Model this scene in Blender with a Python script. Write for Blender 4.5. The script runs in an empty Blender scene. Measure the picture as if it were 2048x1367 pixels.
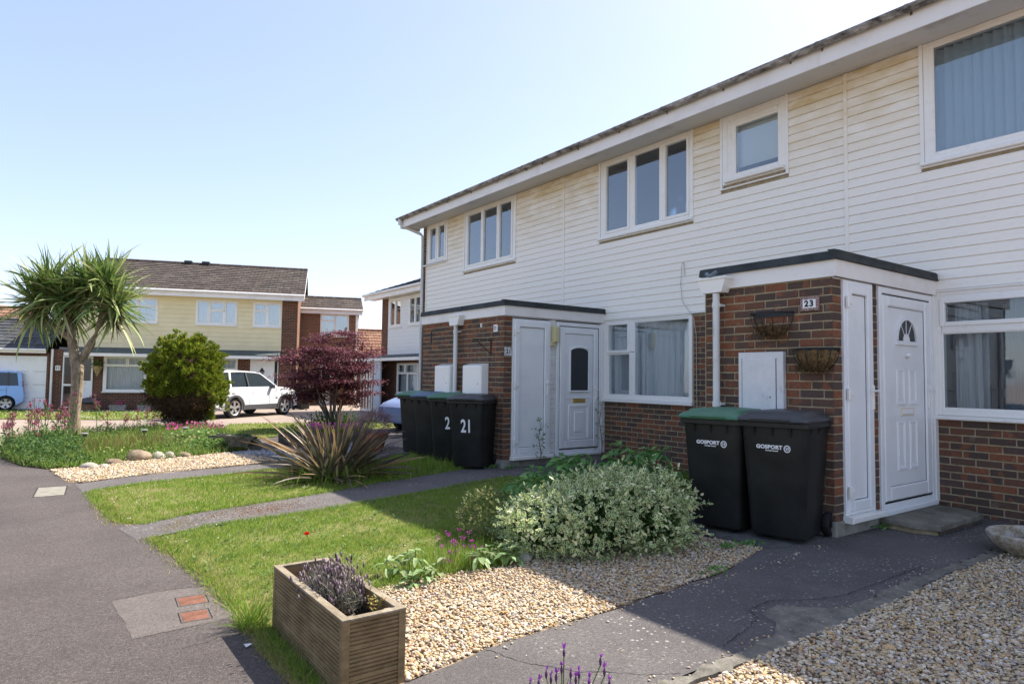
import bpy, bmesh, math, random
import numpy as np
from mathutils import Matrix, Vector
R = math.radians
random.seed(7); rng = np.random.default_rng(7)
S = bpy.context.scene
COL = S.collection
# ------------------------------------------------------------ camera, sky, sun, exposure
cam_d = bpy.data.cameras.new('camera'); cam = bpy.data.objects.new('camera', cam_d); COL.objects.link(cam)
cam_d.sensor_width = 36; cam_d.lens = 1313.27/2048*36; cam_d.clip_end = 1500; cam_d.clip_start = .05
rt = Vector((0.80786415, -0.58922757, 0.0128991)); up = Vector((-0.04197725, -0.03569489, 0.99848074)); fw = Vector((0.58787195, 0.80717826, 0.05357078))
cam.matrix_world = Matrix(((rt.x, up.x, -fw.x, 0), (rt.y, up.y, -fw.y, 0), (rt.z, up.z, -fw.z, 1.38), (0, 0, 0, 1)))
S.camera = cam
CAM = np.array([0, 0, 1.38])
SUN_EL, SUN_AZ = 51.8, 90.0     # azimuth clockwise from +Y: the sun stands over +X
w = bpy.data.worlds.new('World'); S.world = w; w.use_nodes = True
nt = w.node_tree; bg = nt.nodes['Background']
sky = nt.nodes.new('ShaderNodeTexSky'); sky.sky_type = 'NISHITA'; sky.sun_disc = False
sky.sun_elevation = R(SUN_EL); sky.sun_rotation = R(SUN_AZ); sky.air_density = .8; sky.dust_density = 1.0; sky.ozone_density = 1.0
hs = nt.nodes.new('ShaderNodeHueSaturation'); hs.inputs['Saturation'].default_value = 1.12; ga = nt.nodes.new('ShaderNodeGamma'); ga.inputs[1].default_value = .62; nt.links.new(sky.outputs[0], ga.inputs[0]); nt.links.new(ga.outputs[0], hs.inputs['Color']); tm = nt.nodes.new('ShaderNodeMix'); tm.data_type = 'RGBA'; tm.blend_type = 'MULTIPLY'; tm.inputs[0].default_value = 1; tm.inputs[7].default_value = (1, .945, .985, 1); nt.links.new(hs.outputs[0], tm.inputs[6]); nt.links.new(tm.outputs[2], bg.inputs[0]); bg.inputs[1].default_value = .138
sd = bpy.data.lights.new('sun', 'SUN'); sd.energy = 2.7; sd.angle = R(.5); sd.color = (1, .94, .84)
so = bpy.data.objects.new('sun', sd); COL.objects.link(so)
dsun = Vector((-math.cos(R(SUN_EL))*math.sin(R(SUN_AZ)), -math.cos(R(SUN_EL))*math.cos(R(SUN_AZ)), -math.sin(R(SUN_EL))))
so.rotation_euler = dsun.to_track_quat('-Z', 'Y').to_euler()
so.location = (20, 5, 30)
S.render.engine = 'CYCLES'
S.view_settings.view_transform = 'Standard'; S.view_settings.look = 'None'; S.view_settings.gamma = 1
S.view_settings.exposure = 1.9
try: S.view_settings.use_curve_mapping = False
except Exception: pass
S.cycles.max_bounces = 6; S.cycles.transparent_max_bounces = 12; S.cycles.diffuse_bounces = 3

def gz(x, y): return float(np.interp(x, [4.0, 5.2], [0, .05]) + np.interp(y, [10, 22], [0, -.22]))

# ------------------------------------------------------------ materials
MATS = {}
def mat(name, base, rough=.7, spec=.4, cols=None, scale=5, detail=5, nrough=.6, bump=0, bscale=60, stretch=(1, 1, 1), coord='Object', rand=0, metallic=0, transl=0, extra=None, island=False, objrand=False):
    """base colour or a noise-driven ramp, roughness, fine bump"""
    if name in MATS: return MATS[name]
    m = bpy.data.materials.new(name); m.use_nodes = True; MATS[name] = m
    n = m.node_tree.nodes; l = m.node_tree.links; b = n['Principled BSDF']
    b.inputs['Roughness'].default_value = rough; b.inputs['Specular IOR Level'].default_value = spec; b.inputs['Metallic'].default_value = metallic
    tc = n.new('ShaderNodeTexCoord'); mp = n.new('ShaderNodeMapping'); mp.inputs['Scale'].default_value = stretch
    l.new(tc.outputs[coord], mp.inputs[0])
    def noise(sc, det=detail, ro=nrough):
        t = n.new('ShaderNodeTexNoise'); t.inputs['Scale'].default_value = sc; t.inputs['Detail'].default_value = det; t.inputs['Roughness'].default_value = ro
        l.new(mp.outputs[0], t.inputs['Vector']); return t
    col = None
    if cols:
        rp = n.new('ShaderNodeValToRGB'); e = rp.color_ramp.elements
        while len(e) > 1: e.remove(e[0])
        e[0].position = cols[0][0]; e[0].color = (*cols[0][1], 1)
        for p, c in cols[1:]:
            k = e.new(p); k.color = (*c, 1)
        if island or objrand:
            g = n.new('ShaderNodeNewGeometry' if island else 'ShaderNodeObjectInfo'); l.new(g.outputs['Random Per Island' if island else 'Random'], rp.inputs[0])
        else: l.new(noise(scale).outputs[0], rp.inputs[0])
        col = rp.outputs[0]
    if rand:      # small value shift per loose piece
        g = n.new('ShaderNodeNewGeometry'); hs = n.new('ShaderNodeHueSaturation'); mr = n.new('ShaderNodeMapRange')
        mr.inputs[3].default_value = 1-rand; mr.inputs[4].default_value = 1+rand
        l.new(g.outputs['Random Per Island'], mr.inputs[0]); l.new(mr.outputs[0], hs.inputs['Value'])
        if col: l.new(col, hs.inputs['Color'])
        else: hs.inputs['Color'].default_value = (*base, 1)
        col = hs.outputs[0]
    if extra: col = extra(n, l, b, mp, noise, col, base)
    if col: l.new(col, b.inputs['Base Color'])
    else: b.inputs['Base Color'].default_value = (*base, 1)
    if bump:
        bp = n.new('ShaderNodeBump'); bp.inputs['Strength'].default_value = bump; bp.inputs['Distance'].default_value = .01
        l.new(noise(bscale, 4).outputs[0], bp.inputs['Height']); l.new(bp.outputs[0], b.inputs['Normal'])
    if transl:
        tr = n.new('ShaderNodeBsdfTranslucent'); mx = n.new('ShaderNodeMixShader'); mx.inputs[0].default_value = transl
        if col: l.new(col, tr.inputs[0])
        else: tr.inputs[0].default_value = (*base, 1)
        out = n['Material Output']; l.new(b.outputs[0], mx.inputs[1]); l.new(tr.outputs[0], mx.inputs[2]); l.new(mx.outputs[0], out.inputs[0])
    return m
def mixc(n, l, fac, a, b, mode='MIX'):
    x = n.new('ShaderNodeMix'); x.data_type = 'RGBA'; x.blend_type = mode
    for i, v in ((0, fac), (6, a), (7, b)):
        if isinstance(v, (int, float)): x.inputs[i].default_value = v
        elif isinstance(v, tuple): x.inputs[i].default_value = (*v, 1)
        else: l.new(v, x.inputs[i])
    return x.outputs[2]
def maprange(n, l, v, a, b, c=0, d=1):
    x = n.new('ShaderNodeMapRange'); l.new(v, x.inputs[0])
    for i, k in enumerate((a, b, c, d)): x.inputs[i+1].default_value = k
    return x.outputs[0]
def mul(n, l, a, b):
    x = n.new('ShaderNodeMath'); x.operation = 'MULTIPLY'
    for i, v in enumerate((a, b)):
        if isinstance(v, (int, float)): x.inputs[i].default_value = v
        else: l.new(v, x.inputs[i])
    return x.outputs[0]

def brick_extra(island, dark, mids, red, thr=.585):
    def f(n, l, b, mp, noise, col, base):
        if island: g = n.new('ShaderNodeNewGeometry'); r = g.outputs['Random Per Island']
        else: g = n.new('ShaderNodeObjectInfo'); r = g.outputs['Random']
        ad = n.new('ShaderNodeVectorMath'); ad.operation = 'ADD'; cm = n.new('ShaderNodeCombineXYZ')
        l.new(mul(n, l, r, 97.), cm.inputs[0]); l.new(mul(n, l, r, 53.), cm.inputs[1]); l.new(mp.outputs[0], ad.inputs[0]); l.new(cm.outputs[0], ad.inputs[1])
        rp = n.new('ShaderNodeValToRGB'); rp.color_ramp.interpolation = 'CONSTANT'; e = rp.color_ramp.elements
        e[0].color = (*dark, 1); e[1].position = .3; e[1].color = (*mids[0], 1)
        for p, c in zip((.5, .68, .86), (mids[1], mids[2], red)): k = e.new(p); k.color = (*c, 1)
        wn = n.new('ShaderNodeTexWhiteNoise'); wn.noise_dimensions = '1D'; l.new(mul(n, l, r, 311.), wn.inputs[1]); l.new(wn.outputs[0], rp.inputs[0])
        t = n.new('ShaderNodeTexNoise'); t.inputs['Scale'].default_value = 7; t.inputs['Detail'].default_value = 1.5; l.new(ad.outputs[0], t.inputs['Vector'])
        c = mixc(n, l, maprange(n, l, t.outputs[0], thr, thr+.05, 0, .85), rp.outputs[0], red)
        t2 = n.new('ShaderNodeTexNoise'); t2.inputs['Scale'].default_value = 60; t2.inputs['Detail'].default_value = 5; l.new(ad.outputs[0], t2.inputs['Vector'])
        c = mixc(n, l, maprange(n, l, t2.outputs[0], .3, .75, .0, .65), c, (.070, .050, .044))
        t3 = n.new('ShaderNodeTexNoise'); t3.inputs['Scale'].default_value = 9; t3.inputs['Detail'].default_value = 6; l.new(ad.outputs[0], t3.inputs['Vector'])
        return mixc(n, l, maprange(n, l, t3.outputs[0], .62, .8, 0, .35), c, (.42, .36, .28))
    return f
BD, BM, BR = (.098, .068, .054), ((.135, .080, .058), (.115, .078, .064), (.19, .085, .052)), (.28, .105, .050)
m_brick = mat('brick face', BD, .85, .2, bump=.5, bscale=90, extra=brick_extra(False, BD, BM, BR))
m_brick_i = mat('brick face joined', BD, .85, .2, bump=.5, bscale=90, extra=brick_extra(True, BD, BM, BR))
m_mortar = mat('mortar', (.42, .34, .21), .95, .1, cols=[(.3, (.27, .215, .13)), (.7, (.46, .38, .25))], scale=14, bump=.4, bscale=120)
def stain(amount):
    def f(n, l, b, mp, noise, col, base):
        g = n.new('ShaderNodeNewGeometry'); sx = n.new('ShaderNodeSeparateXYZ'); l.new(g.outputs['Position'], sx.inputs[0])
        ns = noise(2.2, 5)
        m1 = mul(n, l, maprange(n, l, sx.outputs[2], 3.7, 4.95), maprange(n, l, ns.outputs[0], .25, .7))
        c = mixc(n, l, mul(n, l, m1, amount), base, (.62, .46, .20))
        c = mixc(n, l, maprange(n, l, noise(11, 6).outputs[0], .55, .8, 0, .22), c, (.42, .40, .36))
        return c
    return f
m_clad = mat('white shiplap boarding', (.92, .87, .78), .45, .4, stretch=(1, 1, 3), extra=stain(1.0), coord='Object')
m_pvc = mat('white window plastic', (.88, .86, .81), .32, .5, extra=stain(.25))
m_pvcdoor = mat('white door plastic', (.82, .84, .87), .28, .5, cols=[(.25, (.76, .77, .78)), (.5, (.84, .85, .85)), (.8, (.87, .88, .88))], scale=3)
m_fascia = mat('white fascia board', (.84, .81, .77), .4, .45, cols=[(.3, (.74, .70, .66)), (.5, (.83, .80, .76)), (.8, (.86, .83, .79))], scale=2.5, bump=.05)
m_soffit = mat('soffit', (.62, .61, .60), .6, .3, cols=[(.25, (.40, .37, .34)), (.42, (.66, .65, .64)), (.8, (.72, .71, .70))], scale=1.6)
m_gutter = mat('weathered gutter', (.45, .43, .41), .6, .3, cols=[(.35, (.05, .045, .04)), (.5, (.26, .24, .22)), (.68, (.58, .55, .53))], scale=6, stretch=(1, 1, 3), nrough=.75)
m_felt = mat('roofing felt', (.03, .036, .036), .75, .4, cols=[(.3, (.020, .026, .027)), (.7, (.05, .058, .058))], scale=7, bump=.3, bscale=200)
m_felt2 = mat('grey green felt', (.07, .09, .09), .7, .35, cols=[(.3, (.05, .07, .07)), (.7, (.10, .125, .125))], scale=5)
m_pipe = mat('old white paint pipe', (.74, .73, .71), .5, .4, cols=[(.28, (.25, .27, .18)), (.42, (.66, .66, .62)), (.7, (.80, .79, .77))], scale=6, stretch=(1, 1, .3), nrough=.7)
m_oldpaint = mat('old white painted wood', (.70, .70, .69), .6, .3, cols=[(.25, (.34, .32, .28)), (.38, (.66, .66, .65)), (.75, (.78, .78, .78))], scale=5, nrough=.75, bump=.25, bscale=30)
m_black = mat('black hole', (.012, .012, .012), .8, .2)
m_gold = mat('brass', (.62, .42, .13), .35, .5, metallic=.8)
m_cream = mat('cream plastic lamp', (.62, .55, .30), .4, .4)
m_iron = mat('black iron', (.015, .015, .016), .5, .5)
m_tilew = mat('white glazed tile', (.82, .82, .80), .2, .5)
m_tileb = mat('tile border', (.24, .15, .13), .5, .4, cols=[(.42, (.08, .05, .06)), (.5, (.30, .16, .13)), (.6, (.48, .40, .36))], scale=90)
m_concrete = mat('concrete', (.34, .32, .28), .9, .2, cols=[(.25, (.16, .15, .12)), (.5, (.30, .285, .25)), (.75, (.40, .38, .34))], scale=6, nrough=.7, bump=.5, bscale=80)
m_slab = mat('step slab concrete', (.26, .24, .2), .9, .2, cols=[(.25, (.09, .085, .06)), (.5, (.19, .175, .14)), (.75, (.30, .28, .235))], scale=5, nrough=.7, bump=.5, bscale=80)
def glassmat(name, tint=(.965, .985, .99), k=1.15, base=.02):
    m = bpy.data.materials.new(name); m.use_nodes = True; n = m.node_tree.nodes; l = m.node_tree.links
    n.remove(n['Principled BSDF'])
    tr = n.new('ShaderNodeBsdfTransparent'); tr.inputs[0].default_value = (*tint, 1)
    gl = n.new('ShaderNodeBsdfGlossy'); gl.inputs['Roughness'].default_value = .02; gl.inputs[0].default_value = (.9, .95, 1, 1)
    fr = n.new('ShaderNodeFresnel'); fr.inputs[0].default_value = 1.5
    ma = n.new('ShaderNodeMath'); ma.operation = 'MULTIPLY_ADD'; ma.inputs[1].default_value = k; ma.inputs[2].default_value = base; ma.use_clamp = True
    mx = n.new('ShaderNodeMixShader'); l.new(fr.outputs[0], ma.inputs[0]); l.new(ma.outputs[0], mx.inputs[0]); l.new(tr.outputs[0], mx.inputs[1]); l.new(gl.outputs[0], mx.inputs[2])
    tcn = n.new('ShaderNodeTexCoord'); tn = n.new('ShaderNodeTexNoise'); tn.inputs['Scale'].default_value = 1.3; l.new(tcn.outputs['Object'], tn.inputs['Vector'])
    bp = n.new('ShaderNodeBump'); bp.inputs['Strength'].default_value = .06; bp.inputs['Distance'].default_value = .05; l.new(tn.outputs[0], bp.inputs['Height']); l.new(bp.outputs[0], gl.inputs['Normal'])
    l.new(mx.outputs[0], n['Material Output'].inputs[0]); return m
m_glass = glassmat('window glass', k=.5, base=.01); m_glassr = glassmat('reflecting window glass', k=1.2, base=.02)
m_glassu = glassmat('sky facing window glass', (.95, .98, .99), 2.0, .13)
m_glassd = mat('obscure door glass', (.03, .035, .04), .38, .45, bump=.3, bscale=35)
m_net = mat('net curtain', (.72, .75, .76), .9, .1, cols=[(.3, (.60, .64, .66)), (.7, (.80, .83, .84))], scale=3, stretch=(8, 8, .4), transl=.35)
m_blind = mat('vertical blind slats', (.62, .74, .76), .8, .1, transl=.3)
m_room = mat('room interior', (.30, .28, .26), .9, .1)
m_wood = mat('weathered decking wood', (.2, .14, .09), .8, .25, cols=[(.22, (.085, .056, .030)), (.42, (.19, .125, .06)), (.62, (.28, .19, .095)), (.82, (.40, .31, .19))], scale=5, stretch=(1, 1, 3), nrough=.7, bump=.5, bscale=40)
m_woodtop = mat('grey timber edge', (.28, .23, .17), .85, .2, cols=[(.3, (.15, .12, .08)), (.55, (.29, .24, .17)), (.8, (.42, .38, .31))], scale=5, stretch=(3, 1, 1), nrough=.7, bump=.4, bscale=60)
m_soil = mat('soil', (.035, .024, .017), .95, .1, cols=[(.3, (.02, .013, .01)), (.7, (.06, .042, .03))], scale=30, bump=1, bscale=70)
m_binbody = mat('dark grey bin plastic', (.012, .013, .015), .45, .35, cols=[(.3, (.012, .013, .013)), (.7, (.026, .027, .026))], scale=4, bump=.08, bscale=50)
m_binlid = mat('charcoal bin lid', (.035, .037, .042), .45, .45, cols=[(.3, (.038, .040, .044)), (.7, (.070, .072, .075))], scale=5)
m_bingreen = mat('green bin lid', (.05, .15, .085), .5, .4, cols=[(.3, (.045, .14, .08)), (.7, (.085, .20, .125))], scale=5)
m_binblue = mat('blue grey bin lid', (.08, .13, .19), .45, .45)
m_rubber = mat('black rubber', (.012, .012, .013), .7, .3)
m_whiteprint = mat('white lettering', (.80, .80, .80), .5, .3)
m_blackprint = mat('black lettering', (.015, .015, .016), .5, .3)

# ------------------------------------------------------------ mesh helpers
def basis(o):
    m = Matrix.Identity(4)
    while o is not None: m = o.matrix_basis @ m; o = o.parent
    return m
class MB:
    def __init__(s, T=None): s.v = []; s.f = []; s.T = T or Matrix.Identity(4)
    def add(s, vs, fs):
        k = len(s.v); T = s.T
        s.v += [tuple(T @ Vector(p)) for p in vs]; s.f += [tuple(i+k for i in f) for f in fs]; return s
    def box(s, x0, x1, y0, y1, z0, z1, cham=0):
        if cham:      # chamfered edges on the sides facing -y
            c = cham
            vs = [(x0, y1, z0), (x1, y1, z0), (x1, y1, z1), (x0, y1, z1), (x0, y0+c, z0), (x1, y0+c, z0), (x1, y0+c, z1), (x0, y0+c, z1), (x0+c, y0, z0+c), (x1-c, y0, z0+c), (x1-c, y0, z1-c), (x0+c, y0, z1-c)]
            fs = [(3, 2, 1, 0), (8, 9, 10, 11)]
            for a, b in ((0, 4), (4, 8)):
                for i in range(4): j = (i+1) % 4; fs.append((a+i, a+j, b+j, b+i))
            return s.add(vs, fs)
        vs = [(x0, y0, z0), (x1, y0, z0), (x1, y1, z0), (x0, y1, z0), (x0, y0, z1), (x1, y0, z1), (x1, y1, z1), (x0, y1, z1)]
        return s.add(vs, [(3, 2, 1, 0), (4, 5, 6, 7), (0, 1, 5, 4), (1, 2, 6, 5), (2, 3, 7, 6), (3, 0, 4, 7)])
    def ring(s, x0, x1, z0, z1, t, y0, y1, c=.006, tb=None):
        """a picture-frame of four bars: outer rectangle x0..x1, z0..z1, bar width t"""
        tb = t if tb is None else tb
        s.box(x0, x0+t, y0, y1, z0, z1, c); s.box(x1-t, x1, y0, y1, z0, z1, c)
        s.box(x0+t, x1-t, y0+.001, y1, z0, z0+tb, c); s.box(x0+t, x1-t, y0+.001, y1, z1-t, z1, c); return s
    def prism(s, pts, y0, y1, axis='y'):
        """polygon (a,b) swept along an axis; axis y: pts are x,z; axis x: pts are y,z; axis z: pts are x,y"""
        n = len(pts)
        def P(p, t): return {'y': (p[0], t, p[1]), 'x': (t, p[0], p[1]), 'z': (p[0], p[1], t)}[axis]
        vs = [P(p, y0) for p in pts]+[P(p, y1) for p in pts]
        return s.add(vs, [tuple(range(n))[::-1], tuple(range(n, 2*n))]+[(i, (i+1) % n, n+(i+1) % n, n+i) for i in range(n)])
    def tube(s, pts, r, n=8, cap=True):
        pts = [Vector(p) for p in pts]; rs = r if isinstance(r, (list, tuple)) else [r]*len(pts)
        vs = []; fs = []
        for i, p in enumerate(pts):
            d = (pts[min(i+1, len(pts)-1)]-pts[max(i-1, 0)])
            d = d.normalized() if d.length > 0 else Vector((0, 0, 1))
            a = d.cross(Vector((0, 0, 1)) if abs(d.z) < .9 else Vector((1, 0, 0))).normalized(); b = d.cross(a)
            for k in range(n): t = 2*math.pi*k/n; vs.append(p+(a*math.cos(t)+b*math.sin(t))*rs[i])
        for i in range(len(pts)-1):
            for k in range(n): q = (k+1) % n; fs.append((i*n+k, i*n+q, i*n+n+q, i*n+n+k))
        if cap: fs += [tuple(range(n)), tuple(range(len(vs)-n, len(vs)))[::-1]]
        return s.add(vs, fs)
    def lathe(s, prof, n=20, c=(0, 0, 0), sx=1, sy=1, axis='z'):
        vs = []; fs = []
        for r, z in prof:
            for k in range(n):
                t = 2*math.pi*k/n; a, b = r*math.cos(t)*sx, r*math.sin(t)*sy
                vs.append((c[0]+a, c[1]+b, c[2]+z) if axis == 'z' else (c[0]+a, c[1]+z, c[2]+b))
        for i in range(len(prof)-1):
            for k in range(n): q = (k+1) % n; fs.append((i*n+k, i*n+q, i*n+n+q, i*n+n+k))
        if prof[0][0] > 1e-4: fs.append(tuple(range(n))[::-1])
        if prof[-1][0] > 1e-4: fs.append(tuple(range(len(vs)-n, len(vs))))
        return s.add(vs, fs)
    def build(s, name, m, parent=None, smooth=None, bevel=0, seg=2):
        me = bpy.data.meshes.new(name)
        inv = basis(parent).inverted() if parent is not None else Matrix.Identity(4)
        me.from_pydata([tuple(inv @ Vector(p)) for p in s.v], [], s.f)
        me.materials.append(m); return link(name, me, parent, smooth, bevel, seg)
def link(name, me, parent=None, smooth=None, bevel=0, seg=2):
    o = bpy.data.objects.new(name, me); COL.objects.link(o); o.parent = parent
    if smooth:
        me.shade_smooth() if hasattr(me, 'shade_smooth') else [setattr(p, 'use_smooth', True) for p in me.polygons]
        if smooth is not True: me.set_sharp_from_angle(angle=R(smooth))
    if bevel:
        b = o.modifiers.new('bevel', 'BEVEL'); b.width = bevel; b.segments = seg; b.limit_method = 'ANGLE'; b.angle_limit = R(40)
    return o
def tag(o, label=None, cat=None, group=None, kind=None):
    if label: o['label'] = label
    if cat: o['category'] = cat
    if group: o['group'] = group
    if kind: o['kind'] = kind
    return o
def thing(name, label, cat, loc=(0, 0, 0), rz=0, group=None):
    o = bpy.data.objects.new(name, None); o.empty_display_size = .1; COL.objects.link(o); o.location = loc; o.rotation_euler = (0, 0, rz)
    return tag(o, label, cat, group)
def copytree(o, parent=None):
    c = o.copy(); COL.objects.link(c); c.parent = parent
    for ch in o.children: copytree(ch, c)
    return c
def npmesh(name, V, F, m, parent=None, smooth=False, uv=None, kind=None):
    """V (n,3) float, F (k, c) int of one face size; uv (k*c, 2)"""
    me = bpy.data.meshes.new(name); V = np.asarray(V, np.float32); F = np.asarray(F, np.int32)
    me.vertices.add(len(V)); me.vertices.foreach_set('co', V.ravel()); k, c = F.shape
    me.loops.add(k*c); me.loops.foreach_set('vertex_index', F.ravel()); me.polygons.add(k)
    me.polygons.foreach_set('loop_start', np.arange(0, k*c, c, dtype=np.int32)); me.polygons.foreach_set('loop_total', np.full(k, c, np.int32))
    if uv is not None: u = me.uv_layers.new(name='uv'); u.data.foreach_set('uv', np.asarray(uv, np.float32).ravel())
    me.update(calc_edges=True); me.validate(); me.materials.append(m)
    if smooth: me.polygons.foreach_set('use_smooth', np.ones(k, bool))
    o = bpy.data.objects.new(name, me); COL.objects.link(o); o.parent = parent
    if parent is not None: o.matrix_basis = basis(parent).inverted()
    if kind: o['kind'] = kind
    return o
def textobj(name, s, T, size, m, parent, sx=1, bold=.0, align='CENTER', depth=.0015, sp=1.0):
    c = bpy.data.curves.new(name, 'FONT'); c.body = s; c.size = size; c.align_x = align; c.align_y = 'CENTER'; c.extrude = depth; c.offset = bold; c.space_character = sp
    t = bpy.data.objects.new('tmp', c); COL.objects.link(t)
    dg = bpy.context.evaluated_depsgraph_get(); me = bpy.data.meshes.new_from_object(t.evaluated_get(dg)); bpy.data.objects.remove(t)
    M = basis(parent).inverted() @ T @ Matrix.Rotation(R(90), 4, 'X') @ Matrix.Diagonal((sx, 1, 1, 1))
    me.transform(M); me.materials.clear(); me.materials.append(m); me.name = name
    return link(name, me, parent)
def frame(o, ux, z=0):
    """T whose x runs along ux (2D), y = 90 deg counter-clockwise from it (into the wall), z up"""
    u = Vector((ux[0], ux[1], 0)).normalized(); v = Vector((-u.y, u.x, 0))
    return Matrix(((u.x, v.x, 0, o[0]), (u.y, v.y, 0, o[1]), (0, 0, 1, z), (0, 0, 0, 1)))

# ------------------------------------------------------------ leaves and stones in bulk (numpy)
def norm(a): return a/np.maximum(np.linalg.norm(a, axis=-1, keepdims=True), 1e-9)
LEAF6 = (np.array([(0, 0, 0), (.5, .28, .0), (.42, .68, .0), (0, 1, 0), (-.42, .68, 0), (-.5, .28, 0)]), np.array([(0, 1, 2), (0, 2, 3), (0, 3, 4), (0, 4, 5)]))
LEAF4 = (np.array([(0, 0, 0), (.5, .45, .12), (0, 1, 0), (-.5, .45, .12)]), np.array([(0, 1, 2), (0, 2, 3)]))
BLADE = (np.array([(-.5, 0, 0), (.5, 0, 0), (.38, .55, .08), (-.38, .55, .08), (0, 1, .3)]), np.array([(0, 1, 2), (0, 2, 3), (3, 2, 4)]))
def scatter(name, tmpl, P, D, N, L, W, m, parent=None, kind=None, uv=False):
    """one leaf per row: base point P, direction D, rough normal N, length L, width W"""
    tv, tf = tmpl; D = norm(D); X = norm(np.cross(D, N)); Z = np.cross(X, D); L = np.asarray(L); W = np.asarray(W)
    V = P[:, None, :]+tv[None, :, 0:1]*(X*W[:, None])[:, None, :]+tv[None, :, 1:2]*(D*L[:, None])[:, None, :]+tv[None, :, 2:3]*(Z*L[:, None])[:, None, :]
    n = len(P); F = (tf[None]+np.arange(n)[:, None, None]*len(tv)).reshape(-1, 3)
    u = np.tile(tv[tf.ravel(), :2], (n, 1)) if uv else None
    return npmesh(name, V.reshape(-1, 3), F, m, parent, uv=u, kind=kind)
_t = (1+5**.5)/2
ICO = norm(np.array([(-1, _t, 0), (1, _t, 0), (-1, -_t, 0), (1, -_t, 0), (0, -1, _t), (0, 1, _t), (0, -1, -_t), (0, 1, -_t), (_t, 0, -1), (_t, 0, 1), (-_t, 0, -1), (-_t, 0, 1)], float))
ICOF = np.array([(0, 11, 5), (0, 5, 1), (0, 1, 7), (0, 7, 10), (0, 10, 11), (1, 5, 9), (5, 11, 4), (11, 10, 2), (10, 7, 6), (7, 1, 8), (3, 9, 4), (3, 4, 2), (3, 2, 6), (3, 6, 8), (3, 8, 9), (4, 9, 5), (2, 4, 11), (6, 2, 10), (8, 6, 7), (9, 8, 1)])
def subd(V, F):
    V = list(map(tuple, V)); c = {}; out = []
    def mid(a, b):
        k = (min(a, b), max(a, b))
        if k not in c: p = np.array(V[a])+np.array(V[b]); V.append(tuple(p/np.linalg.norm(p))); c[k] = len(V)-1
        return c[k]
    for a, b, d in F: x, y, z = mid(a, b), mid(b, d), mid(d, a); out += [(a, x, z), (b, y, x), (d, z, y), (x, y, z)]
    return np.array(V), np.array(out)
ICO2, ICOF2 = subd(ICO, ICOF)
def rotmats(n, tilt):
    a = rng.uniform(0, 2*np.pi, n); t = rng.normal(0, tilt, n); b = rng.uniform(0, 2*np.pi, n)
    ca, sa, ct, st, cb, sb = np.cos(a), np.sin(a), np.cos(t), np.sin(t), np.cos(b), np.sin(b); o = np.zeros(n); i = np.ones(n)
    Z = np.stack([ca, -sa, o, sa, ca, o, o, o, i], -1).reshape(n, 3, 3); X = np.stack([i, o, o, o, ct, -st, o, st, ct], -1).reshape(n, 3, 3); Z2 = np.stack([cb, -sb, o, sb, cb, o, o, o, i], -1).reshape(n, 3, 3)
    return Z @ X @ Z2
def stones(name, P, r, m, fine=False, kind='stuff', flat=.6):
    tv, tf = (ICO2, ICOF2) if fine else (ICO, ICOF); n = len(P)
    s = np.stack([r*rng.uniform(.9, 1.5, n), r*rng.uniform(.7, 1.05, n), r*rng.uniform(flat*.7, flat*1.25, n)], -1)
    T = tv[None]*(1+rng.normal(0, .07, (n, len(tv), 1)))*s[:, None, :]
    V = np.einsum('nij,nkj->nki', rotmats(n, .45), T)+P[:, None, :]
    return npmesh(name, V.reshape(-1, 3), (tf[None]+np.arange(n)[:, None, None]*len(tv)).reshape(-1, 3), m, smooth=True, kind=kind)
def inpoly(x, y, poly):
    c = np.zeros(len(x), bool); n = len(poly)
    for i in range(n):
        (x0, y0), (x1, y1) = poly[i], poly[i-1]
        if y0 != y1: c ^= ((y0 > y) != (y1 > y)) & (x < (x1-x0)*(y-y0)/(y1-y0)+x0)
    return c
def infield(poly, dens, fall=None):
    """random points in a polygon"""
    a = np.array(poly); lo, hi = a.min(0), a.max(0); n = int((hi-lo).prod()*dens)
    x = rng.uniform(lo[0], hi[0], n); y = rng.uniform(lo[1], hi[1], n); k = inpoly(x, y, poly); return x[k], y[k]
def gza(x, y): return np.interp(x, [4.0, 5.2], [0, .05])+np.interp(y, [10, 22], [0, -.22])

# ============================================================ GROUND
def asphalt_extra(spots, c_spot, tint):
    def f(n, l, b, mp, noise, col, base):
        c = mixc(n, l, maprange(n, l, noise(60, 6, .8).outputs[0], .40, .62, 0, .9), col, tint)
        c = mixc(n, l, maprange(n, l, noise(.9, 6, .75).outputs[0], .5, .72, 0, .45), c, tint)
        c = mixc(n, l, maprange(n, l, noise(110, 3).outputs[0], .58, .70, 0, .6), c, (.30, .28, .25))
        if spots:
            v = n.new('ShaderNodeTexVoronoi'); v.inputs['Scale'].default_value = 24; v.inputs['Randomness'].default_value = 1; l.new(mp.outputs[0], v.inputs['Vector'])
            ns = noise(40, 4); ad = n.new('ShaderNodeMath'); ad.operation = 'MULTIPLY_ADD'; l.new(ns.outputs[0], ad.inputs[0]); ad.inputs[1].default_value = .35; l.new(v.outputs['Distance'], ad.inputs[2])
            msk = maprange(n, l, ad.outputs[0], .34, .42, 1, 0); reg = maprange(n, l, noise(1.3, 3).outputs[0], .42, .6)
            c = mixc(n, l, mul(n, l, mul(n, l, msk, reg), spots), c, c_spot)
        return c
    return f
m_asph = mat('pavement asphalt', (.09, .085, .09), .9, .25, cols=[(.3, (.098, .080, .074)), (.5, (.130, .108, .099)), (.75, (.162, .137, .124))], scale=1.1, nrough=.65, bump=.8, bscale=220, extra=asphalt_extra(.15, (.26, .235, .21), (.056, .047, .044)))
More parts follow.
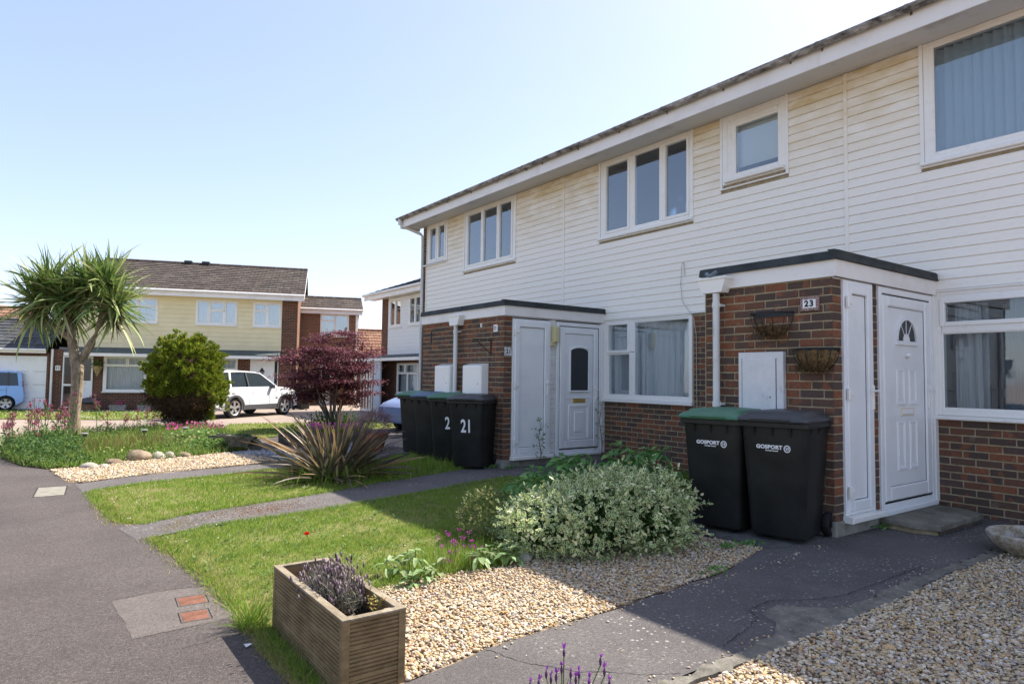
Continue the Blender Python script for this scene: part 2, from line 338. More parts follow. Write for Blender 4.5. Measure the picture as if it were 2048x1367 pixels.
m_path = mat('path asphalt', (.12, .11, .11), .9, .25, cols=[(.3, (.12, .106, .10)), (.5, (.165, .146, .138)), (.75, (.21, .19, .175))], scale=1.5, nrough=.7, bump=.8, bscale=220, extra=asphalt_extra(.8, (.48, .45, .40), (.085, .078, .078)))
m_patch = mat('concrete patch', (.2, .18, .17), .9, .2, cols=[(.3, (.13, .108, .096)), (.7, (.18, .152, .138))], scale=4, bump=.5, bscale=200, extra=asphalt_extra(.1, (.3, .28, .24), (.09, .078, .072)))
m_beige = mat('beige concrete drive', (.36, .30, .26), .9, .2, cols=[(.3, (.26, .205, .165)), (.6, (.33, .265, .22)), (.8, (.38, .31, .26))], scale=.7, nrough=.7, bump=.3, bscale=60)
m_lawnbase = mat('turf', (.10, .13, .035), .95, .1, cols=[(.3, (.10, .16, .028)), (.46, (.20, .22, .055)), (.56, (.32, .275, .13)), (.75, (.14, .20, .035))], scale=2.2, nrough=.75, bump=.8, bscale=120, extra=lambda n, l, b, mp, noise, col, base: mixc(n, l, maprange(n, l, noise(95, 4).outputs[0], .35, .65, 0, .7), col, (.05, .085, .015)))
m_gravelbase = mat('gravel bed', (.2, .15, .09), .95, .1, cols=[(.3, (.10, .07, .045)), (.5, (.30, .22, .14)), (.7, (.50, .42, .32))], scale=90, bump=1, bscale=90)
m_slatebase = mat('grey chippings', (.16, .17, .18), .95, .1, cols=[(.3, (.07, .075, .085)), (.6, (.24, .25, .26))], scale=60, bump=1, bscale=70)
def sheet(name, poly, off, m, kind='structure'):
    bm = bmesh.new(); bm.faces.new([bm.verts.new((x, y, 0)) for x, y in poly])
    for co, no in (((4, 0, 0), (1, 0, 0)), ((5.2, 0, 0), (1, 0, 0)), ((0, 10, 0), (0, 1, 0)), ((0, 22, 0), (0, 1, 0))):
        bmesh.ops.bisect_plane(bm, geom=bm.verts[:]+bm.edges[:]+bm.faces[:], plane_co=co, plane_no=no)
    for v in bm.verts: v.co.z = gz(v.co.x, v.co.y)+off
    bmesh.ops.recalc_face_normals(bm, faces=bm.faces)
    if sum(f.normal.z for f in bm.faces) < 0: bmesh.ops.reverse_faces(bm, faces=bm.faces)
    bmesh.ops.triangulate(bm, faces=bm.faces)
    me = bpy.data.meshes.new(name); bm.to_mesh(me); bm.free(); me.materials.append(m)
    o = link(name, me); o['kind'] = kind; return o
def wob(poly, step=.12, amp=.012):
    """break a polygon's straight edges into a slightly uneven line"""
    out = []
    for i in range(len(poly)):
        a, b = np.array(poly[i], float), np.array(poly[(i+1) % len(poly)], float); d = b-a; L = np.linalg.norm(d)
        k = max(1, int(L/step)) if L < 12 else 1; nn = np.array([-d[1], d[0]])/L
        for j in range(k): out.append(tuple(a+d*j/k+(nn*rng.normal(0, amp) if j else 0)))
    return out
sheet('ground', [(-400, -300), (400, -300), (400, 500), (-400, 500)], 0, m_beige)
PAV = [(-30, -8), (1.0, -8), (1.0, 2.9), (.97, 3.8), (1.0, 4.3), (.99, 4.9), (.92, 5.5), (.82, 6.3), (.69, 7.06), (.62, 8.07), (.58, 8.96), (.52, 9.7), (.38, 10.2), (.24, 11.5), (-.1, 12.2), (-.3, 13.5), (-.45, 15.6), (-30, 15.6)]
sheet('pavement', wob(PAV, amp=.008), .012, m_asph)
LAWN1 = [ (1.0, 4.3), (.99, 4.9), (.92, 5.5), (.86, 6.2), (1.26, 6.40), (2.22, 6.52), (2.87, 6.68), (4.35, 7.06), (5.4, 7.1), (6.0, 6.5), (7.5, 6.4), (7.5, 4.3), (5.0, 4.35), (4.6, 3.95), (3.2, 3.95), (1.88, 3.96), (1.45, 3.72), (1.1, 3.70), (.97, 3.75)]
LAWN2 = [(.58, 8.96), (.62, 8.07), (.69, 7.06), (.82, 6.82), (1.4, 7.10), (1.91, 7.23), (2.89, 7.53), (3.79, 7.93), (5.16, 8.1), (5.5, 9), (5.5, 10.1), (4.2, 9.95), (2.82, 9.76), (2.15, 9.5), (1.24, 9.33)]
sheet('lawn', wob(LAWN1, amp=.02), .008, m_lawnbase); sheet('lawn', wob([(.97, 2.6), (1.11, 2.66), (1.108, 3.80), (1.3, 3.95), (.96, 3.95)], .08, .01), .0135, m_lawnbase); sheet('lawn', wob(LAWN2, amp=.02), .008, m_lawnbase)
PATH1 = [(.9, 2.05), (2.4, 2.04), (2.83, 2.05), (3.13, 2.06), (4.27, 2.06), (5.39, 2.02), (6.48, 2.02), (7.55, 1.9), (7.55, 2.95), (5.6, 2.95), (5.6, 4.3), (4.75, 4.3), (4.72, 3.1), (4.02, 2.93), (2.88, 2.84), (2.01, 2.81), (1.42, 2.70), (.9, 2.66)]
PATH2 = [(.74, 6.20), (1.26, 6.38), (2.22, 6.49), (2.87, 6.65), (4.35, 7.04), (5.4, 7.09), (6.0, 6.7), (7.55, 6.6), (7.55, 7.85), (5.5, 7.85), (5.5, 8.3), (5.16, 8.15), (3.79, 7.97), (2.89, 7.57), (1.91, 7.26), (1.4, 7.13), (.66, 6.76)]
PATH3 = [(.48, 9.66), (1.33, 10.07), (2.34, 10.32), (3.23, 10.66), (7.5, 11.7), (7.5, 10.7), (5.5, 10.3), (2.82, 9.73), (2.15, 9.47), (1.24, 9.3), (.50, 8.97)]
sheet('path', wob(PATH1, amp=.007), .0140, m_path); sheet('path', wob(PATH2, amp=.007), .0140, m_path); sheet('path', wob(PATH3, amp=.007), .0140, m_path)
PATH4 = [(3.3, 12.6), (3.6, 13.2), (4.0, 15.25), (5.3, 15.85), (12, 17.6), (12, 15.2), (5.3, 13.0), (4.6, 12.45)]
sheet('path', wob(PATH4), .012, m_asph)
LAWN3 = [(3.4, 16.3), (4.0, 15.3), (5.3, 15.9), (12, 17.7), (11, 20.4), (8, 20.6), (7, 20.5), (4.9, 21.2), (4.1, 19)]
LAWN4 = [(-9, 27.4), (-.8, 27.4), (2.85, 25.3), (5.5, 27.5), (6.2, 29.4), (2.0, 31.6), (1.2, 32.6), (-1.5, 33.2), (-9, 33.5)]
sheet('lawn', wob(LAWN3, .4, .02), .02, m_lawnbase); sheet('lawn', wob(LAWN4, .4, .02), .02, m_lawnbase)
sheet('road', [(6.4, 20.9), (12, 21.0), (12, 19.6), (7.6, 20.55)], .03, m_asph)
GRAV1 = [(1.38, 2.70), (2.01, 2.82), (2.88, 2.86), (4.02, 2.96), (4.78, 3.1), (4.72, 3.5), (4.4, 3.9), (3.2, 4.15), (2.88, 3.9), (2.3, 4.0), (1.88, 3.98), (1.40, 3.75)]
GRAV2 = [(2.0, .5), (2.05, 1.9), (3.13, 1.98), (4.3, 1.97), (5.4, 1.93), (6.5, 1.93), (7.5, 1.85), (7.5, .5)]
GRAV3 = [(.40, 9.85), (.6, 9.75), (1.33, 10.1), (2.34, 10.37), (3.2, 10.7), (3.15, 11.6), (2.75, 12.5), (1.8, 12.0), (1.2, 11.95), (.75, 11.4), (.26, 11.4)]
SLATE = [(3.2, 10.68), (5.6, 11.25), (5.6, 12.7), (4.6, 12.4), (3.3, 12.6), (2.75, 12.45), (3.15, 11.6)]
sheet('gravel_bed', wob(GRAV1), .010, m_gravelbase); sheet('gravel_bed', wob(GRAV2), .010, m_gravelbase); sheet('gravel_bed', wob(GRAV3), .014, m_gravelbase); sheet('gravel_bed', wob(SLATE), .014, m_slatebase)
BED = [(-.05, 12.2), (.24, 11.5), (.75, 11.35), (1.2, 11.9), (1.8, 11.95), (2.75, 12.45), (3.35, 13.0), (3.6, 14.3), (4.0, 18.6), (3.2, 19.8), (1.8, 18.9), (.4, 18.3), (-.4, 16.5), (-.35, 13.5)]
sheet('flower_bed_soil', wob(BED, .3), .015, m_soil)
sheet('soil_strip', wob([(3.0, 4.0), (3.2, 4.9), (4.2, 5.6), (5.0, 6.2), (5.4, 6.9), (6.0, 6.6), (7.5, 6.5), (7.5, 4.35), (5.0, 4.35), (4.6, 3.8), (3.4, 3.85)], .2, .03), .0115, m_soil)
# worn concrete edging of the near path
pts = [(2.15, 2.03), (2.6, 2.04), (3.0, 2.05), (3.3, 2.08), (3.45, 2.17), (3.55, 2.30), (3.72, 2.33), (3.85, 2.2), (4.0, 2.09), (4.3, 2.05), (5, 2.04), (5.7, 2.0), (6.4, 2.0), (7.4, 1.95)]
low = [(7.4, 1.86), (6.4, 1.9), (5.7, 1.92), (5, 1.94), (4.3, 1.93), (4.0, 1.95), (3.6, 1.93), (3.3, 1.95), (3.0, 1.93), (2.6, 1.96), (2.2, 1.98)]
e = sheet('concrete_edging', wob(pts+low, .05, .014), .021, mat('crumbled edging', (.2, .18, .15), .95, .1, cols=[(.25, (.08, .075, .065)), (.45, (.17, .155, .13)), (.65, (.26, .24, .20)), (.85, (.36, .34, .30))], scale=9, nrough=.8, bump=1, bscale=60))
sl = e.modifiers.new('thick', 'SOLIDIFY'); sl.thickness = .03; sl.offset = -1
def crack(name, line, wd, z):
    P_ = [np.array(line[0], float)]
    for a_, b_ in zip(line, line[1:]):
        a_, b_ = np.array(a_, float), np.array(b_, float); k = max(2, int(np.linalg.norm(b_-a_)/.018)); P_ += [a_+(b_-a_)*j/k+rng.normal(0, .0045, 2) for j in range(1, k+1)]
    P_ = np.array(P_); d_ = np.gradient(P_, axis=0); nn = np.stack([-d_[:, 1], d_[:, 0]], -1); nn /= np.linalg.norm(nn, axis=1, keepdims=True)+1e-9; w_ = (rng.uniform(.2, 1, len(P_))*wd)[:, None]
    V = np.concatenate([P_-nn*w_/2, P_+nn*w_/2]); n_ = len(P_); V = np.c_[V, gza(V[:, 0], V[:, 1])+z]; return npmesh(name, V, np.array([(i, i+1, n_+i+1, n_+i) for i in range(n_-1)]), m_black, kind='structure')
crack('path_crack', [(2.50, 2.06), (2.33, 2.16), (2.22, 2.28), (2.12, 2.34), (2.03, 2.47), (1.95, 2.60), (1.90, 2.80)], .005, .0152)
crack('pavement_crack', [(.97, 3.74), (.84, 3.70), (.76, 3.68), (.66, 3.66)], .004, .0132)
crack('pavement_crack', [(.45, 4.66), (.70, 4.69), (.98, 4.64)], .003, .0145); crack('pavement_crack', [(.46, 3.92), (.70, 3.935), (.98, 3.97)], .003, .0145)
crack('path_crack', [(2.9, 2.13), (3.2, 2.20), (3.42, 2.26), (3.5, 2.38), (3.75, 2.40), (3.98, 2.26), (4.2, 2.18), (4.6, 2.15), (5.2, 2.12)], .007, .0225)
# concrete strip under the bins
sheet('concrete_strip', wob([(4.76, 3.12), (4.90, 3.0), (5.52, 2.98), (5.53, 4.28), (4.80, 4.28)], .1, .01), .018, mat('dirty strip', (.13, .12, .11), .95, .1, cols=[(.3, (.06, .058, .055)), (.55, (.13, .125, .115)), (.8, (.20, .19, .17))], scale=7, bump=.8, bscale=80))
# service covers let into the pavement
sheet('pavement_patch', wob([(.44, 4.64), (.70, 4.67), (1.0, 4.62), (.99, 4.0), (.90, 3.95), (.47, 3.93)], .08, .006), .0132, m_patch)
m_rust = mat('red brown iron', (.24, .09, .05), .8, .3, cols=[(.3, (.13, .055, .035)), (.5, (.20, .085, .052)), (.7, (.26, .115, .075))], scale=12, bump=.8, bscale=160)
m_palecover = mat('pale concrete cover', (.40, .37, .31), .9, .2, cols=[(.3, (.14, .125, .10)), (.5, (.28, .26, .215)), (.7, (.38, .355, .30))], scale=9, stretch=(1, 4, 1), bump=.8, bscale=60)
def cover(c, a, wx, wy, lab, m, grp=None):
    t = thing('service_cover', lab, 'service cover', (c[0], c[1], .0045), a, grp)
    T = basis(t); MB(T).box(-wx/2, wx/2, -wy/2, wy/2, -.01, .010).build('lid', m, t, bevel=.003)
    f = MB(T); g = .008; k = .006
    f.box(-wx/2-g-k, -wx/2-g, -wy/2-g-k, wy/2+g+k, -.01, .009); f.box(wx/2+g, wx/2+g+k, -wy/2-g-k, wy/2+g+k, -.01, .009); f.box(-wx/2-g, wx/2+g, -wy/2-g-k, -wy/2-g, -.01, .009); f.box(-wx/2-g, wx/2+g, wy/2+g, wy/2+g+k, -.01, .009)
    f.build('frame', m_black, t)
cover((.835, 4.395), R(-4), .145, .155, 'rusty red stopcock cover in the pavement patch, farther from the planter', m_rust, 'small rusty service covers in the pavement')
cover((.80, 4.11), R(-4), .135, .155, 'rusty red stopcock cover in the pavement patch, nearer one of the pair', m_rust, 'small rusty service covers in the pavement')
cover((.225, 9.22), R(-4), .27, .66, 'pale square manhole cover in the grey pavement beside the gravel corner', m_palecover)

# ============================================================ HOUSE BUILDING PIECES
def cutspans(a, b, cuts, minw=.02):
    sp = [(a, b)]
    for c, d in cuts:
        out = []
        for s, e in sp:
            if d <= s or c >= e: out.append((s, e)); continue
            if c-s > minw: out.append((s, c))
            if e-d > minw: out.append((d, e))
        sp = out
    return sp
def wallcore(mb, x0, x1, z0, z1, y0, y1, ops=()):
    xs = sorted({x0, x1, *[v for o in ops for v in o[:2] if x0 < v < x1]}); zs = sorted({z0, z1, *[v for o in ops for v in o[2:4] if z0 < v < z1]})
    for i in range(len(xs)-1):
        for j in range(len(zs)-1):
            cx, cz = (xs[i]+xs[i+1])/2, (zs[j]+zs[j+1])/2
            if not any(o[0] < cx < o[1] and o[2] < cz < o[3] for o in ops): mb.box(xs[i], xs[i+1], y0, y1, zs[j], zs[j+1])
def brickmesh(wid):
    mb = MB(); c = .004
    mb.box(-wid/2+.001, wid/2-.001, 0, .035, -.031, .031, c)
    me = bpy.data.meshes.new('brick'); me.from_pydata(mb.v, [], mb.f); me.materials.append(m_brick); return me
BRK = [brickmesh(.215), brickmesh(.215), brickmesh(.103)]
for me, amp in zip(BRK, (.0015, .0025, .0015)):
    for v in me.vertices:
        if v.co.y < .01: v.co.x += random.uniform(-amp, amp); v.co.z += random.uniform(-amp, amp)*.7
def layout(T, x0, x1, z0, z1, ops=(), start=0., half0=0):
    out = []; k = 0; z = z0+.0375
    while z < z1-.01:
        off = (.1125 if (k+half0) % 2 else 0)+start; x = x0-.225+off
        ct = [(o[0], o[1]) for o in ops if o[2] < z < o[3]]
        while x < x1:
            a_, b_ = max(x, x0), min(x+.215, x1)
            if x+.215 < x0+.04: x += .225; continue
            if x-.225+.215 >= x0 and x-.225+.215 < x0+.04: a_ = x0
            if x1-(x+.225) < .04: b_ = x1
            if b_-a_ < .04: break
            for s, e in cutspans(a_, b_, ct, .025):
                if e-s > .028: out.append((T, (s+e)/2, min(z, z1-.03), e-s))
            x += .225
        z += .075; k += 1
    return out
def place_bricks(parent, items, limit=296):
    inv = basis(parent).inverted(); q = []
    for T, x, z, wd in items:
        p = T @ Vector((x, 0, z)); q.append((((np.array(p)-CAM)**2).sum(), T, x, z, wd))
    q.sort(key=lambda t: t[0])
    for d, T, x, z, wd in q[:limit]:
        me = BRK[2] if wd < .15 else random.choice(BRK[:2])
        o = bpy.data.objects.new('brick', me); COL.objects.link(o); o.parent = parent
        M = inv @ T @ Matrix.Translation((x, random.uniform(-.0025, .002), z+random.uniform(-.0012, .0012))) @ Matrix.Rotation(random.gauss(0, .006), 4, 'Y') @ Matrix.Diagonal((wd/(.103 if wd < .15 else .215), 1, 1, 1))
        o.matrix_basis = M
    if q[limit:]:
        mb = MB()
        for d, T, x, z, wd in q[limit:]:
            mb.T = T @ Matrix.Translation((x, random.uniform(-.002, .002), z)) ; mb.box(-wd/2+.001, wd/2-.001, 0, .035, -.031, .031, .004)
        o = mb.build('brick', m_brick_i, parent); o['kind'] = 'stuff'
def cladding(parent, T, x0, x1, z0, z1, ops=(), joints=(), pitch=.1058, m=None, name='cladding_board'):
    m = m or m_clad; n = round((z1-z0)/pitch); pitch = (z1-z0)/n
    for i in range(n):
        a, b = z0+i*pitch, z0+(i+1)*pitch
        ct = [(o[0], o[1]) for o in ops if o[2] < (a+b)/2+.0 < o[3]]+[(j-.012, j+.012) for j in joints]
        for s, e in cutspans(x0, x1, ct):
            h = b-a; y = -.019
            # flat face, curved cove at the head, drip lip at the foot
            prof = [(0, a+.004), (y-.003, a+.004), (y-.004, a+.010), (y-.001, a+.2*h), (y+.0005, a+.84*h), (y+.0025, a+.92*h), (y+.0115, a+.955*h), (y+.0125, b+.0035), (0, b+.0035)]
            mb = MB(T).prism([(p[0]+random.uniform(-.0003, .0003), p[1]) for p in prof], s, e, 'x'); mb.build(name, m, parent)
def window(parent, T, x0, x1, z0, z1, cells, y=0., sill=True, curt='net', frame_t=.055, glass=None, m=None, detail=True, depth=.07, room=True):
    """cells: (x0, x1, z0, z1, opening) of each light in wall coordinates"""
    m = m or m_pvc; mb = MB(T)
    mb.ring(x0, x1, z0, z1, frame_t, y-.012, y+depth)
    ix0, ix1, iz0, iz1 = x0+frame_t, x1-frame_t, z0+frame_t, z1-frame_t
    for c in cells:    # bars between the lights
        if c[1] < ix1-.1: mb.box(c[1]+.012, c[1]+.012+max(.035, min([d[0] for d in cells if d[0] > c[1]] or [c[1]+.06])-c[1]-.024), y-.010, y+depth-.004, max(iz0, c[2]-.03), min(iz1, c[3]+.03), .005)
        above = [d for d in cells if d[2] > c[3] and d[0] < c[1] and d[1] > c[0]]
        if above: mb.box(c[0]-.01, c[1]+.01, y-.009, y+depth-.006, c[3]+.012, max(c[3]+.04, min(d[2] for d in above)-.012), .005)
    a0, a1, b0, b1 = min(c[0] for c in cells)-.012, max(c[1] for c in cells)+.012, min(c[2] for c in cells)-.012, max(c[3] for c in cells)+.012
    if b1 < iz1: mb.box(ix0, ix1, y-.006, y+depth-.008, b1, iz1)
    if b0 > iz0: mb.box(ix0, ix1, y-.006, y+depth-.008, iz0, b0)
    if a0 > ix0: mb.box(ix0, a0, y-.007, y+depth-.009, iz0, iz1)
    if a1 < ix1: mb.box(a1, ix1, y-.007, y+depth-.009, iz0, iz1)
    o = mb.build('window', m, parent)
    for c in cells:
        t, e_ = (.045, .042) if c[4] else (.022, .021); c = (c[0]-e_+.014, c[1]+e_-.014, c[2]-e_+.014, c[3]+e_-.014, c[4])
        MB(T).ring(c[0]-.014, c[1]+.014, c[2]-.014, c[3]+.014, t, y-(.026 if c[4] else .004), y+depth-.01, .006).build('sash', m, o)
        MB(T).box(c[0]-.014+t-.004, c[1]+.014-t+.004, y+.012, y+.018, c[2]-.014+t-.004, c[3]+.014-t+.004).build('pane', glass or (m_glassu if z0 > 3 else m_glass), o)
    if sill: MB(T).box(x0-.03, x1+.03, y-.065, y+.03, z0-.042, z0-.002, .008).build('sill', m, o)
    if curt in ('net', 'half'):
        vs = []; fs = []; L = ix1-ix0; n = int(L/.018); ph = random.random()*9
        segs = [(0, n)] if curt == 'net' else [(0, int(n*.42)), (int(n*.72), n)]
        for s, e in segs:
            k0 = len(vs)
            for i in range(s, e+1):
                xx = ix0+L*i/n; yy = y+.17+.018*math.sin(i*1.25+ph+1.3*math.sin(i*.21))+.012*math.sin(i*.37+ph)
                vs += [(xx, yy, iz0-.03), (xx, yy*.6+.4*(y+.17), iz1+.02)]
            for i in range(e-s): a = k0+2*i; fs.append((a, a+2, a+3, a+1))
        mc = MB(T).add(vs, fs).build('curtain', m_net, o, smooth=True)
    elif curt == 'vertical':
        mb = MB(T); x = ix0+.02
        while x < ix1: mb.add([(x, y+.10, iz0), (x+.075, y+.18, iz0), (x+.075, y+.18, iz1), (x, y+.10, iz1)], [(0, 1, 2, 3)]); x += .088
        mb.build('vertical_blind', m_blind, o)
    elif curt == 'roller':
        MB(T).box(ix0, ix1, y+.10, y+.104, iz0+.16*(iz1-iz0), iz1).build('roller_blind', mat('cream roller blind', (.82, .82, .72), .8, .1, transl=.3), o)
    return o
def room_box(mb, x0, x1, z0, z1, y1=3.2, y0=.10):
    """inner faces of the room behind a window"""
    t = .05
    mb.box(x0-t, x0, y0, y1, z0, z1); mb.box(x1, x1+t, y0, y1, z0, z1); mb.box(x0-t, x1+t, y1, y1+t, z0, z1); mb.box(x0-t, x1+t, y0, y1+t, z0-t, z0); mb.box(x0-t, x1+t, y0, y1+t, z1, z1+t)

# ============================================================ THE TERRACE (facade faces -X)
XF, XP = 7.559, 5.55
TF = frame((XF, 0), (0, -1)); TP = frame((XP, 0), (0, -1))
TD3 = frame((0, 2.93), (1, 0)); TD1 = frame((0, 7.82), (1, 0))
H23 = thing('terraced_house', 'white boarded terraced house numbered 23 with a brick porch and black felt porch roof', 'house', (XF, 3.83, 0), R(-90), 'terraced houses in the white boarded row')
H21 = thing('terraced_house', 'white boarded terraced house numbered 21, middle of the row, net curtained ground floor window', 'house', (XF, 8.93, 0), R(-90), 'terraced houses in the white boarded row')
H19 = thing('terraced_house', 'end house of the white boarded row, with the drainpipe at its brick corner', 'house', (XF, 14.1, 0), R(-90), 'terraced houses in the white boarded row')
ZC0, ZC1 = 2.335, 4.975
def W(y_hi, y_lo): return (-y_hi, -y_lo)       # Y span to wall coordinates
def light(y_hi, y_lo, z0, z1, op=False): return (-y_hi, -y_lo, z0, z1, op)
# window openings (wall coordinates x = -Y)
oE, oD, oC = (-2.97, -.95, 3.70, 4.98), (-5.49, -4.55, 4.03, 4.98), (-7.89, -6.02, 3.70, 4.98)
oB, oA = (-12.15, -10.30, 3.70, 4.98), (-13.83, -12.93, 4.05, 4.98)
oG, oF = (-7.80, -6.02, 1.05, 2.33), (-2.92, -.75, 1.05, 2.33)
def upper(house, a, b, ops, joints=()):
    """core wall, boards, trim round the openings, soffit, fascia, gutter and roof of one house, Y from b down to a"""
    mb = MB(TF); wallcore(mb, -b, -a, 2.28, 5.0, .002, .11, ops); mb.build('wall', m_mortar, house)
    cladding(house, TF, -b if b < 14 else -13.86, -a, ZC0, ZC1, [(o[0]-.035, o[1]+.035, o[2]-.06, o[3]) for o in ops], [])
    for o in ops:
        t = MB(TF); t.box(o[0]-.035, o[0], -.034, .02, o[2]-.045, o[3]); t.box(o[1], o[1]+.035, -.034, .02, o[2]-.045, o[3]); t.box(o[0]-.035, o[1]+.035, -.036, .02, o[2]-.06, o[2]-.044); t.build('window_trim', m_pvc, house)
    bb = b+.22 if b > 14 else b
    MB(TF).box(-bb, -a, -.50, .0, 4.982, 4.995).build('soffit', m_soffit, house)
    MB(TF).box(-bb, -a-.0015, -.515, -.497, 4.935, 5.165).build('fascia', m_fascia, house)
    if b > 14: MB(TF).box(-bb-.018, -bb, -.515, .02, 4.935, 5.12).build('fascia', m_fascia, house)
    # gutter: half round trough with brackets and joints
    g = MB(TF); n = 10; r = .058; yc, zc = -.575, 5.165; outp = [(yc+r*math.cos(t), zc+r*math.sin(t)) for t in [math.pi+math.pi*i/n for i in range(n+1)]]; inp = [(yc+(r-.005)*math.cos(t), zc+(r-.005)*math.sin(t)) for t in [2*math.pi-math.pi*i/n for i in range(n+1)]]
    g.prism(outp+inp, -bb-(.05 if b > 14 else 0), -a-.002, 'x'); gut = g.build('gutter', m_gutter, house, smooth=45)
    y = a+.35
    while y < bb:
        k = MB(TF); pr = [(yc+(r+.007)*math.cos(t), zc+(r+.007)*math.sin(t)) for t in [math.pi+math.pi*i/n for i in range(n+1)]]; pi_ = [(yc+(r+.001)*math.cos(t), zc+(r+.001)*math.sin(t)) for t in [2*math.pi-math.pi*i/n for i in range(n+1)]]
        k.prism(pr+pi_, -y-.018, -y+.018, 'x'); k.box(-y-.012, -y+.012, -.52, -.516, 5.09, 5.17); k.build('bracket', m_gutter, gut); y += .93
    # roof: two pitches of tiles, eaves course overhanging into the gutter
    rf = MB(TF); pit = math.tan(R(21)); n = 13; e0 = -.56
    for i in range(n):
        y0, y1 = e0+i*.34, e0+(i+1)*.34+.04; z0, z1 = 5.20+(y0-e0)*pit, 5.20+(y1-e0)*pit-.03
        rf.prism([(y0, z0), (y1, z1-.02), (y1, z1-.035), (y0, z0-.03)], -bb-.03, -a-.002, 'x')
    ry = e0+n*.34; rz = 5.20+(ry-e0)*pit
    rf.prism([(ry, rz), (ry*2-e0, 5.2), (ry*2-e0, 5.15), (ry, rz-.06), (e0+.06, 5.17), (e0+.06, 5.19)], -bb-.02, -a-.004, 'x')
    rf.build('roof', mat('roof tiles dark', (.09, .08, .075), .85, .2, cols=[(.3, (.06, .055, .05)), (.7, (.14, .125, .11))], scale=5), house)
    sh = MB(TF); sh.box(-b, -a, 7.6, 7.8, 0, 5.1); sh.box(-b, -b+.1, .11, 7.6, 0, 5.1); sh.box(-a-.1, -a, .11, 7.6, 0, 5.1); sh.box(-b+.1, -a-.1, .115, 7.6, 2.42, 2.6); sh.box(-b+.1, -a-.1, .0, 7.6, 5.0, 5.1); sh.box(-b+.1, -a-.1, .11, 7.6, .04, .1)
    sh.build('inner_wall', m_room, house)
upper(H23, -1.2, 3.83, [oE]); upper(H21, 3.83, 8.93, [oD, oC]); upper(H19, 8.93, 14.1, [oB, oA])
for y, h in ((3.80, H23), (8.83, H21)):     # cover strips over the board joints
    MB(TF).box(-y-.022, -y+.022, -.031, -.012, ZC0-.003, ZC1-.003, .004).build('cover_strip', m_clad, h)
MB(TF).box(-13.90, -13.86, -.03, 0, ZC0, 4.03).build('cover_strip', m_clad, H19)
MB(TF).box(-13.97, -12.95, -.075, 0, 4.0, 4.03).build('ledge', m_pvc, H19)
# board fixing line and bottom drip strip
for a, b, h in ((-1.2, 2.905, H23), (4.33, 7.8, H21)): MB(TF).box(-b, -a, -.035, 0, 2.318, 2.334).build('drip_strip', m_pvc, h)
# first floor windows
window(H23, TF, *oE, [light(2.87, 1.05, 3.79, 4.91)], y=-.01, curt='vertical', glass=glassmat('large window glass', (.96, .98, .99), 1.2, .05))
window(H21, TF, oD[0]+.09, oD[1]-.05, oD[2]+.06, oD[3]-.09, [light(5.28, 4.66, 4.16, 4.80, False)], y=-.02, curt='roller', glass=m_glassr)
MB(TF).ring(oD[0], oD[1], oD[2], oD[3], .088, -.028, .05, .004, tb=.058).build('window_surround', m_pvc, H21)
window(H21, TF, *oC, [light(7.76, 7.27, 3.79, 4.88, True), light(7.13, 6.63, 3.78, 4.90, False), light(6.50, 6.10, 3.79, 4.88, True)], y=-.01, curt='net')
window(H19, TF, *oB, [light(12.03, 11.50, 3.79, 4.88, True), light(11.42, 10.92, 3.79, 4.88, True), light(10.83, 10.42, 3.79, 4.88, True)], y=-.01, curt='net')
window(H19, TF, *oA, [light(13.72, 13.44, 4.14, 4.88, True), light(13.32, 13.04, 4.14, 4.88, True)], y=-.01, curt='net')
# ground floor walls
mb = MB(TF); wallcore(mb, -2.93, 1.2, 0, 2.335, .006, .11, [oF]); mb.build('wall', m_mortar, H23)
B23 = layout(TF, -2.93, -.2, .03, 1.05, (), .02)+layout(TF, -2.95, -2.92, 1.05, 2.32)
mb = MB(TF); wallcore(mb, -7.80, -4.25, 0, 2.335, .006, .11, [oG]); mb.build('wall', m_mortar, H21)
B21 = layout(TF, -7.80, -6.02, .03, 1.0, (), .05)+layout(TF, -6.0, -4.27, .03, 2.31, (), .0)
window(H23, TF, *oF, [light(2.84, .85, 1.13, 1.88, False), light(2.82, .85, 2.0, 2.20, True)], y=.0, curt='none', depth=.08, glass=m_glassr)
cu = []; fs = []    # the looped-back curtain seen through window F
for i in range(26): xx = -2.80+.012*i; yy = .2+.02*math.sin(i*1.4); cu += [(xx, yy, 1.1), (xx, yy, 2.2)]
for i in range(25): fs.append((2*i, 2*i+2, 2*i+3, 2*i+1))
MB(TF).add(cu, fs).build('curtain', m_net, H23, smooth=True)
cu = []; fs = []
for i in range(30): xx = -2.45+.012*i; yy = .4+.02*math.sin(i*1.7); cu += [(xx, yy, 1.1), (xx, yy, 2.2)]
for i in range(29): fs.append((2*i, 2*i+2, 2*i+3, 2*i+1))
MB(TF).add(cu, fs).build('curtain', mat('grey curtain', (.22, .25, .28), .9, .1), H23, smooth=True)
window(H21, TF, *oG, [light(7.70, 7.27, 1.83, 2.24, True), light(7.70, 7.25, 1.13, 1.76, False), light(7.13, 6.09, 1.13, 2.25, False)], y=.0, curt='net', depth=.08)
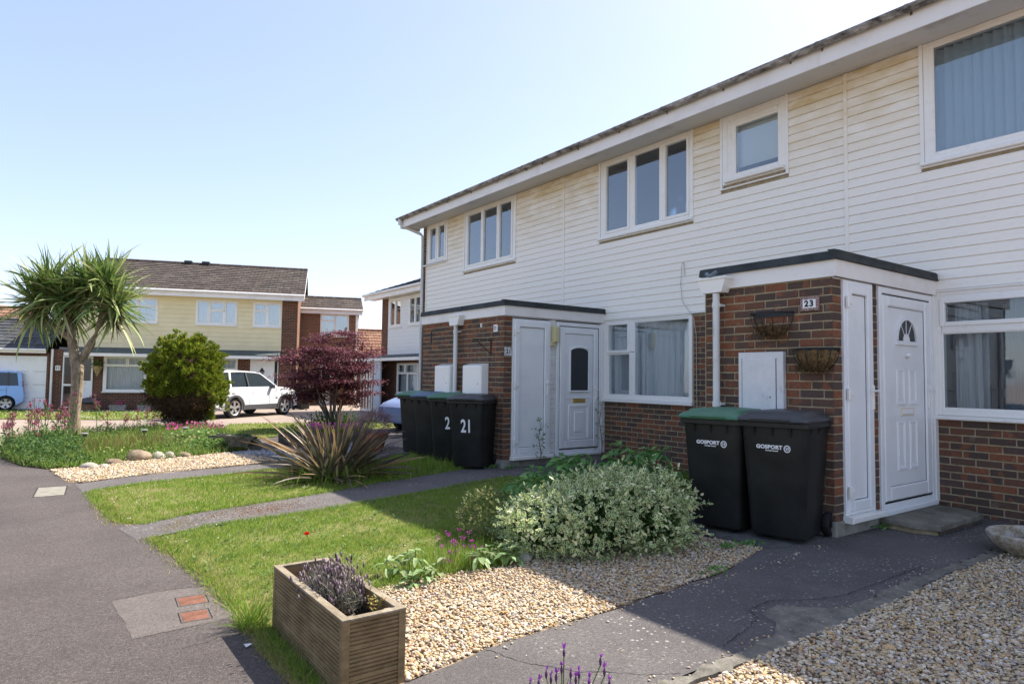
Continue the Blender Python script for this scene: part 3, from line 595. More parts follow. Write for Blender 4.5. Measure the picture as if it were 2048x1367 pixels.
# ---------------- porches
def porch(house, TPx, y_lo, y_hi, bricks, meter):
    mb = MB(TPx); wallcore(mb, -y_hi, -y_lo-.012, 0, 2.288, .006, .11, ()); mb.build('wall', m_mortar, house)
    bricks += layout(TPx, -y_hi, -y_lo-.003, .105, 2.285, (), 0.)
def canopy(house, y_lo, y_hi, side=True, endcap=False):
    d = XF-XP
    f = MB(TF); f.box(-y_hi, -y_lo+.02, -d-.02, -d, 2.285, 2.43)
    if side: f.box(-y_lo+.02, -y_lo+.04, -d-.02, -.0, 2.285, 2.43)
    f.build('canopy_fascia', m_fascia, house)
    k = MB(TF); pr = [(-d-.05, 2.428), (-d-.035, 2.50), (-d+.0, 2.512), (0, 2.50), (0, 2.44), (-d, 2.43)]
    k.prism(pr, -y_hi+(.0), -y_lo+(.06 if side else 0), 'x')
    if side: k.prism([(-y_lo+.055, 2.430), (-y_lo+.068, 2.432), (-y_lo+.05, 2.514), (-y_lo-.02, 2.518)], -d-.045, 0, 'y')
    k.build('canopy_roof', m_felt, house)
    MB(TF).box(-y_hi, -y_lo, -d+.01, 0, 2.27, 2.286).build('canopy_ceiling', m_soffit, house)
porch(H23, TP, 2.93, 4.25, B23, None); canopy(H23, 2.93, 4.30)
B23 += layout(TD3, 5.555, 5.695, .105, 2.285, (), .0, 1)+layout(TD3, 6.228, 6.338, .135, 2.285, (), .0)
mb = MB(TD3); mb.box(5.65, 5.70, .006, .1, .1, 2.285); mb.box(6.22, 6.345, .006, .1, .1, 2.285); mb.box(XP+.010, 5.66, .0065, .1, .185, 2.284); mb.build('wall', m_mortar, H23)
MB(TD3).box(XP-.01, XF, -.012, .2, 0, .19).build('plinth', m_concrete, H23, bevel=.01)
MB(TF).box(-4.26, -4.25, -(XF-XP), 0, 0, 2.28).build('porch_back_wall', m_mortar, H23)
porch(H21, TP, 7.82, 8.93, B21, None); canopy(H21, 7.82, 8.92)
B21 += layout(TD1, 5.555, 5.695, .105, 2.285, (), .0, 1)
mb = MB(TD1); mb.box(XP+.010, 5.70, .0065, .1, .165, 2.284); mb.build('wall', m_mortar, H21)
MB(TD1).box(XP-.01, XF, -.012, .2, 0, .17).build('plinth', m_concrete, H21, bevel=.01)
B19 = []
porch(H19, TP, 8.93, 10.30, B19, None); canopy(H19, 8.95, 10.32, side=False)
mb = MB(TF); wallcore(mb, -14.1, -10.3, 0, 2.335, .006, .11, ()); wallcore(mb, -14.1, -13.86, 2.335, 4.97, .004, .11, ()); mb.build('wall', m_mortar, H19)
MB(TF).box(-14.1, -14.0, .006, 7.6, 0, 5.0).build('end_wall', m_mortar, H19)
rp = MB(TF).prism([(.0, 5.0), (3.8, 6.5), (7.6, 5.0)], -14.1, -14.0, 'x').build('gable', m_mortar, H19)
B19 += layout(TF, -14.1, -13.87, 0, 4.97, (), .0)+layout(TF, -13.87, -10.32, .05, 2.3)
place_bricks(H23, B23, 300); place_bricks(H21, B21, 300); place_bricks(H19, B19, 300)
# painted white pier between the doors of 21
mb = MB(TD1)
for i in range(27): mb.box(6.425, 6.53, -.004+random.uniform(-.002, .002), .05, .23+i*.075, .295+i*.075, .004)
mb.box(6.42, 6.535, .002, .06, .2, 2.28); mb.build('painted_pier', mat('white painted brick', (.74, .73, .71), .6, .3, cols=[(.3, (.62, .60, .57)), (.6, (.76, .75, .73))], scale=9, bump=.3, bscale=50), H21)
# ---------------- doors
def panel_ridge(mb, x0, x1, z0, z1, y, t=.018, r=.008):
    mb.ring(x0, x1, z0, z1, t, y-r, y, .006); mb.ring(x0+t+.012, x1-t-.012, z0+t+.012, z1-t-.012, .01, y-r*.6, y, .004)
def handle(parent, T, x, z, y, flip=1):
    h = MB(T); h.box(x-.015, x+.015, y-.012, y, z-.12, z+.10, .004); h.tube([(x, y-.01, z+.05), (x, y-.055, z+.05), (x-flip*.11, y-.055, z+.048)], .009, 8); h.box(x-.006, x+.006, y-.014, y-.01, z-.075, z-.045); return h.build('handle', m_pvc, parent, smooth=40)
def hinge(parent, T, x, zs, y):
    for z in zs:
        h = MB(T); h.box(x-.018, x+.018, y-.024, y, z-.05, z+.05, .006); h.box(x+.018, x+.07, y-.016, y, z-.018, z+.02, .004); h.build('hinge', m_pvc, parent)
def cupboard_door(house, T, x0, x1, z0, z1, hx):
    d = MB(T); d.ring(x0, x1, z0, z1, .045, -.02, .05); o = d.build('cupboard_door', m_pvcdoor, house)
    MB(T).ring(x0+.035, x1-.035, z0+.035, z1-.035, .085, -.034, .03, .008).build('sash', m_pvcdoor, o)
    MB(T).box(x0+.115, x1-.115, -.004, .02, z0+.115, z1-.115).build('panel', m_pvcdoor, o)
    MB(T).ring(x0+.119, x1-.119, z0+.119, z1-.119, .006, -.0065, -.003, .0).build('gasket', m_black, o)
    handle(o, T, hx, (z0+z1)/2+.0, -.034, 1); hinge(o, T, x0+.03, (z0+.2, (z0+z1)/2+.02, z1-.2), -.03)
    MB(T).box(x0-.02, x1+.03, -.09, .03, z0-.055, z0-.002, .008).build('sill', m_pvc, o)
def front_door(house, T, x0, x1, z0, z1, style):
    d = MB(T); d.ring(x0, x1, z0, z1, .06, -.02, .05, tb=.05); d.box(x0+.002, x1-.002, -.05, .04, z0-.05, z0+.0, .008); o = d.build('front_door', m_pvcdoor, house)
    a, b, c, e = x0+.072, x1-.072, z0+.07, z1-.072
    MB(T).ring(x0+.062, x1-.062, z0+.056, z1-.062, .006, -.012, .0, .0).build('gasket', m_black, o)
    lf = MB(T).ring(a, b, c, e, .105, -.022, .03, .012, tb=.13).build('sash', m_pvcdoor, o)
    MB(T).box(a+.1, b-.1, -.002, .03, c+.12, e-.1).build('leaf', m_pvcdoor, o)
    MB(T).ring(a+.103, b-.103, c+.128, e-.103, .005, -.006, -.001, .0).build('gasket', m_black, o)
    cx = (a+b)/2; W_ = (b-a)/2-.1
    if style == 'fan':
        r = .20; zc = e-.42; pts = [(cx+r*math.cos(t), zc+r*1.05*math.sin(t)) for t in np.linspace(0, math.pi, 17)]
        MB(T).prism(pts, -.006, .0, 'y').build('fanlight', m_glassd, o)
        MB(T).prism([(p[0], p[1]) for p in pts], -.0035, -.0015, 'y').build('fanlight_backing', mat('dark interior', (.02, .02, .022), .6, .3), o)
        rg = MB(T); 
        for i in range(16):
            t0, t1 = math.pi*i/16, math.pi*(i+1)/16; q = lambda t, rr: (cx+rr*math.cos(t), zc+rr*1.05*math.sin(t))
            rg.prism([q(t0, r-.004), q(t1, r-.004), q(t1, r+.03), q(t0, r+.03)], -.022, 0, 'y')
            rg.prism([q(t0, .055), q(t1, .055), q(t1, .068), q(t0, .068)], -.012, 0, 'y')
        for t in (math.pi*.3, math.pi*.5, math.pi*.7): rg.tube([(cx+.06*math.cos(t), -.008, zc+.06*math.sin(t)), (cx+r*math.cos(t), -.008, zc+r*1.05*math.sin(t))], .004, 6)
        rg.prism([(cx+.055*math.cos(t), zc+.055*math.sin(t)) for t in np.linspace(0, math.pi, 12)], -.012, 0, 'y')
        rg.box(cx-r-.03, cx+r+.03, -.024, 0, zc-.045, zc-.002, .006); rg.build('fanlight_frame', m_pvcdoor, o)
        pn = MB(T)
        for s in (-1, 1):
            xa, xb = sorted((cx+s*.045, cx+s*.215))
            panel_ridge(pn, xa, xb, 1.18, zc-.28, 0); panel_ridge(pn, xa, xb, .56, 1.0, 0)
            pn.box(xa, xb, -.014, 0, 1.18-.02, 1.185, .004); pn.box(xa, xb, -.014, 0, .54, .565, .004)
        pn.build('moulding', m_pvcdoor, o)
        MB(T).lathe([(.0, .0), (.022, .0), (.03, -.02), (.012, -.045), (0, -.05)], 12, (cx, 0, zc-.14), axis='y').build('knocker', m_pvc, o, smooth=True)
        MB(T).box(cx-.14, cx+.14, -.012, 0, 1.055, 1.135, .006).build('letterbox', mat('pale gold letterbox', (.72, .64, .50), .3, .6), o); MB(T).box(cx-.11, cx+.11, -.016, -.005, 1.072, 1.118, .004).build('letterbox_flap', m_pvcdoor, o)
        handle(o, T, b-.05, 1.25, -.022, 1)
    else:
        zt, zb = 1.86, 1.17; r = .20
        pts = [(cx-r, zb), (cx+r, zb)]+[(cx+r*math.cos(t), zt-.06+.07*math.sin(t)) for t in np.linspace(0, math.pi, 13)]
        MB(T).prism(pts, -.010, -.004, 'y').build('door_glass', m_glassd, o); MB(T).prism(pts, -.0035, -.001, 'y').build('glass_backing', mat('dark interior', (.02, .02, .022), .6, .3), o)
        rg = MB(T); P = [(cx-r, zb), (cx+r, zb)]+[(cx+r*math.cos(t), zt-.06+.07*math.sin(t)) for t in np.linspace(0, math.pi, 13)]
        for i in range(len(P)): p0, p1 = P[i], P[(i+1) % len(P)]; rg.tube([(p0[0], -.012, p0[1]), (p1[0], -.012, p1[1])], .017, 6)
        rg.build('glass_frame', m_pvcdoor, o, smooth=40)
        pn = MB(T); panel_ridge(pn, cx-.22, cx+.22, .42, .96, 0, .03, .014); pn.box(cx-.1, cx+.1, -.012, 0, .53, .85, .01); pn.box(a+.1, b-.1, -.01, 0, 1.06, 1.075); pn.build('moulding', m_pvcdoor, o)
        MB(T).box(cx-.135, cx+.135, -.012, 0, .99, 1.055, .006).build('letterbox', m_gold, o)
        handle(o, T, b-.05, 1.15, -.022, 1)
    return o
cupboard_door(H23, TD3, 5.70, 6.222, .225, 2.275, 6.17); front_door(H23, TD3, 6.345, 7.49, .20, 2.275, 'fan')
cupboard_door(H21, TD1, 5.70, 6.42, .225, 2.25, 6.36); front_door(H21, TD1, 6.54, 7.50, .215, 2.25, 'arch')
for T, h in ((TD3, H23), (TD1, H21)): MB(T).box(7.49, XF, -.03, .04, .18, 2.28).build('door_post', m_pvc, h)
for h, T in ((H23, TD3), (H21, TD1)): MB(T).box(5.7, 7.5, .055, .075, .1, 2.28).build('door_lining', m_room, h)
# meter boxes, number plates, lamp, bracket
def meter(house, y0, y1, z0, z1, d, flush=False):
    x0, x1 = -y1, -y0
    if flush:
        b = MB(TP).box(x0, x1, -d, .0, z0, z1, .004).build('meter_box', m_oldpaint, house); MB(TP).box(x0+.045, x1-.075, -d-.007, -d, z0+.04, z1-.065, .003).build('door', m_oldpaint, b)
        MB(TP).ring(x0+.038, x1-.068, z0+.033, z1-.058, .007, -d-.0005, -d+.001, 0).build('door_gap', m_black, b); MB(TP).box(x1-.135, x1-.125, -d-.0085, -d-.006, z0+.22, z0+.235).build('keyhole', m_black, b)
    else:
        b = MB(TP); b.prism([(0, z0), (-d, z0), (-d, z1-.02), (0, z1+.015)], x0, x1, 'x'); b = b.build('meter_box', m_pvc, house, bevel=.006)
        MB(TP).box(x0+.02, x1-.02, -d-.008, -d, z0+.02, z1-.035, .004).build('door', m_pvc, b); MB(TP).box(x1-.09, x1-.08, -d-.010, -d-.007, (z0+z1)/2-.02, (z0+z1)/2).build('keyhole', m_black, b)
meter(H23, 3.37, 3.84, 1.0, 1.645, .045, True); meter(H21, 8.21, 8.74, 1.0, 1.57, .13); meter(H19, 9.14, 9.62, 1.0, 1.57, .13)
p = MB(TP).box(-3.215, -3.045, -.022, .002, 2.0, 2.125, .003).build('number_plate', m_tileb, H23); MB(TP).box(-3.19, -3.07, -.025, -.02, 2.025, 2.10, .001).build('tile', m_tilew, p)
textobj('numerals', '23', TP @ Matrix.Translation((-3.13, -.0262, 2.062)), .075, m_blackprint, p, sx=1., bold=.003, sp=1.25)
p = MB(TP).box(-8.08, -7.98, -.012, .002, 2.05, 2.16, .003).build('number_plate', m_tilew, H21); textobj('numerals', '21', TP @ Matrix.Translation((-8.03, -.0135, 2.105)), .08, mat('grey blue print', (.10, .12, .17), .5, .3), p, sx=.8, bold=.002)
p = MB(TD1).box(5.56, 5.69, -.012, .002, 1.69, 1.82, .002).build('number_plate', mat('speckled plate', (.5, .5, .48), .4, .4, cols=[(.42, (.12, .12, .12)), (.5, (.5, .5, .48)), (.6, (.78, .78, .75))], scale=70), H21); MB(TD1).box(5.575, 5.675, -.014, -.011, 1.71, 1.80).build('tile', m_tilew, p)
textobj('numerals', '21', TD1 @ Matrix.Translation((5.625, -.0155, 1.755)), .09, m_blackprint, p, sx=.95, bold=.003, sp=1.1)
lp = MB(TD1).box(6.43, 6.53, -.10, -.002, 1.92, 2.17, .012).build('porch_lamp', m_cream, H21, bevel=.01); MB(TD1).box(6.42, 6.49, -.06, 0, 1.87, 1.93).build('lamp_base', m_cream, lp)
k = MB(TP); k.box(-8.165, -8.145, -.012, 0, 1.70, 1.95); k.tube([(-8.155, -.02, 1.93), (-8.155+.0, -.30, 1.94)], .007, 6); k.tube([(-8.155, -.02, 1.74), (-8.155, -.27, 1.93)], .006, 6); k.tube([(-8.155, -.30+.02*math.cos(t), 1.92+.02*math.sin(t)) for t in np.linspace(0, 5, 10)], .005, 6); k.build('hanging_bracket', m_iron, H21)
MB(TP).box(-9.99, -9.975, -.012, 0, 1.95, 2.15).build('iron_strap', m_iron, H19)
k = MB(TP).box(-8.43, -8.40, -.02, 0, 2.14, 2.20, .004).build('cable_clip', m_pvc, H21)
# rainwater pipes with hoppers
def downpipe(house, T, x, z0, z1, y, r=.034, hop=None):
    o = MB(T).tube([(x, y, z0), (x, y, z1)], r, 14).build('downpipe', m_pipe, house, smooth=40)
    for z in (z1-.12, (z0+z1)/2, z0+.4): c = MB(T); c.tube([(x, y, z-.025), (x, y, z+.025)], r+.006, 14); c.box(x-.05, x+.05, y, .0, z-.012, z+.012); c.build('pipe_socket', m_pipe, o, smooth=40)
    if hop:
        (a, b, zb, zt, d) = hop; h = MB(T)
        h.add([(a+.05, y-.04, zb), (b-.05, y-.04, zb), (b-.05, -.0, zb), (a+.05, 0, zb), (a, y-d, zt), (b, y-d, zt), (b, 0, zt), (a, 0, zt)], [(3, 2, 1, 0), (0, 1, 5, 4), (1, 2, 6, 5), (2, 3, 7, 6), (3, 0, 4, 7), (4, 5, 6, 7)])
        h.box(a-.012, b+.012, y-d-.012, 0, zt, zt+.022, .004); h.build('hopper', m_pvc, o)
downpipe(H23, TP, -4.07, .05, 2.24, -.075, hop=(-4.26, -3.93, 2.245, 2.375, .05))
downpipe(H19, TP, -9.06, .05, 2.22, -.075, hop=(-9.24, -8.90, 2.20, 2.34, .04))
k = MB(TP); k.tube([(-4.16, -.11, 2.44), (-4.10, -.13, 2.41), (-4.03, -.12, 2.45)], .02, 8); k.build('lead_outlet', mat('lead', (.18, .22, .26), .5, .5, metallic=.4), H23)
o = MB(TF).tube([(-14.22, -.575, 5.11), (-14.22, -.575, 5.02), (-14.18, -.52, 4.96), (-14.02, -.12, 4.80), (-14.0, -.07, 4.74), (-14.0, -.07, 0)], .036, 12).build('downpipe', m_pipe, H19, smooth=40)
for a, b, q in (((-14.0, -.07, 4.70), (-14.0, -.07, 4.76), .043), ((-14.0, -.07, 2.3), (-14.0, -.07, 2.36), .043), ((-14.22, -.575, 5.0), (-14.22, -.575, 5.13), .048)): MB(TF).tube([a, b], q, 12).build('pipe_socket', m_pipe, o, smooth=40)
k = MB(TF).tube([(-14.03, -.1, 3.0), (-14.1, -.12, 3.02), (-14.13, -.12, 2.94), (-14.08, -.12, 2.88)], .008, 6).build('cable_loop', m_pipe, H19)
# loose aerial wire hanging down the boards
tag(MB(TF).tube([(-6.13, -.03, 2.88), (-6.14, -.045, 3.07), (-6.17, -.05, 3.02), (-6.20, -.04, 2.75), (-6.17, -.04, 2.5), (-6.05, -.05, 2.36), (-5.96, -.045, 2.24), (-5.94, -.02, 2.0), (-5.93, -.02, .9), (-5.93, -.02, .2)], .0045, 6).build('cable', mat('pale wire', (.5, .47, .43), .6, .3)), 'thin loose cable looping down the white boards beside the net curtained window', 'cable')

# ============================================================ WHEELIE BINS
def rrect(hx, y0, y1, r, z, k=4):
    out = []; 
    for cx, cy, a0 in ((hx-r, y1-r, 0), (-hx+r, y1-r, 90), (-hx+r, y0+r, 180), (hx-r, y0+r, 270)):
        for i in range(k+1): a = R(a0+90*i/k); out.append((cx+r*math.cos(a), cy+r*math.sin(a), z))
    return out
def loft(mb, rings, caps=(True, True)):
    n = len(rings[0]); vs = [p for r_ in rings for p in r_]; fs = []
    for i in range(len(rings)-1):
        for j in range(n): q = (j+1) % n; fs.append((i*n+j, i*n+q, (i+1)*n+q, (i+1)*n+j))
    if caps[0]: fs.append(tuple(range(n))[::-1])
    if caps[1]: fs.append(tuple(range(len(vs)-n, len(vs))))
    return mb.add(vs, fs)
def make_bin(label, lidmat, number=None, logo=False, group='wheelie bins', nx=0.):
    t = thing('wheelie_bin', label, 'wheelie bin', (0, 0, 0), 0, group)
    b = MB(); loft(b, [rrect(.215, -.235, .20, .05, .03), rrect(.225, -.25, .215, .055, .06), rrect(.27, -.32, .30, .06, .92), rrect(.275, -.325, .31, .06, .935)])
    body = b.build('body', m_binbody, t, smooth=50)
    rim = MB(); loft(rim, [rrect(.285, -.345, .33, .05, .925), rrect(.292, -.352, .34, .05, .93), rrect(.292, -.355, .345, .05, .965), rrect(.284, -.345, .335, .05, .972)]); rim.build('rim', m_binbody, body, smooth=40)
    for x in (-.15, -.0, .15):      # webs under the rim
        w_ = MB().prism([(-.31, .925), (-.348, .925), (-.315, .85)], x-.007, x+.007, 'x').build('rim_rib', m_binbody, body)
    for y in (-.2, .0, .2):
        for s in (-1, 1): MB().prism([(s*.268, .925), (s*.290, .925), (s*.266, .86)], y-.007, y+.007, 'y').build('rim_rib', m_binbody, body)
    l = MB(); loft(l, [rrect(.288, -.375, .33, .045, .972), rrect(.292, -.385, .33, .045, .985), rrect(.285, -.375, .33, .04, 1.005), rrect(.265, -.345, .32, .05, 1.022), rrect(.262, -.34, .318, .05, 1.024)], (True, False))
    loft(l, [rrect(.262, -.34, .318, .05, 1.024), rrect(.245, -.32, .29, .05, 1.024), rrect(.23, -.27, .27, .05, 1.052), rrect(.10, -.12, .12, .06, 1.066)], (False, True))
    lid = l.build('lid', lidmat, t, smooth=28)
    MB().prism([(-.33, 1.018), (-.395, .998), (-.39, .985), (-.32, 1.0)], -.16, .16, 'x').build('lid_grip', lidmat, lid)
    h = MB(); h.tube([(-.24, .335, .99), (-.24, .40, 1.0), (.24, .40, 1.0), (.24, .335, .99)], .016, 10); h.build('handle', m_binbody, t, smooth=50)
    MB().tube([(-.235, .235, .10), (.235, .235, .10)], .012, 8).build('axle', m_iron, t)
    for s in (-1, 1):
        w_ = MB().lathe([(.0, -.022), (.06, -.022), (.07, -.03), (.094, -.03), (.10, -.022), (.10, .022), (.094, .03), (.07, .03), (.06, .02), (0, .02)], 24); w_.v = [(s*.262+p[2], .235+p[0], .10+p[1]) for p in w_.v]
        wh = w_.build('wheel', m_rubber, t, smooth=40)
        hb = MB().tube([(s*.288, .235, .10), (s*.296, .235, .10)], .025, 12).build('hub', m_binbody, wh)
    T = frame((0, 0), (1, 0)) @ Matrix.Translation((0, -.296, .60)) @ Matrix.Rotation(R(4.6), 4, 'X')
    if number: textobj('number', number, T @ Matrix.Translation((nx, 0, 0)), .255, m_whiteprint, t, sx=.66, bold=.0055, depth=.002, sp=1.05)
    if logo:
        T2 = frame((0, 0), (1, 0)) @ Matrix.Translation((-.03, -.3092, .765)) @ Matrix.Rotation(R(4.6), 4, 'X')
        textobj('lettering', 'GOSPORT', T2, .043, m_whiteprint, t, sx=1.05, bold=.0018, depth=.002, sp=1.05); textobj('lettering', 'Borough Council', T2 @ Matrix.Translation((.02, 0, -.028)), .014, m_whiteprint, t, sx=1.05, bold=.0006, depth=.002)
        c = MB(T2 @ Matrix.Translation((.145, 0, -.006)))
        for i in range(20):
            a0, a1 = 2*math.pi*i/20, 2*math.pi*(i+1)/20; q = lambda a, r_: (r_*.9*math.cos(a), r_*math.sin(a))
            c.prism([q(a0, .022), q(a1, .022), q(a1, .030), q(a0, .030)], -.002, .001, 'y')
        c.prism([(-.012, .012), (-.006, .014), (-.002, -.01), (-.008, -.014)], -.002, .001, 'y'); c.prism([(.003, .014), (.011, .012), (.012, -.010), (.005, -.015)], -.002, .001, 'y')
        c.build('logo', m_whiteprint, t)
    return t
def put(o, x, y, rz, z=None): o.location = (x, y, gz(x, y)+.0185 if z is None else z); o.rotation_euler = (0, 0, rz); return o
put(make_bin('dark wheelie bin with a charcoal lid beside the brick porch corner and narrow white door', m_binlid, logo=True, group='wheelie bins by the porch numbered 23'), 5.245, 3.19, R(-78))
put(make_bin('dark wheelie bin with a green lid standing behind the variegated bush', m_bingreen, logo=True, group='wheelie bins by the porch numbered 23'), 5.135, 3.715, R(-78))
G21 = 'wheelie bins in a row along the brick wall of number 21'
put(make_bin('dark wheelie bin with a full white 21 on it, nearest of its row', m_binlid, '21', group=G21), 5.26, 8.13, R(-56))
put(make_bin('green lidded wheelie bin with its white number half hidden by the bin marked 21', m_bingreen, '21', group=G21, nx=.085), 5.31, 8.80, R(-57))
put(make_bin('blue grey lidded wheelie bin between two green lidded ones', m_binblue, None, group=G21), 5.36, 9.42, R(-60))
put(make_bin('green lidded wheelie bin at the far end of the row, before the silver blue car', m_bingreen, None, group=G21), 5.43, 10.05, R(-62))
put(make_bin('dark wheelie bin standing by the far brick gable, seen past the purple maple', m_binlid, None, group='far bin'), 9.75, 29.2, R(20), gz(9, 28))
bpy.data.objects[-1] if False else None

# ============================================================ PLANTER AND THINGS NEAR IT
pl = thing('planter', 'long weathered planter of grooved decking boards at the edge of the gravel', 'planter', (1.11, 2.72, 0))
def grooved(T, L, z0, h, t=.028, n=7):
    """board lying along x, grooved face towards -y"""
    pr = [(t, z0), (t, z0+h), (0, z0+h)]; p = h/n
    for i in range(n):
        b = z0+h-i*p; pr += [(0, b-p*.5), (.0075, b-p*.62), (.0075, b-p*.88), (0, b-p)] if i < n-1 else [(0, z0)]
    return MB(T).prism(pr[:1]+pr[1:], 0, L, 'x')
PX0, PX1, PY0, PY1, PZ = 1.11, 1.405, 2.72, 3.70, .33
for k in range(3):
    z0 = PZ-.128*(k+1); hh = .125
    grooved(frame((PX0+.032, PY0), (1, 0)), PX1-PX0-.064, z0, hh).build('board', m_wood, pl)
    grooved(frame((PX1-.032, PY1), (-1, 0)), PX1-PX0-.064, z0, hh).build('board', m_wood, pl)
    grooved(frame((PX0, PY1), (0, -1)), PY1-PY0-.034, z0, hh, n=7).build('board', m_wood, pl)
    grooved(frame((PX1, PY0+.034), (0, 1)), PY1-PY0-.034, z0, hh).build('board', m_wood, pl)
for x0 in (PX0, PX1-.031):
    for y0 in (PY0-.004, PY1-.03): MB().box(x0-.001, x0+.032, y0, y0+.034, -.1, PZ-.001).build('corner_post', m_wood, pl)
for a in ((PX0-.003, PX0+.034, PY0-.004, PY1+.003), (PX1-.034, PX1+.003, PY0-.004, PY1+.003), (PX0+.034, PX1-.034, PY0-.006, PY0+.03), (PX0+.034, PX1-.034, PY1-.03, PY1+.004)):
    MB().box(*a, PZ, PZ+.008).build('top_edge', m_woodtop, pl)
for x0 in (PX0+.03, PX1-.075): MB().box(x0, x0+.045, PY0+.03, PY0+.07, .15, PZ-.004).build('inner_batten', m_woodtop, pl)
n_ = 24; gx, gy = np.meshgrid(np.linspace(PX0+.03, PX1-.03, 12), np.linspace(PY0+.03, PY1-.03, n_)); V = np.stack([gx, gy, .235+rng.normal(0, .007, gx.shape)], -1).reshape(-1, 3)
F = [(j*12+i, j*12+i+1, (j+1)*12+i+1, (j+1)*12+i) for j in range(n_-1) for i in range(11)]; npmesh('soil', V, F, m_soil, pl, smooth=True)
for (x, y, r_) in ((1.21, 2.94, .014), (1.27, 2.90, .011)): npmesh('pebble', ICO*[r_*1.3, r_, r_*.8]+[x, y, .25], ICOF, mat('white stone', (.65, .63, .6), .6), pl, smooth=True)
m_lav = mat('lavender stems', (.20, .19, .16), .8, .2, cols=[(0, (.09, .08, .055)), (.4, (.24, .23, .17)), (.75, (.33, .31, .27)), (1, (.16, .17, .09))], island=True, transl=.2)
m_lavf = mat('faded lavender heads', (.20, .15, .22), .8, .1, cols=[(0, (.07, .045, .055)), (.5, (.22, .15, .18)), (.8, (.33, .26, .27)), (1, (.13, .08, .11))], island=True)
def dirs(n, lo, hi):
    az = rng.uniform(0, 2*np.pi, n); el = np.radians(rng.uniform(lo, hi, n)); return np.stack([np.cos(az)*np.cos(el), np.sin(az)*np.cos(el), np.sin(el)], -1)
lv = thing('lavender_plant', 'dry grey lavender bush with faded purple heads growing in the wooden planter', 'lavender', (1.26, 3.21, .24))
n = 1500; base = np.array([1.26, 3.21, .24])+rng.normal(0, 1, (n, 3))*[.035, .07, .008]; D = dirs(n, 25, 88); ln = rng.uniform(.08, .215, n)*(.75+.3*D[:, 2])
scatter('stems', BLADE, base, D, rng.normal(0, 1, (n, 3)), ln, np.full(n, .0035), m_lav, lv)
k = rng.permutation(n)[:380]; scatter('leaves', LEAF4, (base+norm(D)*ln[:, None]*rng.uniform(.3, .9, n)[:, None]), dirs(n, 10, 80), rng.normal(0, 1, (n, 3)), rng.uniform(.02, .04, n), np.full(n, .004), m_lav, lv, kind='stuff')
tip = base[k]+norm(D[k])*ln[k, None]; V = tip[:, None, :]+ICO[None]*np.array([.0055, .0055, .016]); scatter_f = (ICOF[None]+np.arange(len(k))[:, None, None]*12).reshape(-1, 3); npmesh('flower_heads', V.reshape(-1, 3), scatter_f, m_lavf, lv, kind='stuff')
m_leafg = mat('fresh green leaf', (.10, .20, .04), .6, .3, cols=[(0, (.06, .14, .025)), (.5, (.12, .22, .045)), (1, (.22, .30, .08))], island=True, transl=.35)
m_yellowleaf = mat('yellowing leaf', (.3, .28, .06), .6, .3, cols=[(0, (.22, .24, .05)), (.6, (.42, .36, .10)), (1, (.35, .12, .07))], island=True, transl=.35)
wd = thing('seedling', 'thin yellow green seedling in the near end of the wooden planter', 'seedling', (1.34, 2.89, .24))
s_ = MB(); [s_.tube([(1.34, 2.89, .23), (1.34+dx*.5, 2.89+dy*.5, .30), (1.34+dx, 2.89+dy, .345)], .002, 5) for dx, dy in ((.03, .0), (-.03, .03), (.01, -.03), (-.01, .02))]; s_.build('stem', m_yellowleaf, wd)
scatter('leaves', LEAF6, np.array([1.34, 2.89, .25])+rng.uniform(-1, 1, (50, 3))*[.035, .035, .0]+np.stack([np.zeros(50)]*2+[rng.uniform(0, .11, 50)], -1), dirs(50, -20, 50), np.tile([0, 0, 1.], (50, 1)), rng.uniform(.015, .035, 50), rng.uniform(.006, .012, 50), m_yellowleaf, wd, kind='stuff')

# ============================================================ STEP, BOWL, WALL BASKETS
st = thing('doorstep', 'low concrete slab doorstep in front of the door of number 23', 'doorstep', (6.3, 2.45, .05))
MB().prism([(6.34, 2.43), (7.29, 2.43), (7.42, 2.62), (7.42, 2.905), (6.28, 2.905), (6.26, 2.60)], .105, .155, 'z').build('slab', m_slab, st, bevel=.006)
MB().prism([(6.37, 2.47), (7.26, 2.47), (7.39, 2.64), (7.39, 2.90), (6.31, 2.90), (6.29, 2.62)], .0, .105, 'z').build('core', m_mortar, st)
mstep = mat('mossy brick', (.14, .11, .09), .9, .2, cols=[(.3, (.10, .085, .06)), (.6, (.17, .135, .11)), (.8, (.13, .14, .08))], scale=12, bump=.5, bscale=60)
for i in range(4): MB().box(6.375+i*.222, 6.59+i*.222, 2.462, 2.52, .035, .1, .004).build('brick', mstep, st)
MB(frame((7.26, 2.47), (.13, .17))).box(.01, .2, -.006, .05, .035, .1, .004).build('brick', mstep, st)
m_stone = mat('mottled stone', (.4, .36, .28), .95, .15, cols=[(.25, (.14, .12, .09)), (.42, (.30, .23, .14)), (.55, (.46, .42, .36)), (.75, (.60, .56, .50))], scale=14, nrough=.75, bump=1, bscale=45)
bw = thing('stone_bowl', 'rough cast stone bowl at the edge of the gravel beside the path', 'bowl', (6.27, 1.73, .03))
MB().lathe([(.10, .0), (.16, .02), (.24, .06), (.31, .12), (.33, .16), (.335, .19), (.325, .20), (.275, .20), (.262, .19), (.24, .10), (.12, .07), (0, .07)], 36, (6.27, 1.73, .035)).build('bowl', m_stone, bw, smooth=40); MB().lathe([(.0, .12), (.245, .12), (.245, .10)], 24, (6.27, 1.73, .035)).build('soil', m_soil, bw)  # dark disc added inside so the hollow looks shaded
m_coir = mat('coir liner', (.16, .10, .05), .95, .1, cols=[(.3, (.06, .04, .02)), (.5, (.17, .11, .055)), (.7, (.28, .20, .10))], scale=25, nrough=.75, bump=1, bscale=90)
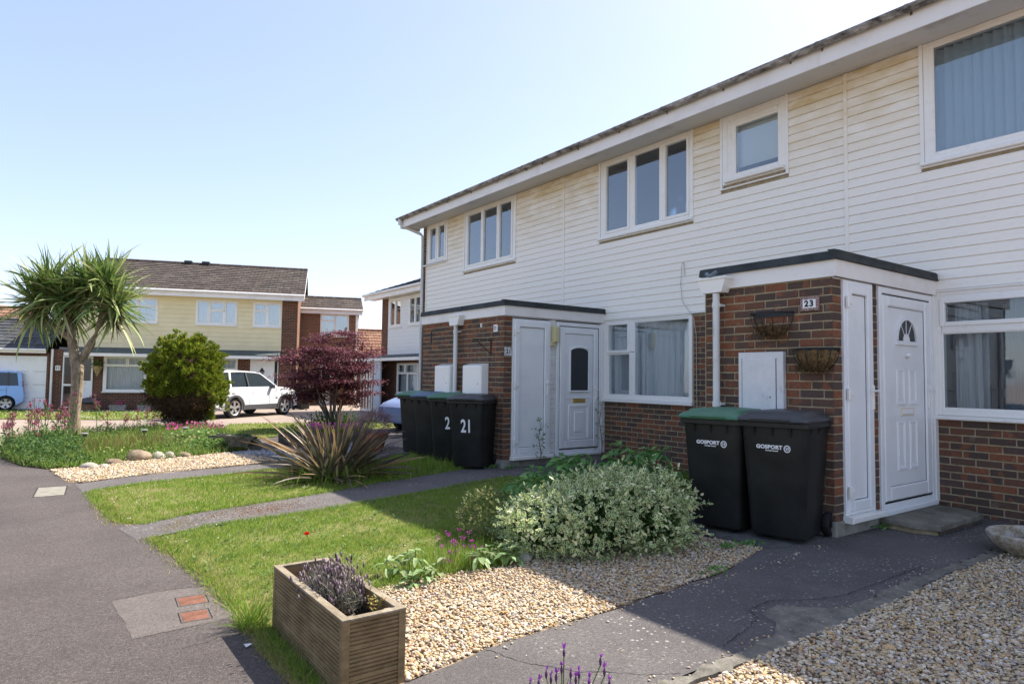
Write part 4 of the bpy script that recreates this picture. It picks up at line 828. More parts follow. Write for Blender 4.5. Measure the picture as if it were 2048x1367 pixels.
m_straw = mat('dead straw plant', (.4, .27, .1), .8, .2, cols=[(0, (.20, .13, .05)), (.6, (.48, .33, .14)), (1, (.12, .15, .05))], island=True, transl=.2)
def basket(yc, zt, zb, sag, label, plant):
    t = thing('hanging_basket', label, 'wall basket', (XP, yc, zt), R(-90), 'black wire baskets on the porch wall of number 23'); T = TP @ Matrix.Translation((-yc, 0, 0)); r = .20
    f = MB(T); arc = [(r*math.cos(a), -.195*math.sin(a)-.004) for a in np.linspace(0, math.pi, 17)]
    f.tube([(p[0], p[1], zt) for p in arc], .008, 6); f.tube([(-r, -.004, zt), (r, -.004, zt)], .006, 6); f.box(-r, r, -.008, 0, zt-.03, zt+.012); f.build('rim', m_iron, t, smooth=50)
    prof = lambda a, s: (r*math.cos(a)*math.cos(s*1.45), -.195*math.sin(a)*math.cos(s*1.45)-.006, zt-(zt-zb)*math.sin(s*1.5))
    for a in np.linspace(.0, math.pi, 7): MB(T).tube([prof(a, s) for s in np.linspace(0, 1, 8)], .0045, 5).build('wire', m_iron, t)
    vs = []; fs = []; nu, nv = 26, 9
    for j in range(nv):
        for i in range(nu+1):
            a = math.pi*i/nu; s = sag+(1-sag)*j/(nv-1); p = prof(a, s); k = .93+rng.normal(0, .035); vs.append((p[0]*k, p[1]*k-.001, p[2]+rng.normal(0, .006)))
    for j in range(nv-1):
        for i in range(nu): q = j*(nu+1)+i; fs.append((q, q+1, q+nu+2, q+nu+1))
    MB(T).add(vs, fs).build('liner', m_coir, t, smooth=True)
    P = np.array([tuple(T @ Vector((rng.uniform(-.17, .17), -rng.uniform(.02, .17), rng.uniform(zb-.0, zt-.09)))) for _ in range(320)]); scatter('fibres', LEAF4, P, dirs(320, -80, 10)*[1, 1, 1], rng.normal(0, 1, (320, 3)), rng.uniform(.03, .07, 320), np.full(320, .004), m_coir, t, kind='stuff')
    if plant:
        c0 = T @ Vector((.03, -.1, zt-.09)); P = np.array(c0)+rng.normal(0, 1, (420, 3))*[.03, .06, .01]; scatter('dead_plant', BLADE, P, dirs(420, -10, 80), rng.normal(0, 1, (420, 3)), rng.uniform(.04, .09, 420), np.full(420, .004), m_straw, t, kind='stuff')
basket(3.49, 2.0, 1.78, .42, 'black wire wall basket with slumped brown liner below the number 23 plate', False)
basket(3.07, 1.66, 1.46, .05, 'black wire wall basket full of dead straw beside the white meter box', True)

# ============================================================ CARS
def make_car(name, label, cat, paint, P):
    """x forward from the rear axle, y to the left, z up; P holds the proportions"""
    t = thing(name, label, cat, (0, 0, 0)); wb, ro, fo, hw, r, hb, hr = P['wb'], P['ro'], P['fo'], P['hw'], P['r'], P['belt'], P['roof']
    gc = P['gc']; ar = r*1.14
    def arch(cx): return [(cx+ar*math.cos(a), r*.98+ar*math.sin(a)) for a in np.linspace(math.pi*1.08, -math.pi*.08, 13)]
    pr = [(-ro+.03, gc+.12)]+[(-ar-.03, gc)]+arch(0)+[(ar+.03, gc)]+[(wb-ar-.03, gc)]+arch(wb)+[(wb+ar+.03, gc+.02), (wb+fo-.05, gc+.05), (wb+fo, gc+.25)]+P['nose']+P['tail']
    n = len(pr); B = bmesh.new()
    def hwz(x, z): e = max(0, (abs(x-wb/2)-(wb/2+.15))/.8); return (hw-.06*max(0, z-.55)/.5-.02*max(0, .45-z)) * (1-.16*min(1, e)**2)
    rows = [[B.verts.new((x, s*hwz(x, z)*k, z)) for x, z in pr] for s, k in ((-1, 1), (1, 1))]
    f1 = B.faces.new(rows[0]); f2 = B.faces.new(rows[1][::-1])
    for i in range(n): B.faces.new((rows[0][i], rows[1][i], rows[1][(i+1) % n], rows[0][(i+1) % n]))
    bmesh.ops.recalc_face_normals(B, faces=B.faces); bmesh.ops.triangulate(B, faces=[f for f in B.faces if len(f.verts) > 4])
    me = bpy.data.meshes.new('body'); B.to_mesh(me); B.free(); me.materials.append(paint); body = link('body', me, t, smooth=35, bevel=.045, seg=3); body.modifiers[-1].angle_limit = R(50)
    # greenhouse: dark glass volume, painted roof and pillars
    gh = P['gh']; top = [p for p in gh]
    def side(x, z, k=0): a = min(1, max(0, (z-hb)/(hr-hb))); return hwz(x, hb)-.055-a*P['tumble']+k
    g = MB(); m_ = len(gh); g.add([(x, -side(x, z), z) for x, z in gh]+[(x, side(x, z), z) for x, z in gh], [tuple(range(m_))[::-1], tuple(range(m_, 2*m_))]+[(i, (i+1) % m_, m_+(i+1) % m_, m_+i) for i in range(m_)])
    g.build('windows', m_carglass, t)
    rp = P['rooftop']; k_ = len(rp); rf = MB(); vs = []
    for x, z in rp: w_ = side(x, z, .012); vs += [(x, -w_, z-.01), (x, -w_*.93, z+.02), (x, 0, z+.045), (x, w_*.93, z+.02), (x, w_, z-.01)]
    fs = [(i*5+j, i*5+j+1, i*5+j+6, i*5+j+5) for i in range(k_-1) for j in range(4)]; rf.add(vs, fs); ro_ = rf.build('roof', paint, t, smooth=40); so_ = ro_.modifiers.new('s', 'SOLIDIFY'); so_.thickness = .05; so_.offset = -1
    for a, b, wdt in P['pillars']:
        for s in (-1, 1):
            q = MB(); 
            (xa, za), (xb, zb) = a, b
            q.add([(xa-wdt, s*side(xa, za, .012), za), (xa+wdt, s*side(xa, za, .012), za), (xb+wdt, s*side(xb, zb, .012), zb), (xb-wdt, s*side(xb, zb, .012), zb)]+[(xa-wdt, s*side(xa, za, -.04), za), (xa+wdt, s*side(xa, za, -.04), za), (xb+wdt, s*side(xb, zb, -.04), zb), (xb-wdt, s*side(xb, zb, -.04), zb)], [(0, 1, 2, 3), (7, 6, 5, 4), (0, 4, 5, 1), (1, 5, 6, 2), (2, 6, 7, 3), (3, 7, 4, 0)]); q.build('pillar', paint if wdt > .03 else m_trim, t)
    for cx in (0, wb):
        for s in (-1, 1):
            y = s*(hw-.13); w_ = MB().lathe([(.0, -.10), (r*.62, -.10), (r*.70, -.11), (r*.92, -.11), (r, -.085), (r, .085), (r*.92, .11), (r*.70, .11), (r*.62, .06), (0, .05)], 28); w_.v = [(cx+p[0], y+s*p[2], r+p[1]) for p in w_.v]; wh = w_.build('wheel', m_rubber, t, smooth=40)
            rm = MB(); 
            for j in range(P.get('spokes', 5)):
                a = 2*math.pi*j/P.get('spokes', 5)+.3; ca, sa = math.cos(a), math.sin(a)
                rm.add([(cx+ca*.03-sa*.035, y+s*.085, r+sa*.03+ca*.035), (cx+ca*.03+sa*.035, y+s*.085, r+sa*.03-ca*.035), (cx+ca*r*.66+sa*.06, y+s*.10, r+sa*r*.66-ca*.06), (cx+ca*r*.66-sa*.06, y+s*.10, r+sa*r*.66+ca*.06)], [(0, 1, 2, 3)])
            for j in range(24):
                a0, a1 = 2*math.pi*j/24, 2*math.pi*(j+1)/24; q = lambda a, rr, d: (cx+rr*math.cos(a), y+s*d, r+rr*math.sin(a)); rm.add([q(a0, r*.62, .095), q(a1, r*.62, .095), q(a1, r*.70, .113), q(a0, r*.70, .113)], [(0, 1, 2, 3)])
            rm.add([(cx+.06*math.cos(a), y+s*.102, r+.06*math.sin(a)) for a in np.linspace(0, 2*math.pi, 10, endpoint=False)], [tuple(range(10))]); rm.build('rim', m_alloy, wh)
            if P.get('cladding'):
                lp_ = MB(); A = [(cx+k*math.cos(a), r*.98+k*math.sin(a)) for k in (ar-.012, ) for a in np.linspace(math.pi*1.05, -math.pi*.05, 15)]; Bq = [(cx+k*math.cos(a), r*.98+k*math.sin(a)) for k in (ar+.06, ) for a in np.linspace(math.pi*1.05, -math.pi*.05, 15)]
                yy = s*(hw-.005); vs = [(p[0], yy+s*.012, p[1]) for p in A]+[(p[0], yy+s*.004, p[1]) for p in Bq]; lp_.add(vs, [(i, i+1, 15+i+1, 15+i) for i in range(14)]); o_ = lp_.build('arch_trim', m_trim, t); q_ = o_.modifiers.new('s', 'SOLIDIFY'); q_.thickness = .03; q_.offset = 0
    for s in (-1, 1):
        if P.get('cladding'): MB().box(ar+.03, wb-ar-.03, s*(hw-.03)-.03, s*(hw-.03)+.03, gc-.02, gc+.16).build('side_sill', m_trim, t, bevel=.01)
        for x in P['seams']: MB().tube([(x+.02*(z-gc), s*(hwz(x, z)+.001), z) for z in np.linspace(gc+.14, hb-.03, 6)], .004, 4).build('door_seam', m_black, t)
        for x in P['handles']: MB().box(x-.08, x+.08, s*hwz(x, hb-.13)-.012, s*hwz(x, hb-.13)+.02, hb-.15, hb-.12).build('door_handle', paint, t, bevel=.006)
        mx = P['mirror']; MB().box(mx-.06, mx+.06, s*(hwz(mx, hb)+.07)-.09, s*(hwz(mx, hb)+.07)+.09, hb-.0, hb+.14).build('mirror', m_trim if P.get('blackmirror') else paint, t, bevel=.03)
        q = P['lamp']; MB().add([(a, s*b, c) for a, b, c in q], [tuple(range(len(q)))]).build('headlight', m_lampglass, t)
        q = P['tlamp']; MB().add([(a, s*b, c) for a, b, c in q], [tuple(range(len(q)))]).build('tail_light', m_redlamp, t)
    MB().box(-.2, wb+.2, -hw+.22, hw-.22, gc+.02, gc+.25).build('underbody', m_black, t)
    return t
m_carglass = mat('car glass', (.02, .03, .035), .06, .8); m_trim = mat('grey plastic trim', (.07, .07, .075), .6, .4); m_alloy = mat('alloy rim', (.55, .54, .52), .35, .6, metallic=.6)
m_lampglass = mat('lamp glass', (.6, .62, .65), .1, .8); m_redlamp = mat('red lamp', (.35, .02, .015), .2, .7)
def paintm(name, c):
    m = mat(name, c, .25, .6); m.node_tree.nodes['Principled BSDF'].inputs['Coat Weight'].default_value = .6; m.node_tree.nodes['Principled BSDF'].inputs['Coat Roughness'].default_value = .05; return m
SUV = dict(wb=2.62, ro=.90, fo=.85, hw=.92, r=.355, gc=.30, belt=1.02, roof=1.60, tumble=.17, cladding=True, blackmirror=True,
    nose=[(3.46, .62), (3.42, .80), (3.26, .93), (2.95, 1.02), (2.35, 1.08), (2.2, 1.09)], tail=[(-.70, 1.06), (-.84, 1.0), (-.90, .8), (-.90, .5)],
    gh=[(2.32, 1.04), (1.42, 1.60), (.2, 1.64), (-.62, 1.56), (-.80, 1.04)], rooftop=[(1.52, 1.56), (1.2, 1.61), (.5, 1.64), (-.2, 1.62), (-.80, 1.56)],
    pillars=[((2.30, 1.05), (1.42, 1.60), .035), ((.78, 1.05), (.72, 1.62), .025), ((-.12, 1.05), (-.05, 1.62), .04), ((-.78, 1.05), (-.66, 1.58), .09)],
    seams=[1.72, .68, -.18], handles=[.9, -.02], mirror=1.85, lamp=[(3.52, .84, .72), (3.60, .62, .70), (3.50, .66, .88), (3.20, .83, .94)], tlamp=[(-.905, .62, .75), (-.86, .86, .75), (-.80, .86, 1.0), (-.885, .66, 1.0)])
a = math.atan2(.559, .829)
c = make_car('parked_car', 'white high-riding car with grey wheel arches parked on the drive behind the round conifer', 'car', paintm('white paint', (.78, .78, .78)), SUV); c.location = (5.23, 24.93, gz(5.5, 24)); c.rotation_euler = (0, 0, a)
for s in (-1, 1): MB().add([], []) if False else None
HAT = dict(wb=2.30, ro=.58, fo=.68, hw=.79, r=.285, gc=.22, belt=.98, roof=1.55, tumble=.10,
    nose=[(2.96, .6), (2.90, .78), (2.75, .86), (2.45, .95), (2.2, 1.0)], tail=[(-.50, 1.0), (-.55, .9), (-.58, .6), (-.58, .4)],
    gh=[(2.22, .97), (1.65, 1.50), (.9, 1.56), (-.35, 1.52), (-.50, .97)], rooftop=[(1.7, 1.47), (1.3, 1.53), (.6, 1.56), (-.1, 1.55), (-.47, 1.50)],
    pillars=[((2.2, .98), (1.66, 1.5), .03), ((.85, .98), (.82, 1.54), .05), ((-.05, .98), (-.02, 1.54), .03), ((-.46, .98), (-.38, 1.52), .07)],
    seams=[1.75, .8, -.02], handles=[.98, .12], mirror=1.8, blackmirror=True, lamp=[(2.90, .72, .62), (2.97, .5, .62), (2.90, .5, .8), (2.75, .72, .82)], tlamp=[(-.585, .55, .7), (-.56, .74, .7), (-.50, .72, 1.2), (-.52, .6, 1.2)])
c = make_car('parked_car', 'pale blue hatchback parked in front of the white garage door', 'car', paintm('pale blue paint', (.25, .46, .82)), HAT); c.location = (-.75, 34.2, -.22); c.rotation_euler = (0, 0, R(174))
SAL = dict(wb=2.55, ro=.75, fo=.85, hw=.87, r=.31, gc=.20, belt=.93, roof=1.45, tumble=.14,
    nose=[(3.40, .5), (3.36, .66), (3.2, .76), (2.8, .88), (2.2, .97)], tail=[(-.60, .98), (-.72, .9), (-.75, .6), (-.75, .4)],
    gh=[(2.3, .94), (1.35, 1.42), (.3, 1.46), (-.45, 1.38), (-.62, .94)], rooftop=[(1.42, 1.40), (1, 1.44), (.3, 1.46), (-.2, 1.44), (-.58, 1.38)],
    pillars=[((2.28, .95), (1.36, 1.41), .03), ((.75, .95), (.7, 1.45), .03), ((-.2, .95), (-.1, 1.42), .04), ((-.6, .95), (-.5, 1.4), .07)],
    seams=[1.7, .7, -.2], handles=[.85, -.05], mirror=1.85, lamp=[(3.28, .82, .56), (3.42, .55, .54), (3.36, .55, .70), (3.0, .80, .80)], tlamp=[(-.755, .55, .7), (-.72, .8, .7), (-.68, .78, .95), (-.72, .6, .95)])
c = make_car('parked_car', 'silver blue car with its rounded bonnet showing beyond the row of bins', 'car', paintm('silver blue paint', (.15, .20, .36)), SAL); c.location = (10.85, 16.0, gz(8, 16)-.03); c.rotation_euler = (0, 0, R(191))

# ============================================================ FAR HOUSES
def fbrick(name, c1, c2, mort, sc=1.0):
    def f(n, l, b, mp, noise, col, base):
        tc = n.new('ShaderNodeTexCoord'); sx = n.new('ShaderNodeSeparateXYZ'); l.new(tc.outputs['Object'], sx.inputs[0]); ad = n.new('ShaderNodeMath'); ad.operation = 'ADD'; l.new(sx.outputs[0], ad.inputs[0]); l.new(sx.outputs[1], ad.inputs[1])
        cm = n.new('ShaderNodeCombineXYZ'); l.new(ad.outputs[0], cm.inputs[0]); l.new(sx.outputs[2], cm.inputs[1])
        bt = n.new('ShaderNodeTexBrick'); bt.inputs['Scale'].default_value = 1; bt.inputs['Brick Width'].default_value = .225; bt.inputs['Row Height'].default_value = .075; bt.inputs['Mortar Size'].default_value = .008; bt.inputs['Bias'].default_value = -.1
        bt.inputs['Color1'].default_value = (*c1, 1); bt.inputs['Color2'].default_value = (*c2, 1); bt.inputs['Mortar'].default_value = (*mort, 1); l.new(cm.outputs[0], bt.inputs['Vector'])
        return mixc(n, l, maprange(n, l, noise(1.5, 5).outputs[0], .35, .7, 0, .35), bt.outputs[0], c1)
    return mat(name, c1, .9, .15, extra=f, bump=.3, bscale=40)
m_fbd = fbrick('far dark and shaded brick', (.09, .045, .035), (.19, .075, .045), (.26, .19, .13)); m_fbr = fbrick('far red and sunlit brick', (.17, .085, .055), (.25, .12, .075), (.32, .24, .17))  # shaded and sunlit tones of brick put into two base colours
def roofmat(name, a, b, cc):
    def f(n, l, bs, mp, noise, col, base):
        tc = n.new('ShaderNodeTexCoord'); sx = n.new('ShaderNodeSeparateXYZ'); l.new(tc.outputs['Object'], sx.inputs[0])
        cm = n.new('ShaderNodeCombineXYZ'); l.new(sx.outputs[0], cm.inputs[0]); l.new(sx.outputs[1], cm.inputs[1])
        bt = n.new('ShaderNodeTexBrick'); bt.inputs['Scale'].default_value = 1; bt.inputs['Brick Width'].default_value = .33; bt.inputs['Row Height'].default_value = .34; bt.inputs['Mortar Size'].default_value = .012; bt.inputs['Bias'].default_value = 0
        bt.inputs['Color1'].default_value = (*a, 1); bt.inputs['Color2'].default_value = (*b, 1); bt.inputs['Mortar'].default_value = (.03, .025, .02, 1); l.new(cm.outputs[0], bt.inputs['Vector'])
        return mixc(n, l, maprange(n, l, noise(3, 6, .75).outputs[0], .55, .72, 0, .6), bt.outputs[0], cc)
    return mat(name, a, .9, .15, extra=f, bump=.4, bscale=30)
m_rt = roofmat('lichened concrete tiles', (.075, .062, .055), (.115, .092, .078), (.30, .27, .23)); m_rts = roofmat('slate grey tiles', (.06, .065, .07), (.10, .105, .11), (.14, .14, .14)); m_rtr = roofmat('red brown tiles', (.24, .13, .085), (.30, .17, .11), (.36, .27, .17))
m_ycl = mat('pale yellow boarding', (.80, .70, .44), .5, .35, cols=[(.3, (.76, .66, .40)), (.7, (.84, .74, .48))], scale=2)
m_wcl = mat('far white boarding', (.78, .78, .76), .5, .35)
def tiled_roof(name, T, x0, x1, y0, z0, rise, run, m, parent, n=None, both=True):
    """courses of tiles stepping up from the eaves; run is the horizontal depth of one pitch"""
    rf = MB(T); L = math.hypot(run, rise); n = n or max(3, round(L/.30))
    for i in range(n):
        ya, yb = y0+run*i/n, y0+run*(i+1)/n+.04; za, zb = z0+rise*i/n+.03, z0+rise*(i+1)/n
        cols_ = max(1, int((x1-x0)/.33)); xs = [x0+(.16 if i % 2 else 0)*0+(x1-x0)*k/cols_ for k in range(cols_+1)]
        for k in range(cols_): dz = rng.normal(0, .003); rf.prism([(ya, za+dz), (yb, zb+.012+dz), (yb, zb-.01), (ya, za-.035+dz)], xs[k]+.004, xs[k+1]-.004, 'x')
    o = rf.build(name, m, parent); o['kind'] = 'stuff'
    MB(T).prism([(y0+run, z0+rise-.01), (y0+.05, z0-.02), (y0+.05, z0-.06), (y0+run, z0+rise-.07), (y0+2*run, z0-.05), (y0+2*run, z0)], x0+.01, x1-.01, 'x').build('roof', m, parent)
    rd = MB(T); nr = int((x1-x0)/.45)
    for k in range(nr): a_, b_ = x0+(x1-x0)*k/nr, x0+(x1-x0)*(k+1)/nr; rd.prism([(y0+run+.13*math.cos(q), z0+rise-.02+.10*math.sin(q)) for q in np.linspace(0, math.pi, 7)], a_+.005, b_-.005, 'x')
    o = rd.build('ridge_tiles', m, parent); o['kind'] = 'stuff'
def eaves(T, x0, x1, z, parent, y=-.5, end=True):
    MB(T).box(x0, x1, y, 0, z-.0, z+.012).build('soffit', m_pvc, parent); MB(T).box(x0, x1, y-.018, y, z-.05, z+.17).build('fascia', m_fascia, parent)
    MB(T).tube([(x0-.03, y-.07, z+.18), (x1+.03, y-.07, z+.18)], .055, 8).build('gutter', m_fascia, parent, smooth=60)
U11 = (.940, -.342); C11 = (9.71, 30.08); T11 = frame(C11, U11); A11 = math.atan2(-.342, .940); g11 = -.25
h = thing('semi_house', 'yellow boarded house numbered 11 with a brown tiled roof and white garage', 'house', (*C11, g11), A11)
ow = [(-7.35, -5.76, 3.52, 4.62), (-4.26, -2.56, 3.52, 4.62), (-1.90, -.70, 3.50, 4.62)]
lo = [(-9.28, -8.10, -.15, 2.06), (-7.75, -4.55, .55, 2.06), (-3.2, -2.47, 1.55, 2.05), (-1.95, -.76, -.15, 2.03)]
mb = MB(T11); wallcore(mb, -8.95, 0, 2.3, 4.76, 0, .2, ow); wallcore(mb, -9.75, 0, g11, 2.3, 0, .2, lo); mb.box(-8.95, 0, 7.8, 8, g11, 4.76); mb.box(-.2, 0, .2, 7.8, g11, 4.76); mb.box(-9.75, -9.55, .2, 7.8, g11, 2.3); mb.box(-9.12, -8.95, .0, 7.8, 2.3, 4.76); mb.prism([(.0, 4.76), (4.0, 6.4), (8, 4.76)], -9.0, -8.9, 'x'); mb.build('wall', m_fbd, h)
mb = MB(T11).box(.0, .012, .0, 8, g11, 4.76); mb.prism([(.0, 4.76), (4.0, 6.4), (8, 4.76)], -.02, .012, 'x'); mb.build('gable_wall', m_fbr, h)  # same brick as the front, with the sunlit side's brightness in its colour
mb = MB(T11); mb.box(-9.5, -.25, .25, 7.7, 2.3, 2.4); mb.box(-8.9, -.25, .25, 7.7, 4.7, 4.78); mb.box(-8.9, -.25, 2.5, 2.6, g11, 4.7); mb.build('inner_wall', m_room, h)
cladding(h, T11, -8.9, -.67, 2.42, 4.74, [(o[0], o[1], o[2], o[3]) for o in ow], (), .195, m_ycl)
window(h, T11, *ow[0], [(-7.25, -6.6, 3.62, 4.22, False), (-6.5, -5.85, 3.62, 4.22, False), (-7.25, -6.6, 4.28, 4.52, True), (-6.5, -5.85, 4.28, 4.52, True)], y=-.02)
window(h, T11, *ow[1], [(-4.17, -3.78, 3.62, 4.52, True), (-3.66, -3.15, 3.62, 4.12, False), (-3.66, -3.15, 4.22, 4.50, True), (-3.03, -2.65, 3.62, 4.52, True)], y=-.02)
window(h, T11, *ow[2], [(-1.80, -1.36, 3.60, 4.18, False), (-1.80, -1.36, 4.26, 4.5, True), (-1.24, -.80, 3.60, 4.52, True)], y=-.02)
window(h, T11, *lo[1], [(-7.62, -6.2, .65, 1.62, False), (-7.62, -6.9, 1.72, 1.96, True), (-6.78, -6.1, 1.72, 1.96, True), (-6.08, -4.65, .65, 1.62, False), (-5.9, -4.7, 1.72, 1.96, True)], y=-.03, frame_t=.09)
window(h, T11, *lo[2], [(-3.12, -2.56, 1.62, 1.98, True)], y=-.02, frame_t=.05)
eaves(T11, -9.0, .27, 4.74, h); tiled_roof('roof_tile', T11, -9.0, .30, -.58, 4.93, 1.87, 4.55, m_rt, h, 15)
MB(T11).prism([(-.5, 4.70), (-.55, 4.95), (4.0, 6.74), (4.0, 6.5)], .27, .295, 'x').build('barge_board', m_fascia, h)
for x in (-5.3, -4.5): k = MB(T11); k.box(x-.22, x+.12, 3.75, 4.1, 6.78, 6.92); k.build('roof_vent', m_iron, h)
MB(T11).prism([(-.75, 2.15), (-.75, 2.20), (0, 2.42), (0, 2.14)], -9.0, -.68, 'x').build('canopy_roof', m_felt2, h); MB(T11).box(-9.0, -.66, -.77, -.745, 2.03, 2.16).build('canopy_fascia', m_fascia, h)
d = MB(T11).box(-1.90, -1.0, .01, .06, -.1, 1.97).build('front_door', m_pvcdoor, h); MB(T11).ring(-1.95, -.95, -.12, 2.03, .05, -.02, .08).build('door_frame', m_pvc, d); MB(T11).prism([(-1.45, 1.28), (-1.33, 1.48), (-1.45, 1.68), (-1.57, 1.48)], -.0, .012, 'y').build('diamond_pane', m_carglass, d); MB(T11).box(-1.6, -1.35, -.0, .01, .95, 1.0).build('letterbox', m_alloy, d)
d = MB(T11).ring(-.95, -.76, -.12, 2.03, .03, -.02, .08).build('side_light', m_pvc, h); MB(T11).box(-.92, -.79, .02, .03, -.05, 1.98).build('pane', m_carglass, d)
d = MB(T11).box(-8.72, -8.2, .01, .06, -.1, 1.0).build('front_door', m_pvcdoor, h); MB(T11).ring(-8.76, -8.14, -.12, 2.03, .07, -.02, .08).build('door_frame', m_pvc, d); MB(T11).box(-8.7, -8.2, .02, .05, 1.0, 1.98).build('pane', m_carglass, d); MB(T11).box(-8.55, -8.4, -.01, .01, .88, .93).build('letterbox', m_alloy, d)
d = MB(T11).ring(-9.26, -8.76, -.12, 2.03, .05, -.02, .08).build('side_light', m_pvc, h); MB(T11).box(-9.22, -8.8, .02, .03, -.05, .78).build('pane', m_glass, d); MB(T11).box(-9.22, -8.8, .02, .03, .86, 1.98).build('pane', m_glass, d); MB(T11).box(-9.22, -8.8, -.01, .07, .78, .86).build('transom', m_pvc, d)
MB(T11).tube([(-9.62, -.1, g11), (-9.62, -.1, 2.3)], .045, 10).build('downpipe', m_pvc, h, smooth=50)
p_ = MB(T11).box(-9.52, -9.34, -.03, 0, 1.42, 1.62).build('number_plate', m_tilew, h); textobj('numerals', '11', T11 @ Matrix.Translation((-9.43, -.033, 1.52)), .16, m_blackprint, p_, bold=.004)
mb = MB(T11); mb.box(-14, -9.76, .05, .2, 2.0, 2.15); mb.box(-9.84, -9.76, .0, .2, g11, 2.15); mb.box(-14, -13.9, .0, 6, g11, 2.15); mb.box(-14, -9.76, 5.8, 6, g11, 2.15); mb.box(-14, -12.45, .0, .2, g11, 2.0); mb.build('garage_wall', m_fbd, h)
g_ = MB(T11).box(-12.45, -9.84, .02, .08, -.18, 2.0).build('garage_door', m_pvcdoor, h)
for j, z in enumerate((.28, .82, 1.36)):
    for x in (-12.2, -11.55, -10.9, -10.3): MB(T11).box(x, x+.42, .012, .02, z-.004, z+.006).build('groove', m_trim, g_)
MB(T11).box(-14.1, -9.78, -.32, -.3, 2.12, 2.26).build('garage_fascia', m_fascia, h); MB(T11).tube([(-14.1, -.36, 2.25), (-9.78, -.36, 2.25)], .05, 8).build('garage_gutter', m_fascia, h)
tiled_roof('garage_tile', T11, -14.1, -9.77, -.36, 2.30, 1.35, 2.9, m_rts, h, 9)
# hanging cone on its wall, troughs and pots
def small(name, label, cat, mbf, m, grp=None, **kw):
    t = mbf.build(name, m, None, **kw); return tag(t, label, cat, grp)
P0 = T11 @ Vector((-7.93, -.16, 0)); cz = 1.2
cn = thing('hanging_cone', 'wicker cone basket hung beside the far front window with a leafy plant in it', 'wall basket', (P0.x, P0.y, cz+.1)); MB().lathe([(.02, 0), (.10, .18), (.19, .38), (.20, .42), (.17, .42)], 14, (P0.x, P0.y, cz)).build('cone', mat('wicker', (.42, .30, .14), .8, .2, cols=[(.4, (.25, .16, .07)), (.6, (.50, .38, .2))], scale=25), cn)
scatter('foliage', LEAF4, np.array([P0.x, P0.y, cz+.45])+rng.normal(0, 1, (120, 3))*[.09, .09, .09], dirs(120, -20, 80), rng.normal(0, 1, (120, 3)), np.full(120, .1), np.full(120, .05), m_leafg, cn, kind='stuff')
for i, (x, y, lab) in enumerate(((-7.0, -.55, 'pale trough with pink flowers under the far front window, nearer the door'), (-5.95, -.55, 'pale trough under the far front window, half behind the round conifer'))):
    P1 = T11 @ Vector((x, y, 0)); t = thing('trough', lab, 'plant trough', (P1.x, P1.y, g11), A11, 'pale troughs below the far window'); b = MB(basis(t)); b.add([(-.26, -.12, 0), (.26, -.12, 0), (.26, .12, 0), (-.26, .12, 0), (-.32, -.16, .26), (.32, -.16, .26), (.32, .16, .26), (-.32, .16, .26)], [(3, 2, 1, 0), (0, 1, 5, 4), (1, 2, 6, 5), (2, 3, 7, 6), (3, 0, 4, 7), (4, 5, 6, 7)]); b.build('trough', m_concrete, t, bevel=.01)
    n = 90; scatter('foliage', LEAF4, np.array([P1.x, P1.y, g11+.3])+rng.normal(0, 1, (n, 3))*[.13, .06, .05], dirs(n, 0, 80), rng.normal(0, 1, (n, 3)), np.full(n, .07), np.full(n, .04), m_leafg if i else mat('pink petals', (.6, .08, .25), .6, .2, cols=[(0, (.75, .12, .32)), (.6, (.55, .05, .25)), (.7, (.12, .2, .05))], island=True, transl=.3), t, kind='stuff')
P1 = T11 @ Vector((-8.05, -.7, 0)); t = thing('kettle_pot', 'squat dark pot on a brick red base beside the far front door', 'pot', (P1.x, P1.y, g11)); MB().lathe([(.2, 0), (.27, .05), (.28, .3), (.24, .32)], 14, (P1.x, P1.y, g11)).build('base', m_fbr, t); MB().lathe([(.24, .0), (.36, .06), (.34, .14), (.2, .22), (.05, .26), (0, .26)], 16, (P1.x, P1.y, g11+.32)).build('lid', m_trim, t, smooth=50)
# second house behind the gable
C2 = (11.16, 33.49); T2h = frame(C2, U11); g2 = -.3
h = thing('semi_house', 'narrow red brick house end with a tiled roof seen past the yellow house gable', 'house', (*C2, g2), A11)
w2 = [(.80, 2.24, 3.38, 4.53)]; l2 = [(.75, 1.50, -.2, 1.95)]
mb = MB(T2h); wallcore(mb, -1.5, 2.72, g2, 4.62, 0, .2, w2+l2); mb.box(2.52, 2.72, .2, 7, g2, 4.62); mb.box(-1.5, 2.72, 6.9, 7, g2, 4.62); mb.build('wall', m_fbr, h); MB(T2h).box(-1.4, 2.5, 2, 2.1, g2, 4.6).build('inner_wall', m_room, h)
window(h, T2h, *w2[0], [(.90, 1.50, 3.48, 4.15, False), (.90, 1.50, 4.22, 4.45, True), (1.60, 2.15, 3.48, 4.45, True)], y=-.02)
d = MB(T2h).box(.80, 1.45, .02, .06, -.2, 1.9).build('front_door', m_pvcdoor, h); MB(T2h).box(.95, 1.3, .005, .03, .95, 1.75).build('pane', m_carglass, d)
eaves(T2h, -1.5, 2.9, 4.56, h, -.25); tiled_roof('roof_tile', T2h, -1.5, 2.95, -.33, 4.74, .85, 2.3, m_rt, h, 6); MB(T2h).tube([(2.62, -.1, g2), (2.62, -.1, 4.5)], .05, 8).build('downpipe', m_pvc, h)
MB(T2h).box(-1.5, 2.72, -.02, 0, 2.1, 2.2).build('string_course', m_fascia, h)
